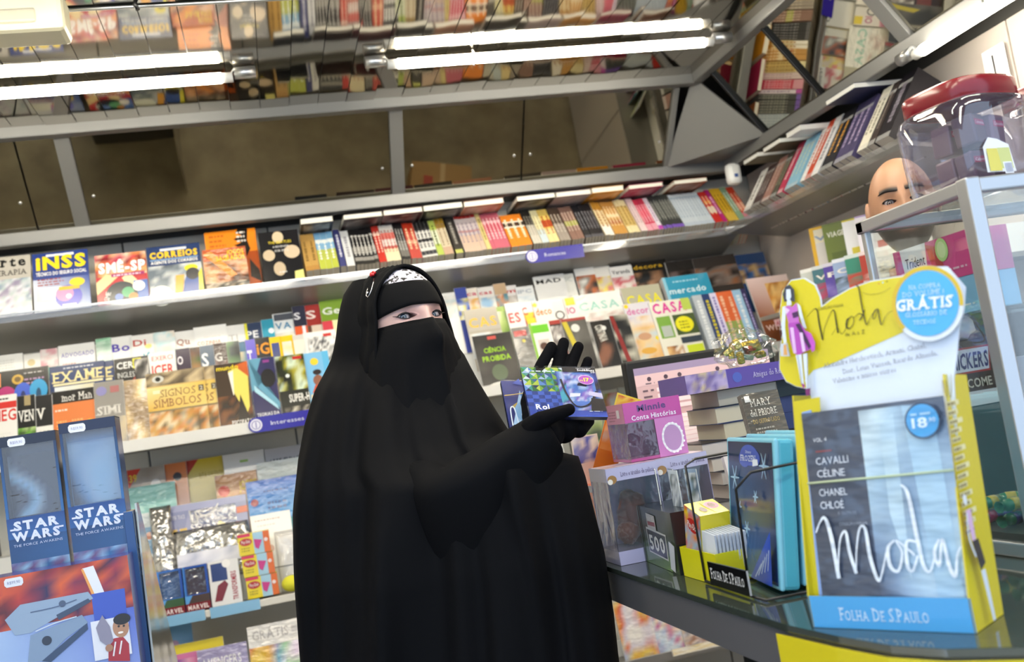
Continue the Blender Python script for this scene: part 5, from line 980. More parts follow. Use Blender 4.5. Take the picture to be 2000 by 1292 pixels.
def carton(x0, x1, y0, y1, z0, h, label, name, base, front=None, left=None, top=None, cat='box', group=None, window=None, tray='#3a2a24', filmside=False, mtl=None, rot=0):
    """box standing on the counter; front art faces -Y, left art faces -X"""
    w, d = x1 - x0, y1 - y0
    o = empty(name, T((x0 + x1) / 2, (y0 + y1) / 2, z0) @ RZ(rot), label, cat, group)
    mb = MB(); g = .0015
    if window is None: mb.box(-w / 2, -d / 2, 0, w / 2, d / 2, h, base)
    else:
        v0, v1 = window
        mb.box(-w / 2, -d / 2, 0, w / 2, d / 2, v0 * h, base); mb.box(-w / 2, -d / 2, v1 * h, w / 2, d / 2, h, base); mb.box(-w / 2, d / 2 - g, v0 * h, w / 2, d / 2, v1 * h, base); mb.box(w / 2 - g, -d / 2, v0 * h, w / 2, d / 2, v1 * h, base)
    mb.build('carton', mtl or GLOSSP, o)
    if window is not None:
        mb = MB(); mb.box(-w / 2 + .0002, -d / 2 + .0002, v0 * h, w / 2 - .002, -d / 2 + .0009, v1 * h, (1, 1, 1, 1)); mb.box(-w / 2 + .0002, -d / 2 + .001, v0 * h, -w / 2 + .0009, d / 2 - .002, v1 * h, (1, 1, 1, 1)); mb.build('film_window', FILM, o)
    if front: P = Print(w, h); draw(P, front); P.put('front_print', mtl or GLOSSP, o, T(0, -d / 2, 0) @ RX(90))
    if left: P = Print(d, h); draw(P, left); P.put('side_print', mtl or GLOSSP, o, T(-w / 2, 0, 0) @ RZ(-90) @ RX(90))
    if top: P = Print(w, d); draw(P, top); P.put('top_print', mtl or GLOSSP, o, T(0, -d / 2, h))
    return o
def lump(o, c, r, col, seed, name='stuffed_toy', sc=(1, 1, 1), amp=.25):
    mb = MB(); n, m = 16, 12
    def p(a, b):
        t = math.pi * a / m; u = 2 * math.pi * (b % n) / n; d = Vector((math.sin(t) * math.cos(u), math.sin(t) * math.sin(u), math.cos(t)))
        k = r * (1 + amp * noise.noise(d * 2 + Vector((seed, 0, 0)))); return (c[0] + d.x * k * sc[0], c[1] + d.y * k * sc[1], c[2] + d.z * k * sc[2])
    for i in range(m):
        for k in range(n): mb.face([p(i, k), p(i + 1, k), p(i + 1, k + 1), p(i, k + 1)], col, True)
    return mb.build(name, PLUSH, o)
PLUSH = mat('plush', attr=True, rough=.9, sheen=.3)
# two boxes of a book with a small soft toy
BEARF = [('r', 0, .86, 1, 1, '#b8b6d6'), ('t', 'Livro e ursinho de pelúcia', .28, .9, .045, '#5a4a6a', .66, {'serif': True}), ('c', .1, .88, .09, '#a07a48', .08), ('c', .06, .86, .05, '#ece6dc'), ('r', 0, 0, 1, .14, '#b4b2d6'), ('t', 'Histórias', .5, .05, .045, '#3a3444', .4, {'serif': True})]
for k, (x0, x1, y0, lab) in enumerate(((.571, .672, 1.757, 'lilac window box of a story book and brown soft toy nearest the robe'), (.677, .782, 1.775, 'second lilac window box of book and soft toy beside the tin'))):
    o = carton(x0, x1, y0, y0 + .10, Z0, .176, lab, 'gift_box', '#a9a7c8', BEARF, [('r', 0, .86, 1, 1, '#c4c2dc')], [('p', 0, 0, 1, 1, ['#c8c6dc', '#e0dce8', '#b8a8b8', '#cfc6d8'], k + 3, 8, 8, 4)], 'gift box', 'lilac boxes on the counter', window=(.14, .86))
    lump(o, (.012, .012, .075), .034, '#5a2c1c', k + 2, sc=(.95, .8, 1.45)); lump(o, (-.012, -.01, .05), .02, '#6a3a24', k + 5, sc=(1.1, .9, 1))
# pink box on top of them
carton(.640, .757, 1.80, 1.905, Z0 + .177, .112, 'pink window box with a two-line title standing on the lilac boxes', 'gift_box', '#c06aa0',
       [('r', 0, .66, 1, 1, '#b84a9a'), ('t', 'Minnie', .24, .83, .11, '#5a3a78', .5, {'off': .03}), ('t', 'Conta Histórias', .12, .69, .085, '#e8dcf0', .78, {'off': .02}), ('r', .5, 0, 1, .66, '#c47ab8'), ('c', .77, .3, .19, '#e8e4ec', .25, 24), ('c', .77, .3, .155, '#b48ab8', .21, 24), ('r', 0, 0, .5, .05, '#b0508c')] + [('c', .77 + .18 * math.cos(a), .3 + .235 * math.sin(a) * 1.05, .02, '#f4f0f4', .02, 8) for a in (k * math.pi / 9 for k in range(18))],
       [('r', 0, .66, 1, 1, '#d88aa8'), ('l', .15, .86, .6, 4, .05, '#a86a84'), ('r', .62, .76, .78, .9, '#f0e4ea')], None, 'gift box', window=(.05, .66))
# orange carton and bright cut-outs behind, left of the pink box
oc = carton(.60, .70, 1.93, 2.05, Z0, .135, 'orange open carton of toys behind the lilac boxes', 'display_carton', '#d8561e', [('r', 0, .9, 1, 1, '#7a7a9a'), ('r', 0, 0, 1, .3, '#c8501a'), ('c', .2, .16, .1, '#b02a38'), ('t', '6', .17, .12, .08, '#f0e8e0', .06)], [('r', 0, .9, 1, 1, '#8a8aa8'), ('r', 0, 0, 1, .35, '#3a3a1c'), ('c', .35, .45, .13, '#b02a38'), ('t', '6', .31, .4, .1, '#f2ece6', .08)], None, 'box')
for k, (px, py, c, lab, sz) in enumerate(((1175, 800, '#e8842a', 'orange pointed card header behind the pink box', (.05, .09)), (1205, 772, '#e0c838', 'yellow and red lettered card behind the pink box', (.06, .07)), (1140, 850, '#e8e0d8', 'white pack with blue pillar in the orange carton', (.06, .06)))):
    p = atY(px, py, 1.96 + .03 * k); w, h = sz
    o = empty('display_card', T(p.x, p.y, p.z - h), lab, 'card', 'cards above the orange carton'); o.matrix_basis = o.matrix_basis @ RY(25 if k < 2 else 0) @ RX(90)
    mb = MB(); mb.box(-w / 2, -(p.z - h - (Z0 + .09)) if k == 2 else -.05, -.002, w / 2, h, 0, c); mb.build('card', GLOSSP, o)
    P = Print(w, h); P.photo(.05, .05, .95, .95, [[c, '#f0a050', '#e8e0d0'], [c, '#c84a2a', '#f0d860'], [c, '#2a4ab8', '#f0ece8']][k], 3 + k, 5, 6, 3); P.put('print', GLOSSP, o)
# black card box of small figures lettered 500
m5 = empty('card_box', frame((.612, 1.655, Z0), Vector((-.018, -.205, 0)), (0, 0, 1)), 'black and green card box lettered 500 on the counter', 'box')
w, h = .2, .118
mb = MB(); mb.box(-w / 2, 0, -.075, w / 2, h * .86, 0, '#1c1f22'); mb.build('carton', GLOSSP, m5)
P = Print(w, h); P.grad(0, 0, 1, .86, '#3a4a2a', '#4a5a30', '#26282a', '#2c3030'); P.grad(0, 0, .8, .35, '#5a7a34', '#6a8a3a', '#34442a', '#34442a')
P.poly([(.18, .18), (.74, .14), (.77, .52), (.18, .56)], '#c8c8c4'); P.poly([(.2, .2), (.72, .165), (.75, .495), (.2, .53)], '#23282a'); P.text('500', .24, .24, .22, '#d8d8d4', .46, off=.03); P.poly([(.26, .56), (.52, .54), (.52, .76), (.26, .78)], '#b8b4b0'); P.rect(.28, .6, .5, .66, '#8a2a2c'); P.text('MARVEL', .28, .67, .07, '#d8d4d0', .22)
P.poly([(.8, .05), (.92, .02), (1, .4), (.86, .45)], '#c4c8d0'); P.rect(.0, 0, .03, .86, '#4a5a4c'); P.put('front_print', GLOSSP, m5)
for k, (x, z, c) in enumerate(((-.055, -.03, '#a8b4bc'), (-.01, -.045, '#7a8aa0'), (.035, -.035, '#c0ccd4'), (.07, -.055, '#8aa0b8'))):
    o = paper_block(.04, .062, .002, c).build('trading_card', GLOSSP, None, m5.matrix_basis @ T(x, h * .86 + .0005, z) @ RY(-14 + 9 * k) , ['leftmost', 'second', 'third', 'rightmost'][k] + ' small silver card standing on the black 500 box', 'card', 'small cards on the black box')
    P = Print(.036, .056); P.photo(0, 0, 1, 1, [c, '#3a4a3a', '#e0e6ea', '#5a6a78'], k + 2, 5, 6, 4); P.put('print', GLOSSP, o)
# yellow tray with carton and booklets
tr = empty('card_tray', frame((.606, 1.478, Z0), (0, -1, 0), (0, 0, 1)), 'open yellow card tray on the glass counter', 'tray')
w = .135
mb = MB()
mb.box(-w / 2, 0, -.002, w / 2, .047, 0, '#d8d41e'); mb.box(-w / 2, 0, -.058, -w / 2 + .002, .047, -.002, '#d8d41e'); mb.box(w / 2 - .002, 0, -.058, w / 2, .047, -.002, '#d8d41e'); mb.box(-w / 2, 0, -.06, w / 2, .06, -.058, '#d8d41e'); mb.box(-w / 2, 0, -.058, w / 2, .002, -.002, '#c04a2a'); mb.build('tray', GLOSSP, tr)
yb = empty('toy_box', tr.matrix_basis @ T(-.028, .0275, -.030) @ RZ(-16), 'yellow clay carton with round holes tilted in the yellow tray', 'toy box')
mb = MB(); mb.box(-.026, 0, -.025, .032, .085, .025, '#e4d428', cols={'l': '#c8602a'}); mb.build('carton', GLOSSP, yb)
P = Print(.058, .05); P.rect(0, 0, 1, 1, '#e6d82c'); P.circ(.4, .72, .26, '#d86a8a', .2); P.circ(.4, .72, .16, '#5a1820', .1); P.circ(.62, .32, .18, '#4a1a1a', .1); P.stroke([(.1, .45), (.5, .5), (.9, .6)], .03, '#8a7a1a'); P.put('top_print', GLOSSP, yb, T(.003, .0853, .025) @ RX(-90))
P = Print(.058, .085); P.photo(0, 0, 1, 1, ['#e4d428', '#d8402a', '#8ac0e0', '#e8882a'], 4, 6, 8, 3); P.circ(.5, .7, .34, '#b8302a', .2); P.text('Play-Doh', .2, .64, .12, '#f4ece4', .6, off=.02); P.put('front_print', GLOSSP, yb, T(.003, 0, .0254))
for k in range(9):
    o = paper_block(.07, .075, .0028, '#d6dce6', page='#c4cedc').build('booklet', PRINT, None, tr.matrix_basis @ T(.022 + .0012 * k, .003, -.006 - .0055 * k) @ RZ(-6), ['front', 'second', 'third', 'fourth', 'fifth', 'sixth', 'seventh', 'eighth', 'rear'][k] + ' pale blue booklet in the yellow tray', 'booklet', 'booklets in the yellow tray')
# blue tins in a wire rack
tb1, tb2 = Vector((.664, 1.489, Z0)), Vector((.630, 1.268, Z0)); tx = (tb2 - tb1).normalized(); tw = (tb2 - tb1).length
for k in range(3):
    Mt = frame((tb1 + tb2) / 2 + Vector((.036 * k, .004 * k, .006)), tx, Vector((.14, .0, 1)))
    o = empty('storage_tin', Mt, ['front pale blue rimmed tin with dark starry cover in the wire rack', 'middle pale blue tin in the wire rack', 'rear pale blue tin in the wire rack'][k], 'tin', 'pale blue tins in the wire rack')
    hh = .206 - (.0 if k == 0 else .0)
    mb = MB(); mb.box(-tw / 2, 0, -.03, tw / 2, hh, -.004, '#4aa8c0', bev=.006); mb.build('body', GLOSSP, o)
    mb = MB(); mb.box(-tw / 2 - .001, -.0005, -.008, tw / 2 + .001, hh + .001, -.001, '#7cc4dc', bev=.0033); mb.build('lid', GLOSSP, o)
    if k == 0:
        P = Print(tw * .93, hh * .95); P.grad(0, 0, 1, 1, '#2a6aa8', '#16346e', '#0e1c3a', '#12243e')
        P.circ(.5, .9, .2, '#3a56b8', .075); P.circ(.4, .87, .13, '#3450b0', .06); P.circ(.62, .88, .13, '#3450b0', .06); P.text('Disney', .44, .915, .022, '#c8d8f4', .13); P.text('FROZEN', .33, .855, .045, '#dce8fa', .34, serif=True); P.poly([(.6, .82), (.72, .83), (.71, .875), (.6, .87)], '#e0e8f4')
        for cx, cy, r in ((.85, .83, .1), (.2, .72, .1), (.3, .5, .05), (.7, .6, .05), (.5, .35, .06)):
            for a in range(6):
                t = a * math.pi / 3; P.stroke([(cx, cy), (cx + r * math.cos(t), cy + r * math.sin(t) * P.w / P.h)], [.02, .006], '#9ac0dc', 2)
        P.poly([(1, .0), (1, .38), (.55, .0)], '#2c50c0')
        for i in range(5): P.stroke([(.66 + .07 * i, .02 + .02 * i), (.8 + .045 * i, .13 + .03 * i)], .014, '#a8c0f0', 2)
        P.put('cover_art', GLOSSP, o, T(0, hh * .025, -.0008))
    else:
        P = Print(.02, hh * .9); P.photo(0, 0, 1, 1, ['#2a8a90', '#8ad0d8', '#d8f0f0'], k, 3, 8, 4)
wr = empty('wire_rack', T(.62, 1.38, Z0), 'black wire rack holding the pale blue tins', 'rack'); 
def wire(pl, name='wire', r=.002):
    mb = MB(); mb.tube([Vector(p) for p in pl], r, 8, (1, 1, 1, 1)); q = mb.build(name, BLACK, wr); world_child(q, wr)
wire([(.603, 1.455, Z0 + .005), (.605, 1.46, Z0 + .18), (.64, 1.50, Z0 + .185), (.76, 1.51, Z0 + .185)]); wire([(.598, 1.295, Z0 + .005), (.600, 1.285, Z0 + .15), (.612, 1.255, Z0 + .172), (.76, 1.25, Z0 + .175)])
wire([(.603, 1.455, Z0 + .003), (.598, 1.295, Z0 + .003), (.598, 1.25, Z0 + .003), (.66, 1.245, Z0 + .003), (.76, 1.25, Z0 + .003)], 'base_wire')
sg = empty('shelf_sign', frame((.5905, 1.343, Z0 + .006), (0, -1, 0), (0, 0, 1)), 'small black sign with white serif capitals on the counter edge', 'sign')
mb = MB(); mb.box(-.064, 0, -.003, .064, .034, 0, '#0a0a0c', cols={'r': '#a8a8aa'}); mb.build('plate', GLOSSP, sg)
P = Print(.128, .034); P.text('FOLHA DE S.PAULO', .07, .3, .46, '#e8e8ea', .84, serif=True, smallcaps=True, off=.008); P.put('lettering', GLOSSP, sg)
# ------------------------------------------------------------------ yellow cardboard display with fashion books
mo, mx = Vector((.6205, 1.005, Z0)), Vector((.097, -.160, 0)).normalized()
mup = Vector((.115, .070, 1)).normalized()
Mm = frame(mo, mx, mup); Mv = frame(mo, mx, (0, 0, 1))
md = empty('book_display', Mv, 'yellow and blue cardboard counter display for fashion books', 'display stand')
def UM(px, py, off=0.0):
    """point of the photograph on the leaning panel, in local metres"""
    nrm = Mm.to_3x3() @ Vector((0, 0, 1)); p = onplane(px, py, mo + nrm * off, nrm); q = Mm.inverted() @ p; return (q.x, q.y)
W = .187
class Flat(Print):
    def __init__(s, off): super().__init__(1.0, 1.0); s.z = off; s.off = off
    def p(s, px, py): u, v = UM(px, py, s.off); return (u, v, s.z)
def outline(name, pxs, off, th, col, parent, mtl=GLOSSP):
    mb = MB(); pts = [UM(x, y, off) for x, y in pxs]; n = len(pts)
    mb.face([(x, y, off) for x, y in pts], col); mb.face([(x, y, off - th) for x, y in reversed(pts)], col)
    for i in range(n): p, q = pts[i], pts[(i + 1) % n]; mb.face([(*p, off), (*p, off - th), (*q, off - th), (*q, off)], col)
    bm_ = mb.build(name, mtl, parent, Mv.inverted() @ Mm); return bm_
REL = Mv.inverted() @ Mm
YEL = '#dcc81c'; 
# tray: blue front, yellow left and right walls, floor
mb = MB(); mb.box(-W / 2, 0, -.002, W / 2, .036, 0, '#4aa4e0'); mb.build('tray_front', GLOSSP, md)
P = Print(W, .036); P.text('FOLHA DE S.PAULO', .2, .26, .4, '#c4e0f4', .55, serif=True, smallcaps=True, off=.008); P.put('tray_print', GLOSSP, md)
mb = MB(); mb.box(-W / 2, 0, -.08, W / 2, .002, -.002, YEL); mb.build('tray_floor', GLOSSP, md)
def side(xs, cols, name):
    mb = MB(); zf, zb = 0, -.08
    ft = REL @ Vector((0, .275, 0)); pr = [(0, zf), (0, zb), (.262, zb - .03), (.268, ft.z - .012), (.036, zf)]
    pts = [(xs, y, z) for y, z in pr]; n = len(pts)
    mb.face(pts, cols); mb.face([(x + .0018, y, z) for x, y, z in reversed(pts)], cols)
    for i in range(n):
        p, q = pts[i], pts[(i + 1) % n]; mb.face([p, q, (q[0] + .0018, q[1], q[2]), (p[0] + .0018, p[1], p[2])], cols)
    return mb.build(name, GLOSSP, md)
side(W / 2 - .0019, '#d8c420', 'side_panel'); side(-W / 2 + .0001, '#c8b81a', 'side_panel')
# names printed on the right side panel
Ps = Print(.08, .27)
for i in range(15):
    Ps.rect(.28, .36 + .036 * i, .28 + .3 + .2 * ((i * 7) % 5) / 5, .36 + .036 * i + .02, '#ece2a8'); Ps.lines(.3, .363 + .036 * i, .62, 1, .012, '#8a7a4a', .012)
Ps.stroke([(.25, .92), (.3, .97), (.34, .9), (.4, .97), (.44, .9), (.55, .94), (.62, .99)], .02, '#7a6a1a'); Ps.circ(.25, .5, .06, '#e8ecf4', .07); Ps.poly([(.2, .46), (.36, .46), (.34, .34), (.22, .34)], '#e0b8dc'); Ps.poly([(.2, .34), (.42, .34), (.5, .24), (.3, .22)], '#2c2c34'); Ps.poly([(.3, .22), (.44, .22), (.46, .02), (.38, .02)], '#dce6f4'); Ps.stroke([(.2, .45), (.12, .36), (.22, .28)], .04, '#dce6f4')
Ps.put('side_print', GLOSSP, md, T(W / 2 + .0003, 0, -.04) @ RY(90))
# header board (cut-out shape)
HDR = [(1600, 860), (1586, 782), (1580, 760), (1556, 755), (1535, 745), (1522, 720), (1522, 690), (1528, 650), (1522, 610), (1528, 568), (1545, 546), (1570, 542), (1592, 555), (1602, 580), (1604, 598), (1625, 582), (1660, 562), (1700, 548), (1740, 541), (1760, 538), (1800, 520), (1850, 520), (1885, 560), (1882, 600), (1872, 640), (1868, 700), (1862, 740), (1868, 850)]
hd = outline('header', HDR, -.020, .003, '#dde6f4', md)
F = Flat(-.020 + .0003)
def fy(x): return 755 - (x - 1590) * .36          # border between yellow and white
YP = [(1583, 770), (1580, 758), (1556, 754), (1536, 744), (1523, 720), (1523, 690), (1529, 650), (1523, 610), (1529, 568), (1545, 548), (1570, 544), (1591, 557), (1601, 580), (1604, 600), (1625, 584), (1660, 564), (1700, 550), (1740, 543), (1762, 540), (1780, 640), (1750, 655), (1620, 712), (1590, 722), (1572, 742)]
F.poly(YP, '#d8c820'); F.poly([(1572, 742), (1590, 722), (1590, 765), (1584, 772)], '#dde6f4')
def tpx(P, t, px, py, hpx, col, wpx, slope=-.16, **k):
    """lettering along a photographed line"""
    a = Vector(P.p(px, py)); b = Vector(P.p(px + wpx, py + wpx * slope)); u = (b - a); L = u.length; hloc = (Vector(P.p(px, py)) - Vector(P.p(px, py - hpx))).length
    u = u.normalized(); v = Vector((-u.y, u.x, 0)); P.up(); P.up()
    for q in text_faces(t, hloc, L, **k): P.txt.face([a + u * x + v * y + Vector((0, 0, P.z - a.z)) for x, y in q], col)
tpx(F, 'COLEÇÃO FOLHA', 1598, 606, 6, '#6a6418', 50); tpx(F, 'de A a Z', 1652, 657, 8, '#4a4414', 38)
PXW = abs(UM(1700, 640)[0] - UM(1701, 640)[0])
def pst(P, pts, wd, col, sub=6): P.stroke(pts, [w_ * PXW for w_ in (wd if hasattr(wd, '__len__') else [wd] * len(pts))], col, sub, txt=True)
INK = '#23220e'
pst(F, [(1576, 620), (1590, 604), (1597, 606), (1601, 630), (1608, 664)], [.6, 1, 2.5, 3.2, 3.0], INK); pst(F, [(1608, 664), (1612, 640), (1622, 614), (1630, 606), (1634, 625), (1638, 650)], [.8, 1, 1.2, 2, 3, 3], INK); pst(F, [(1626, 654), (1637, 640), (1645, 652), (1654, 640), (1659, 622)], [.6, .6, .8, 1, 1], INK)
pst(F, [(1664, 619), (1656, 625), (1655, 638), (1662, 641), (1669, 630), (1668, 619), (1662, 618)], [1.5, 2.8, 3, 2, 1.5, 1.2, 1], INK); pst(F, [(1668, 622), (1680, 612), (1686, 618), (1680, 626), (1688, 612), (1690, 605)], [.7, 1.5, 1.5, 1, 2, 2], INK)
pst(F, [(1673, 557), (1679, 562), (1684, 590), (1690, 620), (1695, 634), (1702, 620), (1712, 604)], [1.5, 2.5, 2.5, 2.4, 2, .8, .8], INK); pst(F, [(1716, 602), (1708, 612), (1707, 622), (1712, 620), (1717, 604), (1720, 622), (1724, 634), (1732, 618), (1742, 608), (1752, 610)], [1.5, 2, 1.5, 1, 2, 2.4, 1.6, .8, .7, .5], INK); pst(F, [(1684, 570), (1700, 575), (1724, 572), (1742, 562)], [.5, .7, .7, .5], INK)
for (x, y, c) in ((1719, 554, '#c87a3a'), (1727, 552, '#a8d8e8'), (1735, 550, '#5a5010')):
    F.up(); a = F.p(x, y); F.face([(a[0] + 1.6 * PXW * math.cos(t), a[1] + 1.6 * PXW * math.sin(t), F.z) for t in (k * math.pi / 4 for k in range(8))], c)
GT = '#6c7489'
tpx(F, 'Alexandre Herchcovitch, Armani, Chanel,', 1613, 719, 9, GT, 199, -.205, serif=True); tpx(F, 'Dior, Louis Vuitton, Ricardo Almeida,', 1651, 730, 9, GT, 184, -.20, serif=True); tpx(F, 'Valentino e muitos outros', 1632, 749, 9, GT, 122, -.19, serif=True)
# drawn fashion figure on the header
SKN, DRS, LN = '#dbe6f4', '#b44ab8', '#3a3c50'
def fp(pts, c): F.poly(pts, c)
fp([(1538, 560), (1547, 556), (1555, 566), (1557, 590), (1550, 588), (1536, 590), (1533, 575)], '#3c404c'); fp([(1540, 566), (1548, 565), (1550, 580), (1545, 590), (1540, 584)], SKN); fp([(1542, 586), (1549, 586), (1551, 596), (1541, 597)], SKN)
fp([(1533, 600), (1540, 598), (1538, 640), (1541, 668), (1536, 672), (1531, 640)], SKN); fp([(1562, 592), (1568, 598), (1574, 622), (1580, 642), (1574, 640), (1566, 615)], SKN)
fp([(1538, 600), (1546, 597), (1552, 600), (1561, 592), (1565, 615), (1566, 630), (1546, 633), (1541, 615)], '#c46ac4'); fp([(1538, 600), (1548, 606), (1541, 615)], '#e8c8ec'); fp([(1552, 612), (1564, 608), (1566, 618), (1555, 622)], '#4a2458')
fp([(1545, 632), (1567, 629), (1580, 648), (1594, 680), (1580, 686), (1566, 694), (1556, 690), (1548, 660)], DRS); fp([(1580, 646), (1590, 652), (1598, 670), (1597, 684), (1592, 688)], '#c454c4'); fp([(1549, 640), (1556, 640), (1562, 690), (1556, 690)], '#e0b8e6'); fp([(1560, 634), (1568, 632), (1590, 676), (1586, 682)], '#3c1c4c'); fp([(1568, 650), (1574, 650), (1580, 686), (1574, 688)], '#e4c4ea')
fp([(1561, 694), (1572, 692), (1574, 720), (1577, 752), (1572, 752), (1566, 720)], SKN); fp([(1575, 692), (1584, 690), (1585, 725), (1587, 760), (1582, 760), (1578, 725)], SKN); fp([(1572, 748), (1580, 752), (1576, 760)], '#a83a8a'); fp([(1580, 760), (1590, 758), (1590, 770), (1582, 774)], '#7a2a6a')
fp([(1532, 672), (1545, 670), (1551, 696), (1532, 696)], '#c4ccd8'); fp([(1538, 674), (1543, 673), (1546, 694), (1538, 694)], '#d8a060')
for a in ([(1532, 600), (1531, 640), (1536, 672)], [(1574, 622), (1580, 642)], [(1566, 694), (1570, 720), (1574, 752)], [(1585, 690), (1586, 760)], [(1545, 672), (1552, 698)]): pst(F, a, .9, LN, 3)
F.put('header_print', GLOSSP, md, REL)
# round badge
cx, cy, R = 1812, 592, 70
bz = -.012
bd = outline('badge', [(cx + R * math.cos(t), cy + (R + 4) * math.sin(t)) for t in (2 * math.pi * k / 40 for k in range(40))], bz, .004, '#e0e6ee', md)
F = Flat(bz + .0003)
def cp(r0, r1, c, t0=0, t1=2 * math.pi, n=40):
    F.up()
    for k in range(n):
        a, b = t0 + (t1 - t0) * k / n, t0 + (t1 - t0) * (k + 1) / n
        F.face([F.p(cx + r * math.cos(t), cy + r * 1.05 * math.sin(t)) for r, t in ((r0, a), (r0, b), (r1, b), (r1, a))][::-1] if r0 > 0 else [F.p(cx, cy), F.p(cx + r1 * math.cos(b), cy + r1 * 1.05 * math.sin(b)), F.p(cx + r1 * math.cos(a), cy + r1 * 1.05 * math.sin(a))], c)
cp(62, 70, '#d4b41c', math.pi * .75, math.pi * 2.02); cp(0, 61, '#4fb0e4')
BT = '#cbe6f6'
tpx(F, 'NA COMPRA', 1776, 566, 9, BT, 62, -.1, serif=True); tpx(F, 'DO VOLUME 1', 1764, 581, 10, BT, 80, -.1, serif=True); tpx(F, 'GRÁTIS', 1752, 608, 22, '#f2f8fc', 112, -.09, serif=True, off=.035); tpx(F, 'GLOSSÁRIO DE', 1770, 620, 9, BT, 82, -.08, serif=True); tpx(F, 'TECIDOS', 1786, 634, 8, BT, 44, -.08, serif=True)
F.put('badge_print', GLOSSP, md, REL)
# books standing in the tray
for k in range(3):
    off = -.016 - .0235 * k + .012
    c = Mm.copy(); bw, bh = .172, .244
    o = empty('book', Mm @ T(.007 if k == 0 else .004, .004 + .001 * k, off), ['front slate fashion book wrapped in shiny film in the yellow display', 'second slate fashion book in the yellow display', 'third slate fashion book in the yellow display'][k], 'book', 'fashion books in the yellow display')
    mb = MB(); mb.box(-bw / 2, 0, -.014 if k == 0 else -.02, bw / 2, bh, 0, '#3c4456', cols={'u': '#d8d4cc', 'r': '#d0ccc4'}, bev=.0008); mb.build('body', WRAPP, o)
    if k: continue
    P = Print(bw, bh); P.grad(0, 0, 1, 1, '#3a4254', '#4a5872', '#525c70', '#3c4456'); P.photo(.42, .02, 1, .98, ['#46526a', '#7a92b0', '#a8c4d8', '#c8dce6', '#5a6a82'], 5, 10, 16, 2.2)
    P.poly([(.56, .9), (.66, .95), (.64, .2), (.55, .5)], '#b4cede'); P.poly([(.72, .98), (.92, .96), (.96, .1), (.8, .06)], '#a4c4da')
    P.text('VOL. 4', .07, .855, .02, '#e4e8f0', .1); P.rect(.08, .805, .2, .812, '#8a3a40')
    for t, v in (('CAVALLI', .745), ('CÉLINE', .685), ('CHANEL', .595), ('CHLOÉ', .535)): P.text(t, .075, v, .036, '#dce2ee', .034 * len(t))
    P.text('E OUTROS', .2, .505, .014, '#8a94a8', .13); P.text('COLEÇÃO FOLHA', .2, .455, .014, '#a8b2c4', .2)
    C = '#e2eaf4'
    P.stroke([(-.0 + .02, 0.424), (.06, 0.474), (.1, 0.491), (.13, 0.401), (.15, 0.211)], [.008, .012, .022, .03, .026], C, 8, True); P.stroke([(.15, 0.211), (.17, 0.323), (.2, 0.401), (.24, 0.424), (.25, 0.334), (.28, 0.233)], [.008, .01, .012, .018, .024, .022], C, 8, True); P.stroke([(.28, 0.233), (.3, 0.334), (.34, 0.435), (.38, 0.435), (.39, 0.312), (.42, 0.211), (.45, 0.222), (.52, 0.357)], [.008, .01, .012, .02, .026, .022, .012, .01], C, 8, True)
    P.stroke([(.57, 0.379), (.52, 0.345), (.52, 0.267), (.57, 0.245), (.61, 0.323), (.58, 0.379), (.66, 0.334), (.69, 0.312)], [.012, .022, .026, .018, .012, .01, .014, .014], C, 8, True); P.stroke([(.715, .37), (.65, .37), (.635, .27), (.665, .245), (.71, .31)], [.012, .02, .024, .016, .012], C, 8, True); P.stroke([(.66, 0.625), (.7, 0.581), (.72, 0.401), (.74, 0.267), (.78, 0.245), (.83, 0.334)], [.012, .024, .026, .024, .012, .01], C, 8, True); P.stroke([(.86, 0.379), (.82, 0.323), (.84, 0.267), (.88, 0.379), (.9, 0.267), (.93, 0.222), (.96, 0.312), (.99, 0.345)], [.012, .02, .018, .014, .024, .02, .01, .008], C, 8, True)
    P.circ(.86, .9, .115, '#1c2a4a', .115, 28); P.circ(.86, .9, .105, '#3f9ad8', .105, 28); P.text('18', .79, .87, .045, '#dcecf8', .1, serif=True, off=.02); P.text(',90', .895, .89, .02, '#dcecf8', .05); P.lines(.79, .925, .93, 1, .02, '#b0d8f0')
    P.put('cover', WRAPS, o)
    mb = MB(); mb.tube([(-bw / 2 - .001, .66 * bh, .002), (0, .665 * bh, .003), (bw / 2 + .001, .672 * bh, .002)], .0015, 6, '#b8c8a8'); mb.build('elastic_band', PAINT, o)
outline('back_liner', [(1549, 784), (1600, 775), (1620, 1160), (1582, 1165)], -.006, .002, '#d0c01c', md)
outline('back_liner', [(1566, 805), (1584, 800), (1618, 1160), (1600, 1163)], -.0045, .001, '#8aa8e0', md)
# yellow poster hanging from the fascia
pe = [(x, y) for x, y in edge[4:]]; pe = [(.5545, 1.135)] + pe
pp = empty('poster', T(.6, .95, .80), 'yellow poster with blue discs hanging below the glass counter', 'poster')
def off_pt(i, d):
    a = Vector(pe[max(i - 1, 0)]); b = Vector(pe[min(i + 1, len(pe) - 1)]); t = (b - a).normalized(); return Vector(pe[i]) + Vector((-t.y, t.x)) * -d if False else Vector(pe[i]) - Vector((-t.y, t.x)) * d
mb = MB()
for i in range(len(pe) - 1):
    for d0, d1, z0_, z1_ in ((.006, .0068, .79, .944),):
        a, b, a2, b2 = off_pt(i, d0), off_pt(i + 1, d0), off_pt(i, d1), off_pt(i + 1, d1)
        mb.face([(*a2, z0_), (*b2, z0_), (*b2, z1_), (*a2, z1_)], '#d8c81e'); mb.face([(*a, z0_), (*a, z1_), (*b, z1_), (*b, z0_)], '#d8c81e')
        mb.face([(*a, z1_), (*a2, z1_), (*b2, z1_), (*b, z1_)], '#d8c81e'); mb.face([(*a, z0_), (*b, z0_), (*b2, z0_), (*a2, z0_)], '#d8c81e')
q = mb.build('sheet', GLOSSP, pp); world_child(q, pp)
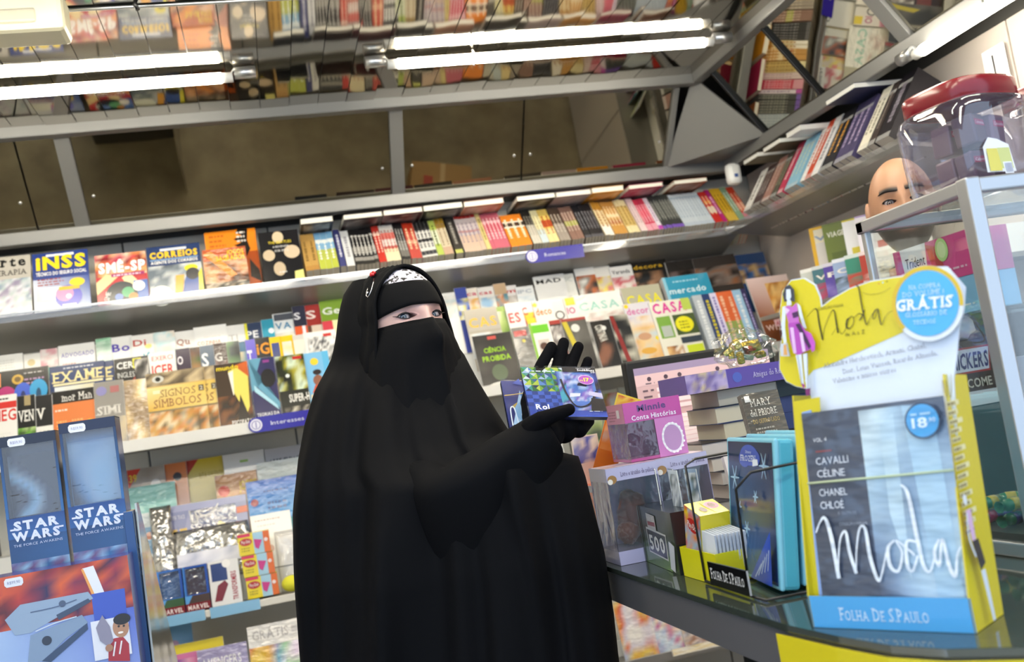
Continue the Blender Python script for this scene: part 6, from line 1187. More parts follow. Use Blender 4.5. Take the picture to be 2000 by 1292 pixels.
for i, f_, zc, r_, nm in ((2, .9, .885, .02, 'disc_print'), (5, .5, .885, .022, 'disc_print')):
    a, b = off_pt(i, .0078), off_pt(i + 1, .0078); c = a.lerp(b, f_); t = (b - a).normalized(); mb = MB()
    mb.face([(c.x + t.x * r_ * math.cos(u), c.y + t.y * r_ * math.cos(u), zc + r_ * math.sin(u)) for u in (2 * math.pi * k / 20 for k in range(20))], '#58b0e4'); q = mb.build(nm, GLOSSP, pp); world_child(q, pp)
mb = MB(); a, b = off_pt(0, .0078), off_pt(1, .0078); t = (b - a).normalized()
mb.tube([(a.x + t.x * u, a.y + t.y * u, .84 + v) for u, v in ((.01, 0), (.02, .05), (.028, .05), (.032, -.02), (.04, .03), (.046, .03), (.05, -.02), (.058, .02), (.066, .0))], .0008, 5, '#3a380e'); q = mb.build('script_print', PAINT, pp); world_child(q, pp)
# ------------------------------------------------------------------ monitor, book pile, sweets on the counter
mn = empty('monitor', T(1.02, 2.27, Z0) @ RZ(2), 'black flat monitor showing a pinkish form behind the gift boxes', 'monitor')
mb = MB(); mb.box(-.195, -.012, .10, .205, .022, .385, '#101012', bev=.006); mb.build('bezel', PAINT, mn)
SCR = mat('lit_screen', '#c8a8a8', attr=True, rough=.3); nt = SCR.node_tree; at_ = [n for n in nt.nodes if n.type == 'ATTRIBUTE'][0]; nt.links.new(at_.outputs['Color'], nt.nodes['Principled BSDF'].inputs['Emission Color']); nt.nodes['Principled BSDF'].inputs['Emission Strength'].default_value = .55
P = Print(.365, .245); P.rect(0, 0, 1, 1, '#b89a9a'); P.rect(0, .93, 1, 1, '#8a7a94'); P.rect(0, .82, 1, .93, '#c4a6a6')
for u in (.1, .22, .32, .6): P.circ(u, .88, .015, '#4a3a44'); P.lines(u - .03, .83, u + .04, 1, .03, '#6a5a60', .014)
for i in range(4): P.lines(.04, .76 - .06 * i, .12, 1, .03, '#5a4a52', .018); P.rect(.14, .745 - .06 * i, .4, .785 - .06 * i, '#d8c4c4'); P.lines(.45, .76 - .06 * i, .7, 1, .03, '#7a6a70', .018)
P.rect(.04, .08, .96, .5, '#dccaca')
for i in range(9): P.rect(.04, .1 + .045 * i, .96, .104 + .045 * i, '#a89a9c'); P.lines(.8, .115 + .045 * i, .92, 1, .03, '#6a5c62', .018)
for u in (.25, .5, .62, .75): P.rect(u, .08, u + .003, .5, '#a89a9c')
P.rect(.05, .1, .4, .135, '#2a4a9a'); P.circ(.7, .035, .018, '#b84a3a'); P.circ(.78, .035, .018, '#3a8a4a'); P.rect(.84, .015, .89, .055, '#4a4448'); P.put('screen', SCR, mn, T(.005, -.0125, .12) @ RX(90))
mb = MB(); mb.tube([(0, .03, .02), (0, .03, .2)], .02, 10, '#101012'); mb.build('neck', PAINT, mn)
mb = MB(); mb.lathe([(.0, 0), (.1, 0), (.1, .012), (.0, .02)], 24, '#101012', sx=1.2); mb.build('foot', PAINT, mn)
# pile of paperbacks, spines and page edges forward
pile = [(.884, 1.17, '#d6d4d0', '#3c3c48', .026), (.868, 1.16, '#cfcdca', '#4a4c58', .022), (.90, 1.18, '#dad8d4', '#55555e', .028), (.885, 1.16, '#d2d0cc', '#303038', .026), (.872, 1.17, '#d8d4cc', '#3a3a48', .026), (.858, 1.13, '#d4d2d0', '#26262c', .029), (.912, 1.18, '#c8c4ae', '#2c3c6c', .031), (.898, 1.17, '#cac6b2', '#324070', .031), (.908, 1.19, '#b8b6aa', '#1c2c34', .031)]
z = Z0; rp = random.Random(5)
PL = ['lowest', 'second from bottom', 'third from bottom', 'fourth from bottom', 'fifth from bottom', 'sixth from bottom', 'seventh from bottom, navy', 'eighth from bottom, navy', 'topmost, dark teal']
for k, (x0, x1, pg, cv, th) in enumerate(pile):
    th *= 1.13; w = x1 - x0; d = .15
    mb = MB(); mb.box(-w / 2, 0, 0, w / 2, d, .0015, cv); mb.box(-w / 2, 0, th - .0015, w / 2, d, th, cv); mb.box(-w / 2 + .001, .002, .0015, w / 2 - .001, d - .001, th - .0015, pg)
    o = mb.build('book', PRINT, None, T((x0 + x1) / 2, 1.955 + rp.uniform(-.006, .006), z) @ RZ(rp.uniform(-2, 2)), f'paperback lying in the counter pile, {PL[k]}', 'book', 'paperbacks piled in front of the monitor')
    mb = MB(); mb.box(0, -.0006, .0004, w * .5, .0012, th - .0004, cv); mb.build('spine', PRINT, o, T(-w * .08 + .02, 0, 0)) if k in (5, 6, 7, 8) else None
    z += th + .0002
zz = z
pb = carton(.832, 1.14, 1.93, 2.08, zz + .0008, .040, 'long purple box with pale serif lettering on the book pile', 'gift_box', '#4a3688', [('r', 0, 0, 1, 1, '#56409c'), ('p', 0, 0, .3, 1, ['#8a80b8', '#b8a8d0', '#6a58a0', '#c8b890'], 3, 10, 4, 3), ('r', .3, 0, .305, 1, '#9a90c8'), ('c', .38, .5, .035, '#4a5ab8'), ('t', 'Amigas do Reino', .50, .36, .30, '#c4bce4', .25, {'serif': True})], [('r', 0, 0, 1, 1, '#6a58a0')], [('r', 0, 0, 1, 1, '#4a8a80')], 'gift box')
mary = empty('book', frame((.912, 1.75, 1.105), Vector((1, -.04, 0)), Vector((.0, .22, 1))), 'grey shrink-wrapped book with tall pale title leaning on the counter pile', 'book')
w, h = .078, .122
mb = MB(); mb.box(-w / 2, -.0, -.018, w / 2, h, 0, '#5a564c', cols={'u': '#d8d8d4'}); mb.build('body', WRAPP, mary)
P = Print(w, h); P.grad(0, 0, 1, 1, '#4a463c', '#6a655a', '#5c584e', '#545044'); P.text('MARY', .2, .78, .12, '#dcd8cc', .55, serif=True); P.text('del PRIORE', .12, .62, .11, '#dcd8cc', .72, serif=True); P.text('DO OUTRO LADO', .14, .5, .07, '#c0a868', .7, serif=True); P.lines(.15, .4, .7, 2, .06, '#a8a498'); P.rect(.06, .86, .2, .96, '#e4e2de'); P.put('cover', WRAPP, mary)
sup = carton(.87, .96, 1.765, 1.86, Z0, .1495, 'plain grey carton under the leaning grey book', 'box', '#a8a6a8', [('l', .1, .8, .9, 6, .12, '#8a888c')], None, None, 'box')
# small stickered card pack between tin and pile
cp_ = empty('card_pack', frame((.845, 1.70, 1.02), (1, 0, 0), (0, .2, 1)), 'red and white card pack with round green emblem above the tin', 'card pack')
mb = MB(); mb.box(-.055, -.065, -.012, .055, .10, 0, '#e2d8d4'); mb.build('pack', GLOSSP, cp_)
P = Print(.11, .10); P.photo(0, .0, 1, .62, ['#e8dcd8', '#d89a90', '#f0ece8', '#b86a60'], 4, 10, 6, 5); P.circ(.15, .35, .11, '#16201a'); P.ring(.15, .35, .09, .065, '#4a9a5a'); P.text('2', .11, .27, .12, '#9ad0a0', .07); P.rect(.55, .64, .85, .98, '#1c1c1e'); P.rect(.58, .68, .82, .94, '#d8d0cc'); P.rect(.6, .72, .8, .82, '#8a2420'); P.put('print', GLOSSP, cp_)
cs = carton(.80, .905, 1.69, 1.745, Z0, .001, 'flat white card under the card pack', 'card', '#d8d8d8', None, None, None, 'card') if False else None
# bag of gold-wrapped sweets on the purple box
bg = empty('candy_bag', T(*(atY(1462, 722, 1.99).x, 1.99, zz + .041)), 'clear crumpled bag of gold and silver sweets on the purple box', 'bag')
GOLD = mat('gold_foil', attr=True, rough=.25, metal=.8, bump=(60, 1, .01, (1, 1, 1)))
rg = random.Random(2)
for k in range(16):
    c = rg.choice(['#c8b04a', '#e0d080', '#b8a23a', '#cfcfc8', '#8a8a3a', '#a83a2a'])
    mb = MB(); s_ = rg.uniform(.010, .016); mb.box(-s_, -s_ * .6, -s_ * .5, s_, s_ * .6, s_ * .5, c, bev=.003)
    mb.build('sweet', GOLD, bg, T(rg.uniform(-.045, .045), rg.uniform(-.018, .018), .014 + rg.uniform(0, .038)) @ RZ(rg.uniform(0, 180)) @ RX(rg.uniform(0, 90)) @ RY(rg.uniform(0, 90)))
mb = MB(); n, m = 22, 14
def p(a, b):
    t = math.pi * a / m; u = 2 * math.pi * (b % n) / n; d = Vector((math.sin(t) * math.cos(u), math.sin(t) * math.sin(u), math.cos(t)))
    k = 1 + .30 * noise.noise(d * 2.6) + .16 * noise.noise(d * 7); return (d.x * .068 * k, d.y * .036 * k, max(.001, .036 + d.z * .046 * k))
for i in range(m):
    for k in range(n): mb.face([p(i, k), p(i + 1, k), p(i + 1, k + 1), p(i, k + 1)], '#ffffff', False)
mb.build('film', FILM, bg)
# ------------------------------------------------------------------ aluminium and glass showcase with sweets, jars on top
X0, X1, Y0, Y1, ZT = .955, 1.46, 1.15, 1.40, 1.462
sc_ = empty('showcase', T((X0 + X1) / 2, (Y0 + Y1) / 2, Z0), 'aluminium framed glass showcase on the counter', 'showcase')
def bar(a, b, r, name):
    mb = MB(); x0, y0, z0 = [min(a[i], b[i]) - r for i in range(3)]; x1, y1, z1 = [max(a[i], b[i]) + r for i in range(3)]
    mb.box(x0, y0, z0, x1, y1, z1, (1, 1, 1, 1), bev=.0025); q = mb.build(name, ALU, sc_); world_child(q, sc_)
r = .0115
for x, y in ((X0, Y0), (X1, Y0), (X1, Y1)): bar((x, y, Z0 + r), (x, y, ZT), r, 'post')
bar((X0, Y1, Z0 + .006), (X0, Y1, ZT), .006, 'post')
for a, b in (((X0, Y0), (X0, Y1)), ((X0, Y0), (X1, Y0)), ((X1, Y0), (X1, Y1)), ((X0, Y1), (X1, Y1))):
    bar((*a, ZT), (*b, ZT), .010, 'top_rail'); bar((*a, Z0 + .010), (*b, Z0 + .010), .010, 'bottom_rail')
def pane(x0, y0, z0, x1, y1, z1, name):
    mb = MB(); mb.box(x0, y0, z0, x1, y1, z1, (1, 1, 1, 1)); q = mb.build(name, GLASS, sc_); world_child(q, sc_)
pane(X0 - .002, Y0 + .012, Z0 + .02, X0 + .002, Y1 - .007, ZT - .01, 'pane'); pane(X0 + .012, Y0 - .002, Z0 + .02, X1 - .012, Y0 + .002, ZT - .01, 'pane')
pane(X0 + .012, Y0 + .012, ZT + .0, X1 - .012, Y1 - .012, ZT + .004, 'top_pane')
for z in (1.290, 1.152): pane(X0 + .004, Y0 + .004, z, X1 - .004, Y1 - .004, z + .005, 'glass_shelf')
mb = MB(); mb.box(X0 + .002, Y0 + .002, Z0 + .02, X1 - .002, Y1 - .002, Z0 + .03, (1, 1, 1, 1)); q = mb.build('base_board', DGREY, sc_); world_child(q, sc_)
TRP = [('r', 0, 0, 1, 1, '#d8408a'), ('y', [(.1, 1), (.46, 1), (.42, .1), (.22, .0), (.12, .3)], '#f0eef2'), ('t', 'Trident', .15, .5, .26, '#26283a', .27, {'shear': .1}), ('y', [(.46, .95), (.62, .8), (.66, .2), (.5, .4)], '#c03030'), ('c', .66, .72, .08, '#b8dc8a', .1), ('c', .66, .72, .055, '#dcecb0', .07), ('l', .7, .2, .95, 1, .1, '#f0c0d8')]
TRB = [('r', 0, 0, 1, 1, '#86bce4'), ('y', [(.05, 1), (.4, 1), (.36, .1), (.14, .0)], '#eef2f6'), ('t', 'Trident', .09, .5, .26, '#2a3a5a', .25, {'shear': .1}), ('c', .6, .5, .07, '#4aa84a', .12, 16, .5), ('c', .72, .65, .05, '#6ac06a', .09, 16, -.4), ('l', .75, .2, .95, 1, .1, '#dceaf6')]
def gum(x0, y0, z0, w, h, art, col, label, rot=0):
    return carton(x0, x0 + w, y0, y0 + .075, z0, h, label, 'gum_box', col, art, None, None, 'gum box', 'gum boxes in the showcase', rot=rot)
def gumx(z0, h, art, col, label): return carton(.984, 1.05, 1.205, 1.382, z0, h, label, 'gum_box', col, None, art, None, 'gum box', 'gum boxes in the showcase')
gumx(1.2955, .052, TRB, '#86bce4', 'light blue gum box on the upper showcase shelf behind the header card')
gumx(1.3482, .064, TRP, '#d8408a', 'pink gum box with lime slice lying on the blue gum box')
gum(1.14, 1.2, 1.2955, .16, .052, TRB, '#86bce4', 'light blue gum box on the upper showcase shelf, right')
gum(1.14, 1.2, 1.3482, .16, .056, TRP, '#e07aa8', 'pale pink gum box on top of the blue one, right')
sb = carton(.975, 1.083, 1.30, 1.385, 1.158, .098, 'brown chocolate bar carton with red framed lettering in the showcase', 'sweet_box', '#3c2818', [('r', .0, .22, 1, 1, '#3c2818'), ('r', 0, 0, 1, .22, '#dcd8d4'), ('y', [(-.0, .5), (.72, .5), (.78, .9), (0, .9)], '#b03028'), ('y', [(0, .53), (.70, .53), (.75, .87), (0, .87)], '#e4e0e4'), ('t', 'SNICKERS', .02, .58, .24, '#2a2a68', .68, {'off': .03, 'shear': .1}), ('t', 'COME', .3, .28, .14, '#d8c8b0', .4, {'off': .02})], None, None, 'sweet box')
sb2 = carton(1.10, 1.20, 1.215, 1.31, 1.158, .062, 'white and blue chocolate bar carton at right edge of the showcase', 'sweet_box', '#c8c8dc', [('r', 0, 0, 1, 1, '#d8d4e4'), ('t', 'SNICKERS', .05, .55, .3, '#3a3a90', .9, {'off': .03}), ('t', 'SNICKERS', .05, .1, .3, '#3a3a90', .9, {'off': .03}), ('c', .08, .8, .1, '#e0d83a')], None, None, 'sweet box')
wb_ = MB(); 
def p(a, b):
    t = math.pi * a / 10; u = 2 * math.pi * (b % 14) / 14; d = Vector((math.sin(t) * math.cos(u), math.sin(t) * math.sin(u), math.cos(t)))
    k = 1 + .35 * noise.noise(d * 2.2 + Vector((5, 0, 0))) + .12 * noise.noise(d * 6); return (d.x * .032 * k, d.y * .025 * k, max(0, .02 + d.z * .022 * k))
for i in range(10):
    for k in range(14): wb_.face([p(i, k), p(i + 1, k), p(i + 1, k + 1), p(i, k + 1)], '#dcdcd8', True)
wb_.build('paper_bag', WHITE, None, T(1.03, 1.335, 1.2575), 'crumpled white bag on the brown chocolate carton', 'bag')
# twist-wrapped sweets at the bottom of the showcase
CANDY = mat('shiny_candy_wrap', attr=True, rough=.22, coat=.6)
rc = random.Random(8)
for kind, (c1, c2, w1) in enumerate((('#1c6a44', '#3a2a78', 'green and purple'), ('#4a3090', '#b03a6a', 'violet and pink'), ('#2a7a50', '#c8b02a', 'green and gold'))):
    mb = MB(); mb.tube([(-.017, 0, 0), (-.015, 0, 0), (-.006, 0, 0), (.006, 0, 0), (.015, 0, 0), (.017, 0, 0)], [.003, .0085, .0095, .0095, .0085, .003], 10, c1)
    cm = mb.mesh('wrapper', CANDY); mb = MB(); mb.tube([(-.007, 0, 0), (.007, 0, 0)], .0098, 10, c2); bm2 = mb.mesh('band', CANDY)
    mb = MB()
    for s_ in (-1, 1): mb.tube([(s_ * .017, 0, 0), (s_ * .028, 0, 0)], [.003, .009], 8, c1, cap=False)
    em2 = mb.mesh('twist', CANDY)
    for k in range(8):
        i = kind * 8 + k; row_ = i // 12; j = i % 12
        o = empty('wrapped_sweet', T(1.0 + .037 * (j % 4) + rc.uniform(-.004, .004) + .004 * row_, 1.195 + .05 * (j // 4), Z0 + .041 + .020 * row_) @ RZ(rc.uniform(-25, 25)) @ RX(rc.uniform(0, 90)), f'{w1} twist-wrapped sweet in the heap at the showcase bottom', 'sweet', f'{w1} sweets in the showcase')
        inst('wrapper', cm, o); inst('band', bm2, o); inst('twist', em2, o)
# jars with red screw lids
RED = mat('red_plastic', '#7e1620', rough=.25, coat=.3)
CHOC = mat('chocolate', attr=True, rough=.4, coat=.5)
JARP = clear_mat('jar_plastic', '#f2f2fa', rough=.05, gloss=.12, haze=.05, hazec='#c8c8e8', edge=.55)
rj = random.Random(4)
for k, (x, y, rot, lab) in enumerate(((1.062, 1.262, 12, 'square clear jar of wafer cakes with red lid on the showcase, left'), (1.262, 1.285, 14, 'square clear jar of wafer cakes with red lid on the showcase, right'))):
    o = empty('sweet_jar', T(x, y, ZT + .0108) @ RZ(rot) @ Matrix.Diagonal((.86, .86, .95, 1)), lab, 'jar', 'red lidded jars on the showcase')
    mb = MB(); mb.lathe([(.0, .0), (.082, .0), (.088, .006), (.0915, .06), (.092, .118), (.086, .132), (.074, .14)], 32, '#ffffff', pw=4.2); mb.build('jar', JARP, o)
    mb = MB(); mb.lathe([(.079, .137), (.081, .139), (.081, .163), (.077, .168), (.0, .169)], 48, '#ffffff', pw=3.4); mb.lathe([(.079, .137), (.074, .137)], 48, '#ffffff', pw=3.4); mb.build('lid', RED, o)
    for i in range(8):
        mb = MB(); mb.box(-.022, -.019, -.024, .022, .019, .024, ['#5c4258', '#4c3440', '#6a4a5c'][i % 3], bev=.004)
        q = mb.build('wafer_cake', CHOC, o, T(-.036 + .05 * (i % 2) + rj.uniform(-.004, .004), -.034 + .045 * ((i // 2) % 2), .03 + .054 * (i // 4) + rj.uniform(0, .006)) @ RZ(rj.uniform(-25, 25)) @ RX(rj.uniform(-6, 6)))
        P = Print(.036, .010); P.rect(0, 0, 1, 1, '#a82a5a'); P.text('Cebosinha', .08, .25, .5, '#f0d8e4', .84); P.put('band_print', GLOSSP, q, T(0, -.0193, .004) @ RX(90))
    P = Print(.07, .06); P.poly([(.0, .1), (.05, .75), (.3, 1), (.6, .95), (.95, .8), (1, .1)], '#e6eaf2'); P.rect(.52, .18, .94, .72, '#c8cf8a'); P.rect(.6, .05, .9, .35, '#eef2f6')
    for i in range(6): P.rect(.64 + .04 * i, .08, .655 + .04 * i, .32, '#5a6a9a')
    P.poly([(.08, .12), (.5, .12), (.48, .7), (.12, .7)], '#d8cf6a'); P.put('sticker', GLOSSP, o, T(-.052, -.0935, .004) @ RX(90 - 3))
    P = Print(.045, .05); P.rect(0, 0, 1, 1, '#e0e4ec'); P.rect(.15, .1, .85, .8, '#dcc878'); P.put('sticker', GLOSSP, o, T(.058, -.0935, .004) @ RX(90 - 3))
# ------------------------------------------------------------------ people
SKIN = mat('skin', attr=True, rough=.48, sss=.12)
EYEM = mat('eye', attr=True, rough=.12, coat=.25)
CLOTH = mat('black_crepe', '#05060a', rough=.75, spec=.11)
GLOVE = mat('black_glove', '#050509', rough=.85, spec=.1)
def gauss(x, y, cx, cy, sx, sy): return math.exp(-((x - cx) / sx) ** 2 - ((y - cy) / sy) ** 2)
class Head:
    """head as a distorted ellipsoid in its own frame: f forward, r to the image right, z up; angles in degrees"""
    def __init__(s, c, f, a, b, ct, cb, eye_az, sexm=False, back=1.0):
        s.c = Vector(c); s.f = Vector(f).normalized(); s.r = Vector((-s.f.y, s.f.x, 0)).normalized(); s.a, s.b, s.ct, s.cb, s.ea, s.m, s.back = a, b, ct, cb, eye_az, sexm, back
    def pt(s, az, el, k=1.0, feat=True, up=None):
        A, E = math.radians(az), math.radians(el)
        c = s.ct if el > 0 else s.cb
        b = s.b * (s.back if abs(az) > 90 else 1.0)
        jaw = 1.0
        if el < -15: jaw = 1 - .22 * min(1, (-el - 15) / 55)
        a = s.a * jaw
        p = s.f * (b * math.cos(A) * math.cos(E)) + s.r * (a * math.sin(A) * math.cos(E)) + Vector((0, 0, c * math.sin(E)))
        p *= k
        if feat: p += s.f * s.feat(az, el)
        return s.c + p
    def feat(s, az, el):
        x = abs(az); d = 0
        d += .010 * gauss(az, el, 0, 2, 9, 9); d += .019 * gauss(az, el, 0, -15, 10, 8) + .008 * gauss(az, el, 0, -7, 8, 7) + .006 * gauss(x, el, 9, -18, 6, 5)
        d += .004 * gauss(x, el, s.ea, 13, 16, 5); d -= .0075 * gauss(x, el, s.ea - 3, 1, 13, 8)
        d += .0045 * gauss(x, el, 33, -14, 14, 9)
        d += .006 * gauss(az, el, 0, -30, 16, 3.4) - .003 * gauss(az, el, 0, -31.5, 14, 1.3) + .005 * gauss(az, el, 0, -34.5, 13, 3.2); d += .009 * gauss(az, el, 0, -50, 16, 9)
        return d
    def eye_pos(s, sd):
        p = s.pt(sd * s.ea, .8); return p - s.f * .0125 + s.r * (-sd * .001)
    def almond(s, sd, p):
        """signed distance like value < 0 inside the lid opening"""
        e = s.eye_pos(sd); d = p - e; x = d.dot(s.r) / .0160; z = (d.z - .0003 + .0016 * (x * sd) * -.6) / (.0064 if d.z > 0 else .0050)
        return abs(x) ** 2.0 + abs(z) ** 1.5 * 1.0 - 1 if True else 0
    def mesh(s, colf, name, mtl):
        azs = [-180 + 12 * k for k in range(9)] + [-72 + 1.15 * k for k in range(126)] + [84 + 12 * k for k in range(9)]
        azs = sorted(set(round(a, 3) for a in azs if -180 <= a <= 180))
        els = [-84, -78, -72, -66, -60, -55, -51, -47, -44] + [-42 + 1.5 * k for k in range(20)] + [-12 + .7 * k for k in range(44)] + [20 + 5 * k for k in range(13)] + [84, 88]
        els = sorted(set(round(e, 3) for e in els)); mb = MB(); V = []; Cc = []
        for e in els:
            row = []; rc_ = []
            for a in azs[:-1]:
                p = s.pt(a, e); col = colf(a, e, p)
                for sd in (-1, 1):
                    al = s.almond(sd, p) if abs(a - sd * s.ea) < 22 and abs(e) < 12 else 9
                    if al < 0: p = p - s.f * min(.012, .004 + .02 * -al); col = H('#3a2422')
                    elif al < .55: p = p + s.f * .0022 * (1 - al / .55)
                row.append(p); rc_.append(col)
            V.append(row); Cc.append(rc_)
        n = len(azs) - 1
        for i in range(len(els) - 1):
            for k in range(n):
                k2 = (k + 1) % n; mb.face([V[i][k], V[i][k2], V[i + 1][k2], V[i + 1][k]], [Cc[i][k], Cc[i][k2], Cc[i + 1][k2], Cc[i + 1][k]], True)
        mb.face([V[-1][k] for k in range(n)], [Cc[-1][k] for k in range(n)], True)
        return mb, V[0], Cc[0]
def eyeball(h, sd, target, parent, iris):
    e = h.eye_pos(sd); g = (Vector(target) - e).normalized(); R_ = .0130; x = g.orthogonal().normalized(); y = g.cross(x); mb = MB()
    rings = [0, 5, 11, 11.6, 16, 21, 27, 30, 32, 38, 50, 70, 95]
    cols = ['#050506', '#050506', '#050506', iris, mixc(iris, '#ffffff', .22), iris, mixc(iris, '#000000', .3), '#2a3038', '#a4a0a6', '#b0acae', '#a8a0a2', '#9a8c8e', '#8a7678']
    n = 24
    def p(t, k):
        t = math.radians(t); a = 2 * math.pi * k / n; return e + R_ * (g * math.cos(t) + (x * math.cos(a) + y * math.sin(a)) * math.sin(t))
    for i in range(len(rings) - 1):
        for k in range(n):
            q = [p(rings[i], k), p(rings[i], k + 1), p(rings[i + 1], k + 1), p(rings[i + 1], k)]
            if i == 0: q = q[1:] if False else [q[0], q[2], q[3]]
            mb.face(q[::-1], cols[i + 1], True)
    return mb.build('eye', EYEM, parent)
def lid_line(h, sd, parent, name, col, r0, wing=.004, upper=True):
    """dark lash line along the upper lid opening, drawn on the face surface"""
    e = h.eye_pos(sd); pts = []; rad = []
    N = 16
    for k in range(N + 1):
        x = -1 + 2 * k / N
        zz = (max(0, 1 - x * x)) ** (1 / 1.5) * (.0064 if upper else -.0050) + .0003 + .0016 * (x * sd) * .6 * -1 * -1
        q = e + h.r * (x * .0160) + Vector((0, 0, zz)); fw = math.sqrt(max(1e-6,   .0130 ** 2 - (x * .0105) ** 2)) + .0018 - .002 * abs(x) ** 3
        pts.append(q + h.f * fw); rad.append(r0 * (1 - .5 * abs(x)))
    if wing and upper:
        o_ = pts[-1] if sd > 0 else pts[0]; ext = o_ + h.r * (sd * wing) + Vector((0, 0, .0012)) - h.f * .0025
        if sd > 0: pts.append(ext); rad.append(r0 * .25)
        else: pts.insert(0, ext); rad.insert(0, r0 * .25)
    mb = MB(); mb.tube(pts, rad, 6, col); return mb.build(name, PAINT, parent)

# ---- woman in black
EYE_Z = atY(795, 619, 1.885).z
hx = atY(783, 612, 1.97); hc = Vector((hx.x, 1.97, EYE_Z))
hw = Head(hc, (.344, -.938, 0), .074, .098, .104, .118, 27)
def skin_w(a, e, p):
    c = H('#cdaaa2'); x = abs(a)
    c = mixc(c, '#8a6062', .9 * gauss(x, e, 27, 2.6, 15, 5.0)); c = mixc(c, '#b88a86', .5 * gauss(x, e, 12, 2, 6, 6)); c = mixc(c, '#6a4a40', .55 * gauss(x, e, 27, 10.5, 13, 2.2)); c = mixc(c, '#d8a8a4', .4 * gauss(x, e, 30, -8, 12, 6)); return c
mb, low, lowc = hw.mesh(skin_w, 'person', SKIN)
n = len(low); prev = low; cs_ = H('#cdaaa2')   # neck, shoulders and torso under the robe, one surface with the head
for (dz, rx, ry, dx, dy) in ((-.135, .055, .055, 0, .01), (-.17, .055, .056, 0, .015), (-.20, .07, .06, 0, .02), (-.235, .13, .075, 0, .02), (-.29, .165, .085, 0, .02), (-.40, .15, .09, 0, .02), (-.55, .125, .085, 0, .02), (-.70, .16, .10, 0, .02), (-.80, .165, .10, 0, .02), (-1.1, .13, .09, 0, .02), (-1.45, .09, .08, 0, .02)):
    ring_ = []
    for k in range(n):
        d = low[k] - hc; A = math.atan2(d.dot(hw.r), d.dot(hw.f)); ring_.append(hc + hw.f * (ry * math.cos(A) - dy) + hw.r * (rx * math.sin(A)) + Vector((0, 0, dz)))
    for k in range(n):
        k2 = (k + 1) % n; mb.face([ring_[k], ring_[k2], prev[k2], prev[k]], cs_, True)
    prev = ring_
woman = mb.build('person', SKIN, None, None, 'person in a black full-length veil and robe holding two discs, eyes showing', 'person')
for sd in (-1, 1):
    eyeball(hw, sd, (0.05, 0.0, CAM_Z + .05), woman, '#3a4a5c')
    lid_line(hw, sd, woman, 'eyeliner', '#0a080a', .0021, .009); lid_line(hw, sd, woman, 'lower_lash_line', '#1a1012', .0011, 0, False)
    b_ = MB(); pts = [hw.pt(sd * (8 + 4.6 * k), 13.5 + 2.0 * math.sin(math.pi * k / 8) + .3 * k * .4) + hw.f * .001 for k in range(9)]; b_.tube(pts, [.0012, .0022, .0026, .0027, .0026, .0022, .0018, .0013, .0007], 6, '#3a2a26'); b_.build('eyebrow', PAINT, woman)
def shell(h, rows, azs, kf, name, mtl, parent, thick=.0022, colf=None, nosefeat=.5):
    """cloth band lying on the head: rows(az) -> list of elevations, kf scale"""
    mb = MB(); G = []
    for a in azs:
        G.append([h.pt(a, e, kf(a, e), False) + h.f * h.feat(a, e) * nosefeat for e in rows(a)])
    for i in range(len(azs) - 1):
        for j in range(len(G[0]) - 1):
            q = [G[i][j], G[i + 1][j], G[i + 1][j + 1], G[i][j + 1]]; c = colf(azs[i], j / (len(G[0]) - 1)) if colf else '#0c0c10'; mb.face(q, c, True)
    o = mb.build(name, mtl, parent)
    if thick: md_ = o.modifiers.new('thick', 'SOLIDIFY'); md_.thickness = thick; md_.offset = 1
    return o
def slit_top(a):
    z = .0195 - .011 * max(0, (-a - 18) / 40) ** 1.3 - .002 * max(0, (a - 20) / 40); return math.degrees(math.asin(z / .104))
def slit_bot(a): return math.degrees(math.asin((-.0085 - .002 * max(0, (-a - 20) / 40)) / .118))
AZ = [-88 + 4 * k for k in range(45)]
shell(hw, lambda a: [slit_top(a) + (40 - slit_top(a)) * t / 9 for t in range(10)], AZ, lambda a, e: 1.045, 'forehead_band', CLOTH, woman)
shell(hw, lambda a: [26 + 46 * t / 12 for t in range(13)], AZ, lambda a, e: 1.035, 'underscarf', mat('patterned_scarf', '#d3cfe0', .6, noise_col=(95, '#1a181a', .53, .56, (1, 1, 1))), woman)
# lower veil hanging from below the eyes
mb = MB(); G = []; AZV = [-80 + 4 * k for k in range(42)]; NV = 26
for a in AZV:
    col = []; p0 = hw.pt(a, slit_bot(a), 1.05, False) + hw.f * max(0, hw.feat(a, -4)) * 1.1
    for j in range(NV + 1):
        t = j / NV; dz = -.335 * t; out = .012 * math.sin(min(1, t * 5) * math.pi / 2) + .035 * t ** 1.2
        nb = .017 * gauss(a, t, 0, .11, 16, .07); d = Vector((p0.x - hc.x, p0.y - hc.y, 0)).normalized()
        fold = .006 * t * math.cos(a * .23 + 1.5 + t * 2) + .004 * t * math.cos(a * .5 - t * 3)
        side_ = hw.r * (.05 * t ** 1.3 * math.sin(math.radians(a)))
        col.append(p0 + Vector((0, 0, dz)) + d * (out + fold) + hw.f * nb + side_)
    G.append(col)
for i in range(len(AZV) - 1):
    for j in range(NV): mb.face([G[i][j + 1], G[i + 1][j + 1], G[i + 1][j], G[i][j]], '#0c0c10', True)
o = mb.build('face_veil', CLOTH, woman); md_ = o.modifiers.new('thick', 'SOLIDIFY'); md_.thickness = .002; md_.offset = -1
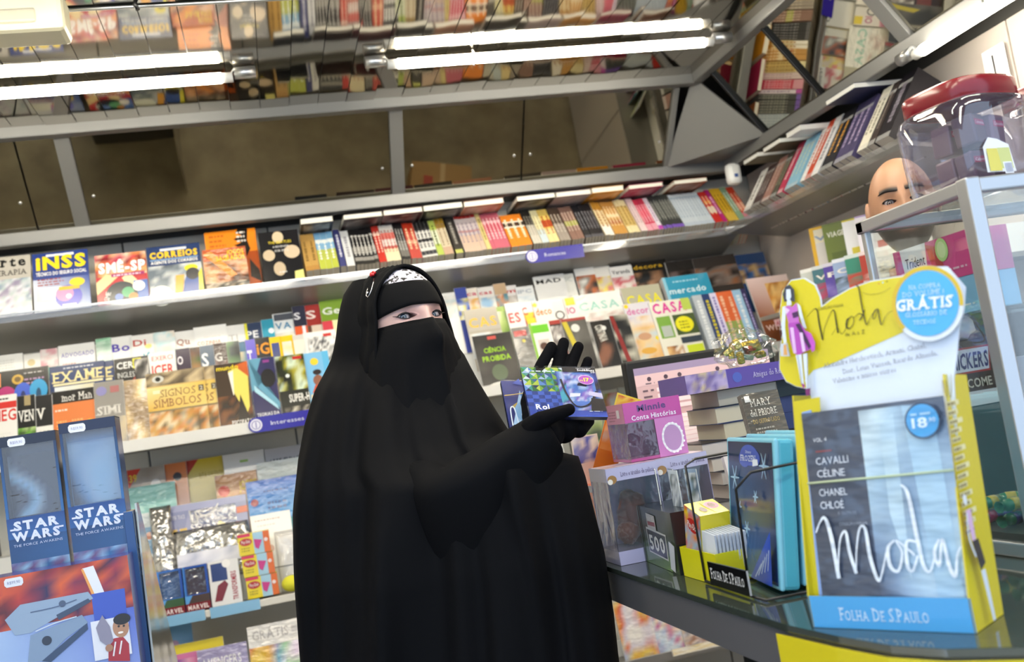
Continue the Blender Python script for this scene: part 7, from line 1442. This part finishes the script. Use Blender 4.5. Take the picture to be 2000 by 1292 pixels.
# hood: from the rim around the face over the back of the head
mb = MB(); G = []
ELS = [-60 + 4 * k for k in range(31)] + [66, 70, 74]
for e in ELS:
    if e < 14: rim = 66
    else: rim = 66 * math.sqrt(max(0, 1 - ((e - 14) / 53.0) ** 2)) if e < 67 else 0
    row_ = []; NS = 72
    for k in range(NS + 1):
        az = rim + (360 - 2 * rim) * k / NS; A, E = math.radians(az), math.radians(e)
        bk = (.105 if math.cos(A) > 0 else .192); fl = max(0, -e) / 60
        p = hc + hw.f * (bk * math.cos(A) * math.cos(E) ** (1 if e > 0 else .3)) + hw.r * ((.086 + .03 * fl) * math.sin(A) * math.cos(E) ** (1 if e > 0 else .3)) + Vector((0, 0, (.117 if e > 0 else .13) * math.sin(E)))
        w_ = .0035 * math.sin(az * .11 + e * .07) * (1 if e < 50 else .3) + .003 * math.sin(az * .27 - e * .05)
        p += (p - hc).normalized() * w_ * (1 if 80 < az < 280 else .3)
        row_.append(p)
    G.append(row_)
top = hc + Vector((0, 0, .1165)) - hw.f * .02
for i in range(len(ELS) - 1):
    for k in range(72): mb.face([G[i][k], G[i][k + 1], G[i + 1][k + 1], G[i + 1][k]], '#0c0c10', True)
for k in range(72): mb.face([G[-1][k], G[-1][k + 1], top], '#0c0c10', True)
hood = mb.build('hood', CLOTH, woman)
from mathutils.bvhtree import BVHTree
hood_bvh = BVHTree.FromPolygons([v.co.copy() for v in hood.data.vertices], [tuple(p.vertices) for p in hood.data.polygons])
rim_pts = []
mb = MB()
for e in [-58 + 4 * k for k in range(19)] + [16, 20, 24, 28, 32, 36, 40, 44, 48, 52, 55, 58, 61, 63, 65, 66.4, 66.9]:
    rim = 66 if e < 14 else 66 * math.sqrt(max(0, 1 - ((e - 14) / 53.0) ** 2)); A, E = math.radians(rim), math.radians(e); fl = max(0, -e) / 60
    rim_pts.append((hw.f * (.105 * math.cos(A) * math.cos(E) ** (1 if e > 0 else .3)), hw.r * ((.086 + .03 * fl) * math.sin(A) * math.cos(E) ** (1 if e > 0 else .3)), Vector((0, 0, (.117 if e > 0 else .13) * math.sin(E)))))
path = [hc + a + b + c for a, b, c in rim_pts] + [hc + a - b + c for a, b, c in reversed(rim_pts)]
mb.tube(path, .0038, 8, '#0c0c10'); mb.build('hood_hem', CLOTH, woman)
def fix_hidden(px, py):
    d = ray(px, py).normalized(); loc, nr_, i, dist = hood_bvh.ray_cast(Vector((0, 0, CAM_Z)), d); return (loc, nr_) if loc is not None else (atY(px, py, 1.9), Vector((0, -1, 0)))
br = empty('brooch', Matrix.Identity(4)); br.parent = woman
REDB = mat('red_enamel', '#b8161c', rough=.2, coat=.5); SILV = mat('silver', '#d8d8dc', rough=.2, metal=1.0)
c0, n0 = fix_hidden(730, 537); 
if n0.dot(Vector((0, -1, 0))) < 0: n0 = -n0
mb = MB()
for k in range(5):
    t = 2 * math.pi * k / 5; x = n0.orthogonal().normalized(); y = n0.cross(x); mb.sphere(c0 + n0 * .004 + (x * math.cos(t) + y * math.sin(t)) * .0042, .0034, (1, 1, 1, 1), 8, 6)
mb.build('brooch_flower', REDB, br)
chain = [(733, 545), (731, 555), (728, 566), (724, 576), (721, 581), (718, 578), (718, 572), (720, 563)]
cp3 = [fix_hidden(*q) for q in chain]; mb = MB(); mb.tube([a + (b if b.y < 0 else -b) * .003 for a, b in cp3], .0009, 6, (1, 1, 1, 1)); mb.build('brooch_chain', SILV, br)
mb = MB(); q = fix_hidden(718, 572)[0]; mb.sphere(q + Vector((0, -.003, 0)), .0028, (1, 1, 1, 1), 8, 6); mb.build('chain_bead', SILV, br)
# ---- robe: rings from the neck to the floor
def interp(tab, z):
    tab = sorted(tab)
    if z <= tab[0][0]: return tab[0][1]
    for (z0, v0), (z1, v1) in zip(tab[:-1], tab[1:]):
        if z <= z1: t = (z - z0) / (z1 - z0); return v0 + (v1 - v0) * t
    return tab[-1][1]
YL = 1.985
LT = [(p.z, p.x) for p in (atY(x, y, YL) for x, y in ((740, 522), (712, 530), (688, 545), (672, 570), (660, 610), (652, 650), (640, 700), (616, 760), (596, 830), (585, 900), (581, 1000), (588, 1100), (597, 1200), (604, 1292)))] + [(.0, -.06)]
rt = [((800, 528), 1.98), ((835, 560), 1.98), ((845, 600), 1.96), ((868, 640), 1.92), ((885, 665), 1.92), ((905, 690), 1.91), ((935, 745), 1.89), ((965, 795), 1.87), ((995, 843), 1.85), ((1030, 868), 1.82), ((1080, 880), 1.78), ((1128, 890), 1.745), ((1142, 930), 1.742), ((1160, 1000), 1.74), ((1180, 1080), 1.74), ((1198, 1200), 1.74), ((1208, 1292), 1.74)]
RT = [(atY(*q, y).z, atY(*q, y).x) for q, y in rt] + [(.0, .53)]; RY_ = [(atY(*q, y).z, y) for q, y in rt] + [(.0, 1.74)]
BT_ = [(1.58, .02), (1.54, .05), (1.47, .06), (1.425, .055), (1.40, .045), (1.36, .06), (1.30, .085), (1.2, .125), (1.0, .165), (.7, .18), (0, .2)]
zs = [1.575, 1.565, 1.55, 1.53, 1.51, 1.49, 1.47, 1.455, 1.44] + [1.425 - .0125 * k for k in range(65)] + [.60, .5, .4, .3, .2, .1, .012]
mb = MB(); G = []; NT = 220
for z in zs:
    xl, xr, yr, b = interp(LT, z), interp(RT, z), interp(RY_, z), interp(BT_, z)
    Lp, Rp = Vector((xl, YL, z)), Vector((xr, yr, z)); c = (Lp + Rp) / 2; av = (Rp - Lp) / 2; nv = Vector((av.y, -av.x, 0)).normalized()   # towards the camera
    amp = min(1, max(0, (1.43 - z) / .35)); row_ = []; sh = max(0, min(1, (z - 1.36) / .06)); c = c - nv * .035 * sh
    for k in range(NT):
        t = 2 * math.pi * k / NT; ct, st_ = math.cos(t), math.sin(t)
        ex = .9
        p = c + av * (math.copysign(abs(ct) ** ex, ct)) + nv * b * math.copysign(abs(st_) ** ex, st_)
        u = ct; fr = st_ > 0
        # soft diagonal folds on the left and body, tight vertical pleats under the forearm
        fd = .016 * math.sin(9 * u + (1.45 - z) * 6.0 + .6) + .011 * math.sin(17 * u + (1.45 - z) * 8 + 1.2) + .005 * math.sin(31 * u + (1.45 - z) * 5)
        pl = max(0, min(1, (u - .25) / .3)) * max(0, min(1, (1.15 - z) / .12))
        fd = fd * (1 - .7 * pl) + pl * (.012 * (abs(math.sin(13 * u + .5 * (1 - z))) - .6) + .005 * math.sin(43 * u))
        p += nv * (fd * amp * abs(st_) ** .6 * (1 if fr else -1))
        row_.append(p)
    G.append(row_)
for i in range(len(zs) - 1):
    for k in range(NT):
        k2 = (k + 1) % NT; mb.face([G[i + 1][k], G[i + 1][k2], G[i][k2], G[i][k]], '#0c0c10', True)
robe = mb.build('robe', CLOTH, woman)
# ---- raised sleeve: lofted over the forearm with drapery
el_ = atY(880, 985, 1.725); wr_ = atY(1066, 848, 1.715)
P0 = atY(800, 920, 1.84)
pth = [P0, atY(835, 962, 1.79), el_, el_.lerp(wr_, .2), el_.lerp(wr_, .4), el_.lerp(wr_, .6), el_.lerp(wr_, .8), wr_, wr_ + (wr_ - el_).normalized() * .012]
rads = [.045, .060, .062, .060, .056, .051, .047, .044, .042]
hang = [.22, .24, .26, .25, .22, .17, .09, .02, .0]
mb = MB(); rings = []; NR = 56
for i, p in enumerate(pth):
    t = (pth[min(i + 1, len(pth) - 1)] - pth[max(i - 1, 0)]).normalized(); up_ = (Vector((0, 0, 1)) - t * t.z).normalized(); sd_ = up_.cross(t); sd_ = sd_ if sd_.y < 0 else -sd_   # towards the camera
    rg_ = []
    for k in range(NR):
        a = 2 * math.pi * k / NR; ca, sa = math.cos(a), math.sin(a)
        q = p + up_ * (ca * rads[i]) + sd_ * (sa * rads[i] * .92)
        if ca < .25:
            d = min(1, (.25 - ca) / 1.25); wv = .010 * math.sin(i * 2.1 + 3 * d) * d
            q += Vector((0, 0, -hang[i] * d ** 1.4)) + Vector((0, .085 * d ** 1.5, 0)) * (hang[i] / .26) - Vector((0, wv, 0))
        q += (q - p).normalized() * (.0035 * math.sin(i * 2.7 + 2 * a))
        rg_.append(q)
    rings.append(rg_)
for i in range(len(rings) - 1):
    for k in range(NR): k2 = (k + 1) % NR; mb.face([rings[i][k], rings[i][k2], rings[i + 1][k2], rings[i + 1][k]], '#0c0c10', True)
mb.face(rings[-1], '#0c0c10'); mb.face(rings[0][::-1], '#0c0c10')
sl = mb.build('sleeve', CLOTH, woman); ss = sl.modifiers.new('sub', 'SUBSURF'); ss.levels = 2; ss.render_levels = 2
# ---- gloved hand
def cap_chain(mb, pts, rad):
    pts = [Vector(p) for p in pts]; mb.tube(pts, rad, 12, '#08080c')
    for p, r_ in zip(pts, rad): mb.sphere(p, r_ * .995, '#08080c', 12, 8)
mb = MB()
wrist = wr_ + Vector((.002, 0, .0)); 
def A_(x, y, Y): return atY(x, y, Y)
cap_chain(mb, [wr_ - (wr_ - el_).normalized() * .03, wr_, A_(1085, 822, 1.738), A_(1092, 800, 1.752)], [.034, .033, .032, .026])
cap_chain(mb, [A_(1060, 838, 1.72), A_(1044, 812, 1.742), A_(1030, 786, 1.756)], [.030, .024, .013])            # index side of the palm
cap_chain(mb, [A_(1100, 838, 1.728), A_(1120, 812, 1.745), A_(1120, 790, 1.758)], [.026, .024, .014])          # little finger side
cap_chain(mb, [A_(1060, 825, 1.74), A_(1062, 800, 1.752), A_(1066, 785, 1.758)], [.026, .022, .014])
cap_chain(mb, [A_(1130, 836, 1.73), A_(1150, 822, 1.742)], [.018, .011])
cap_chain(mb, [A_(1030, 786, 1.756), A_(1040, 752, 1.776), A_(1058, 712, 1.79), A_(1077, 677, 1.80)], [.0135, .0128, .0120, .0106])   # index
cap_chain(mb, [A_(1066, 785, 1.758), A_(1080, 745, 1.782), A_(1092, 706, 1.797), A_(1101, 669, 1.805)], [.0135, .0130, .0124, .0108])  # middle
cap_chain(mb, [A_(1094, 785, 1.758), A_(1106, 746, 1.782), A_(1117, 708, 1.795), A_(1130, 677, 1.80)], [.0132, .0126, .0118, .0104])   # ring
cap_chain(mb, [A_(1120, 790, 1.758), A_(1130, 755, 1.778), A_(1140, 728, 1.79), A_(1148, 705, 1.793)], [.0122, .0114, .0106, .0096])   # little
cap_chain(mb, [A_(1040, 836, 1.70), A_(1058, 820, 1.683), A_(1082, 810, 1.676), A_(1112, 799, 1.678)], [.022, .0165, .0132, .0108])    # thumb
gl = mb.build('glove', GLOVE, woman)
rm = gl.modifiers.new('remesh', 'REMESH'); rm.mode = 'VOXEL'; rm.voxel_size = .0022; rm.use_smooth_shade = True
sm = gl.modifiers.new('smooth', 'SMOOTH'); sm.iterations = 4; sm.factor = .5
# ---- the two discs she holds
def cd(px, label, y0, y1, art, name='disc_case'):
    bl, br_, tl = atY(*px[0], y0), atY(*px[1], y0), atY(*px[2], y1)
    w = (br_ - bl).length; h = (tl - bl).length; M = frame((bl + br_) / 2, br_ - bl, tl - bl)
    o = empty(name, M, label, 'disc case', 'disc cases in the gloved hand')
    mb = MB(); mb.box(-w / 2, 0, -.010, w / 2, h, -.001, '#1a1c3a', cols={'u': '#c8c4b0', 'r': '#8a86c0'}, bev=.0008); mb.build('case', GLOSSP, o)
    P = Print(w, h); P.z = -.0009; art(P); P.put('cover', GLOSSP, o)
    mb = MB(); mb.box(-w / 2 - .0004, -.0004, -.0002, w / 2 + .0004, h + .0004, .0012, (1, 1, 1, 1)); mb.build('film_wrap', FILM2, o, T(0, 0, .002)); return o
FILM2 = clear_mat('tight_film', '#fafafc', rough=.12, gloss=.015, haze=.0, bump=(40, .08, .01, (1, 1, 1)), edge=.25)
def art1(P):
    rr = random.Random(9); P.grad(0, 0, 1, 1, '#2a4ab0', '#3a5ac8', '#1c1a30', '#2a5a9c')
    pal = ['#3f8a3a', '#7ab03a', '#b8d048', '#2a5a9a', '#5a8ad0', '#a8c4e8', '#2c6a3c', '#1e2c5a', '#d8e4f0', '#3a9a8a']
    nx, ny = 6, 4
    for i in range(nx):
        for j in range(ny):
            u0, u1, v0, v1 = .0 + .1 * i, .1 * (i + 1), .5 + .125 * j, .5 + .125 * (j + 1); cu, cv = (u0 + u1) / 2, (v0 + v1) / 2
            for q in (((u0, v0), (u1, v0)), ((u1, v0), (u1, v1)), ((u1, v1), (u0, v1)), ((u0, v1), (u0, v0))): P.z += .000002; P.face([P.p(*q[0]), P.p(*q[1]), P.p(cu, cv)], rr.choice(pal))
    for i in range(7):
        for j in range(4): P.face([P.p(.0 + .08 * i, .2 + .075 * j), P.p(.08 * (i + 1), .2 + .075 * j), P.p(.08 * (i + 1), .275 + .075 * j), P.p(.08 * i, .275 + .075 * j)], '#3a62c8' if (i + j) % 2 else '#22408e')
    P.photo(.45, .12, 1, .92, ['#16162c', '#2a48b0', '#6a9ae0', '#c8d8f0', '#7a4ac0', '#2a2a60', '#4ab0c8'], 11, 14, 14, 2.4)     # blue-lit abstract portrait field
    P.poly([(.52, .5), (.62, .85), (.8, .95), (.95, .8), (.94, .5), (.8, .25), (.62, .22)], '#5a86d8'); P.photo(.56, .3, .9, .86, ['#2a3a90', '#7aa4e8', '#dce8fa', '#8a5ac8', '#3a7ac8', '#b8d0f4'], 4, 10, 10, 3)
    P.poly([(.7, .62), (.82, .6), (.84, .66), (.72, .68)], '#1c1a3a'); P.poly([(.56, .38), (.7, .4), (.72, .46), (.58, .46)], '#f0f4fc'); P.stroke([(.5, .75), (.53, .45), (.62, .2), (.8, .24), (.94, .5)], [.03, .025, .02, .03, .04], '#14142a')
    P.poly([(.82, .42), (1, .36), (1, .46), (.84, .5)], '#d8d4f0'); P.poly([(.8, .1), (1, .1), (1, .34), (.84, .36)], '#15131f'); P.rect(.55, .9, 1, 1, '#15141f')
    P.text('COLEÇÃO FOLHA', .74, .965, .02, '#d8d8e0', .2); P.text('Soul&Blues', .75, .915, .04, '#f0f0f4', .23, off=.02); P.text('20', .92, .87, .04, '#f0f0f4', .06, off=.02)
    P.circ(.83, .72, .105, '#e4c8ec', .085, 24); P.circ(.83, .72, .096, '#9a4aa8', .077, 24); P.text('17', .80, .685, .075, '#d8d03a', .075, off=.03); P.text('R$', .745, .685, .03, '#d8d03a', .04); P.text('90', .885, .72, .03, '#d8d03a', .03)
    P.text('Rol', .08, .1, .1, '#f0f2f8', .17, off=.02); P.lines(.76, .06, .94, 1, .02, '#d0d4e0'); P.lines(.05, .86, .5, 1, .03, '#b8c8d0', .02)
cd([(1037, 812), (1188, 813), (1056, 721)], 'disc case with green and blue triangles and a violet price disc in the gloved hand', 1.70, 1.775, art1)
def art2(P):
    P.grad(0, 0, 1, 1, '#1c3078', '#2a4a98', '#3a4ab0', '#20308a'); rr = random.Random(3)
    for k in range(14):
        u, v = rr.random() * .9, .45 + rr.random() * .5; P.poly([(u, v), (u + .14, v - .04), (u + .1, v + .1)], rr.choice(['#3a5ac8', '#5a8ac0', '#8ab0d8', '#c8b060', '#22388a', '#6a5ab8']))
    P.poly([(.05, .1), (.22, .78), (.4, .1)], '#a8c8e8'); P.poly([(.22, .78), (.24, .1), (.4, .1)], '#6a9ad0'); P.circ(.3, .35, .2, '#8ab4dc', .2); P.stroke([(.04, .08), (.05, .4), (.1, .42), (.12, .1)], .014, '#d0e0f0'); P.text('Kol', .18, .2, .11, '#f0f4fa', .26, off=.02); P.stroke([(.0, .66), (.2, .7), (.45, .76)], .012, '#c8a848')
cd([(997, 841), (1146, 842), (1006, 745)], 'second disc case with blue crystal cover tucked behind the first', 1.745, 1.825, art2)
# ---- man behind the counter
mc = atY(1762, 398, 2.12)
hm = Head((mc.x, 2.12, mc.z - .004), Vector((-mc.x, -2.12, 0)).normalized() + Vector((.05, 0, 0)), .078, .1, .118, .128, 24, True)
def skin_m(a, e, p):
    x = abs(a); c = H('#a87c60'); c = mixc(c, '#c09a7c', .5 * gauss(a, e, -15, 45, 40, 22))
    c = mixc(c, '#7a5444', .6 * gauss(x, e, 22, 2, 13, 5)); c = mixc(c, '#8f5f50', .35 * gauss(x, e, 25, -4, 10, 4))  # lower-lid shading painted into the skin colour
    bw = max(0, min(1, (-e - 17 - .0) / 7)) * max(0, min(1, (84 - x) / 10)); 
    if x > 30: bw = max(bw, max(0, min(1, (-e - 6) / 10)) * max(0, min(1, (x - 48) / 12)) * max(0, min(1, (92 - x) / 10)))
    lip = gauss(a, e, 0, -32, 17, 4.0); ck = gauss(x, e, 30, -14, 14, 8)
    c = mixc(c, '#241a17', .93 * bw * (1 - .85 * lip) * (1 - .6 * ck)); c = mixc(c, '#96605a', .7 * gauss(a, e, 0, -32.4, 14, 3.2))
    if 6 < x < 42: c = mixc(c, '#1c1412', .95 * math.exp(-((e - (14.0 + 2.0 * math.sin((x - 6) / 36 * math.pi))) / 3.2) ** 2))
    return c
mb, low, lowc = hm.mesh(skin_m, 'person', SKIN); n = len(low); prev = low; cs_ = H('#241a17')
for i, (dz, rx, ry, dy) in enumerate(((-.15, .06, .062, .02), (-.185, .06, .062, .025), (-.215, .09, .07, .03), (-.245, .17, .09, .03), (-.29, .215, .105, .03), (-.40, .20, .115, .03), (-.6, .18, .11, .03), (-.8, .18, .11, .03), (-1.2, .13, .1, .03), (-1.58, .1, .1, .03))):
    ring_ = []
    for k in range(n):
        d = low[k] - hm.c; A = math.atan2(d.dot(hm.r), d.dot(hm.f)); ring_.append(hm.c + hm.f * (ry * math.cos(A) - dy) + hm.r * (rx * math.sin(A)) + Vector((0, 0, dz)))
    for k in range(n): k2 = (k + 1) % n; mb.face([ring_[k], ring_[k2], prev[k2], prev[k]], H('#b08870') if i else cs_, True)
    prev = ring_
man = mb.build('person', SKIN, None, None, 'bald bearded person in a dark shirt looking out beside the showcase', 'person')
for sd in (-1, 1):
    eyeball(hm, sd, (0, 0, CAM_Z), man, '#3a2418'); lid_line(hm, sd, man, 'lash_line', '#140e0c', .0016, 0)
    b_ = MB(); b_.tube([hm.pt(sd * (7 + 4.6 * k), 12.2 + 2.2 * math.sin(math.pi * k / 8)) + hm.f * .0005 for k in range(9)], [.002, .0036, .0042, .0044, .0042, .0038, .003, .0022, .001], 6, '#1a1210'); b_.build('eyebrow', PAINT, man)
    mb = MB(); b_ = hm.c + hm.r * (sd * .079) - hm.f * .008   # ear
    mb.sphere((0, 0, 0), .03, '#b58a70', 14, 10, (.32, .62, 1.0)); mb.build('ear', SKIN, man, frame(b_, hm.r * 1.0, -hm.f) @ Matrix.Identity(4) if False else Matrix.Translation(b_ + Vector((0, 0, -.006))) @ Matrix(((hm.r.x, -hm.f.x, 0, 0), (hm.r.y, -hm.f.y, 0, 0), (0, 0, 1, 0), (0, 0, 0, 1))))
mb = MB(); G = []
for (dz, rx, ry, dy) in ((-.20, .075, .072, .028), (-.225, .115, .082, .03), (-.25, .185, .1, .03), (-.30, .232, .118, .03), (-.40, .222, .128, .03), (-.6, .205, .128, .03), (-.85, .205, .128, .03), (-.95, .2, .125, .03)):
    G.append([hm.c + hm.f * (ry * math.cos(2 * math.pi * k / 40) - dy) + hm.r * (rx * math.sin(2 * math.pi * k / 40)) + Vector((0, 0, dz)) for k in range(40)])
for i in range(len(G) - 1):
    for k in range(40): k2 = (k + 1) % 40; mb.face([G[i + 1][k], G[i + 1][k2], G[i][k2], G[i][k]], '#17171a', True)
mb.build('shirt', mat('dark_shirt', '#17171a', .85), man)
# cardboard box and a scatter of cartons on the floor, seen in the mirrored cove
for k, (x, y, s_, lab) in enumerate(((1.15, 3.0, (.36, .3, .26), 'brown cardboard box with red tape marks on the floor, seen in the cove mirror'), (.66, 3.2, (.3, .22, .2), 'smaller plain cardboard box on the floor below the shelves'))):
    o = empty('cardboard_box', T(x, y, 0) @ RZ(12 - 20 * k), lab, 'box'); mb = MB(); mb.box(-s_[0] / 2, -s_[1] / 2, 0, s_[0] / 2, s_[1] / 2, s_[2], '#a5824f'); mb.build('carton', PAINT, o)
    P = Print(s_[0], s_[1]); P.rect(.46, 0, .54, 1, '#c4a880'); P.rect(.2, .3, .34, .5, '#b0483a'); P.rect(.62, .6, .78, .72, '#b0483a'); P.put('tape', PAINT, o, T(0, -s_[1] / 2, s_[2]))
bpy.data.objects.remove(_fo)
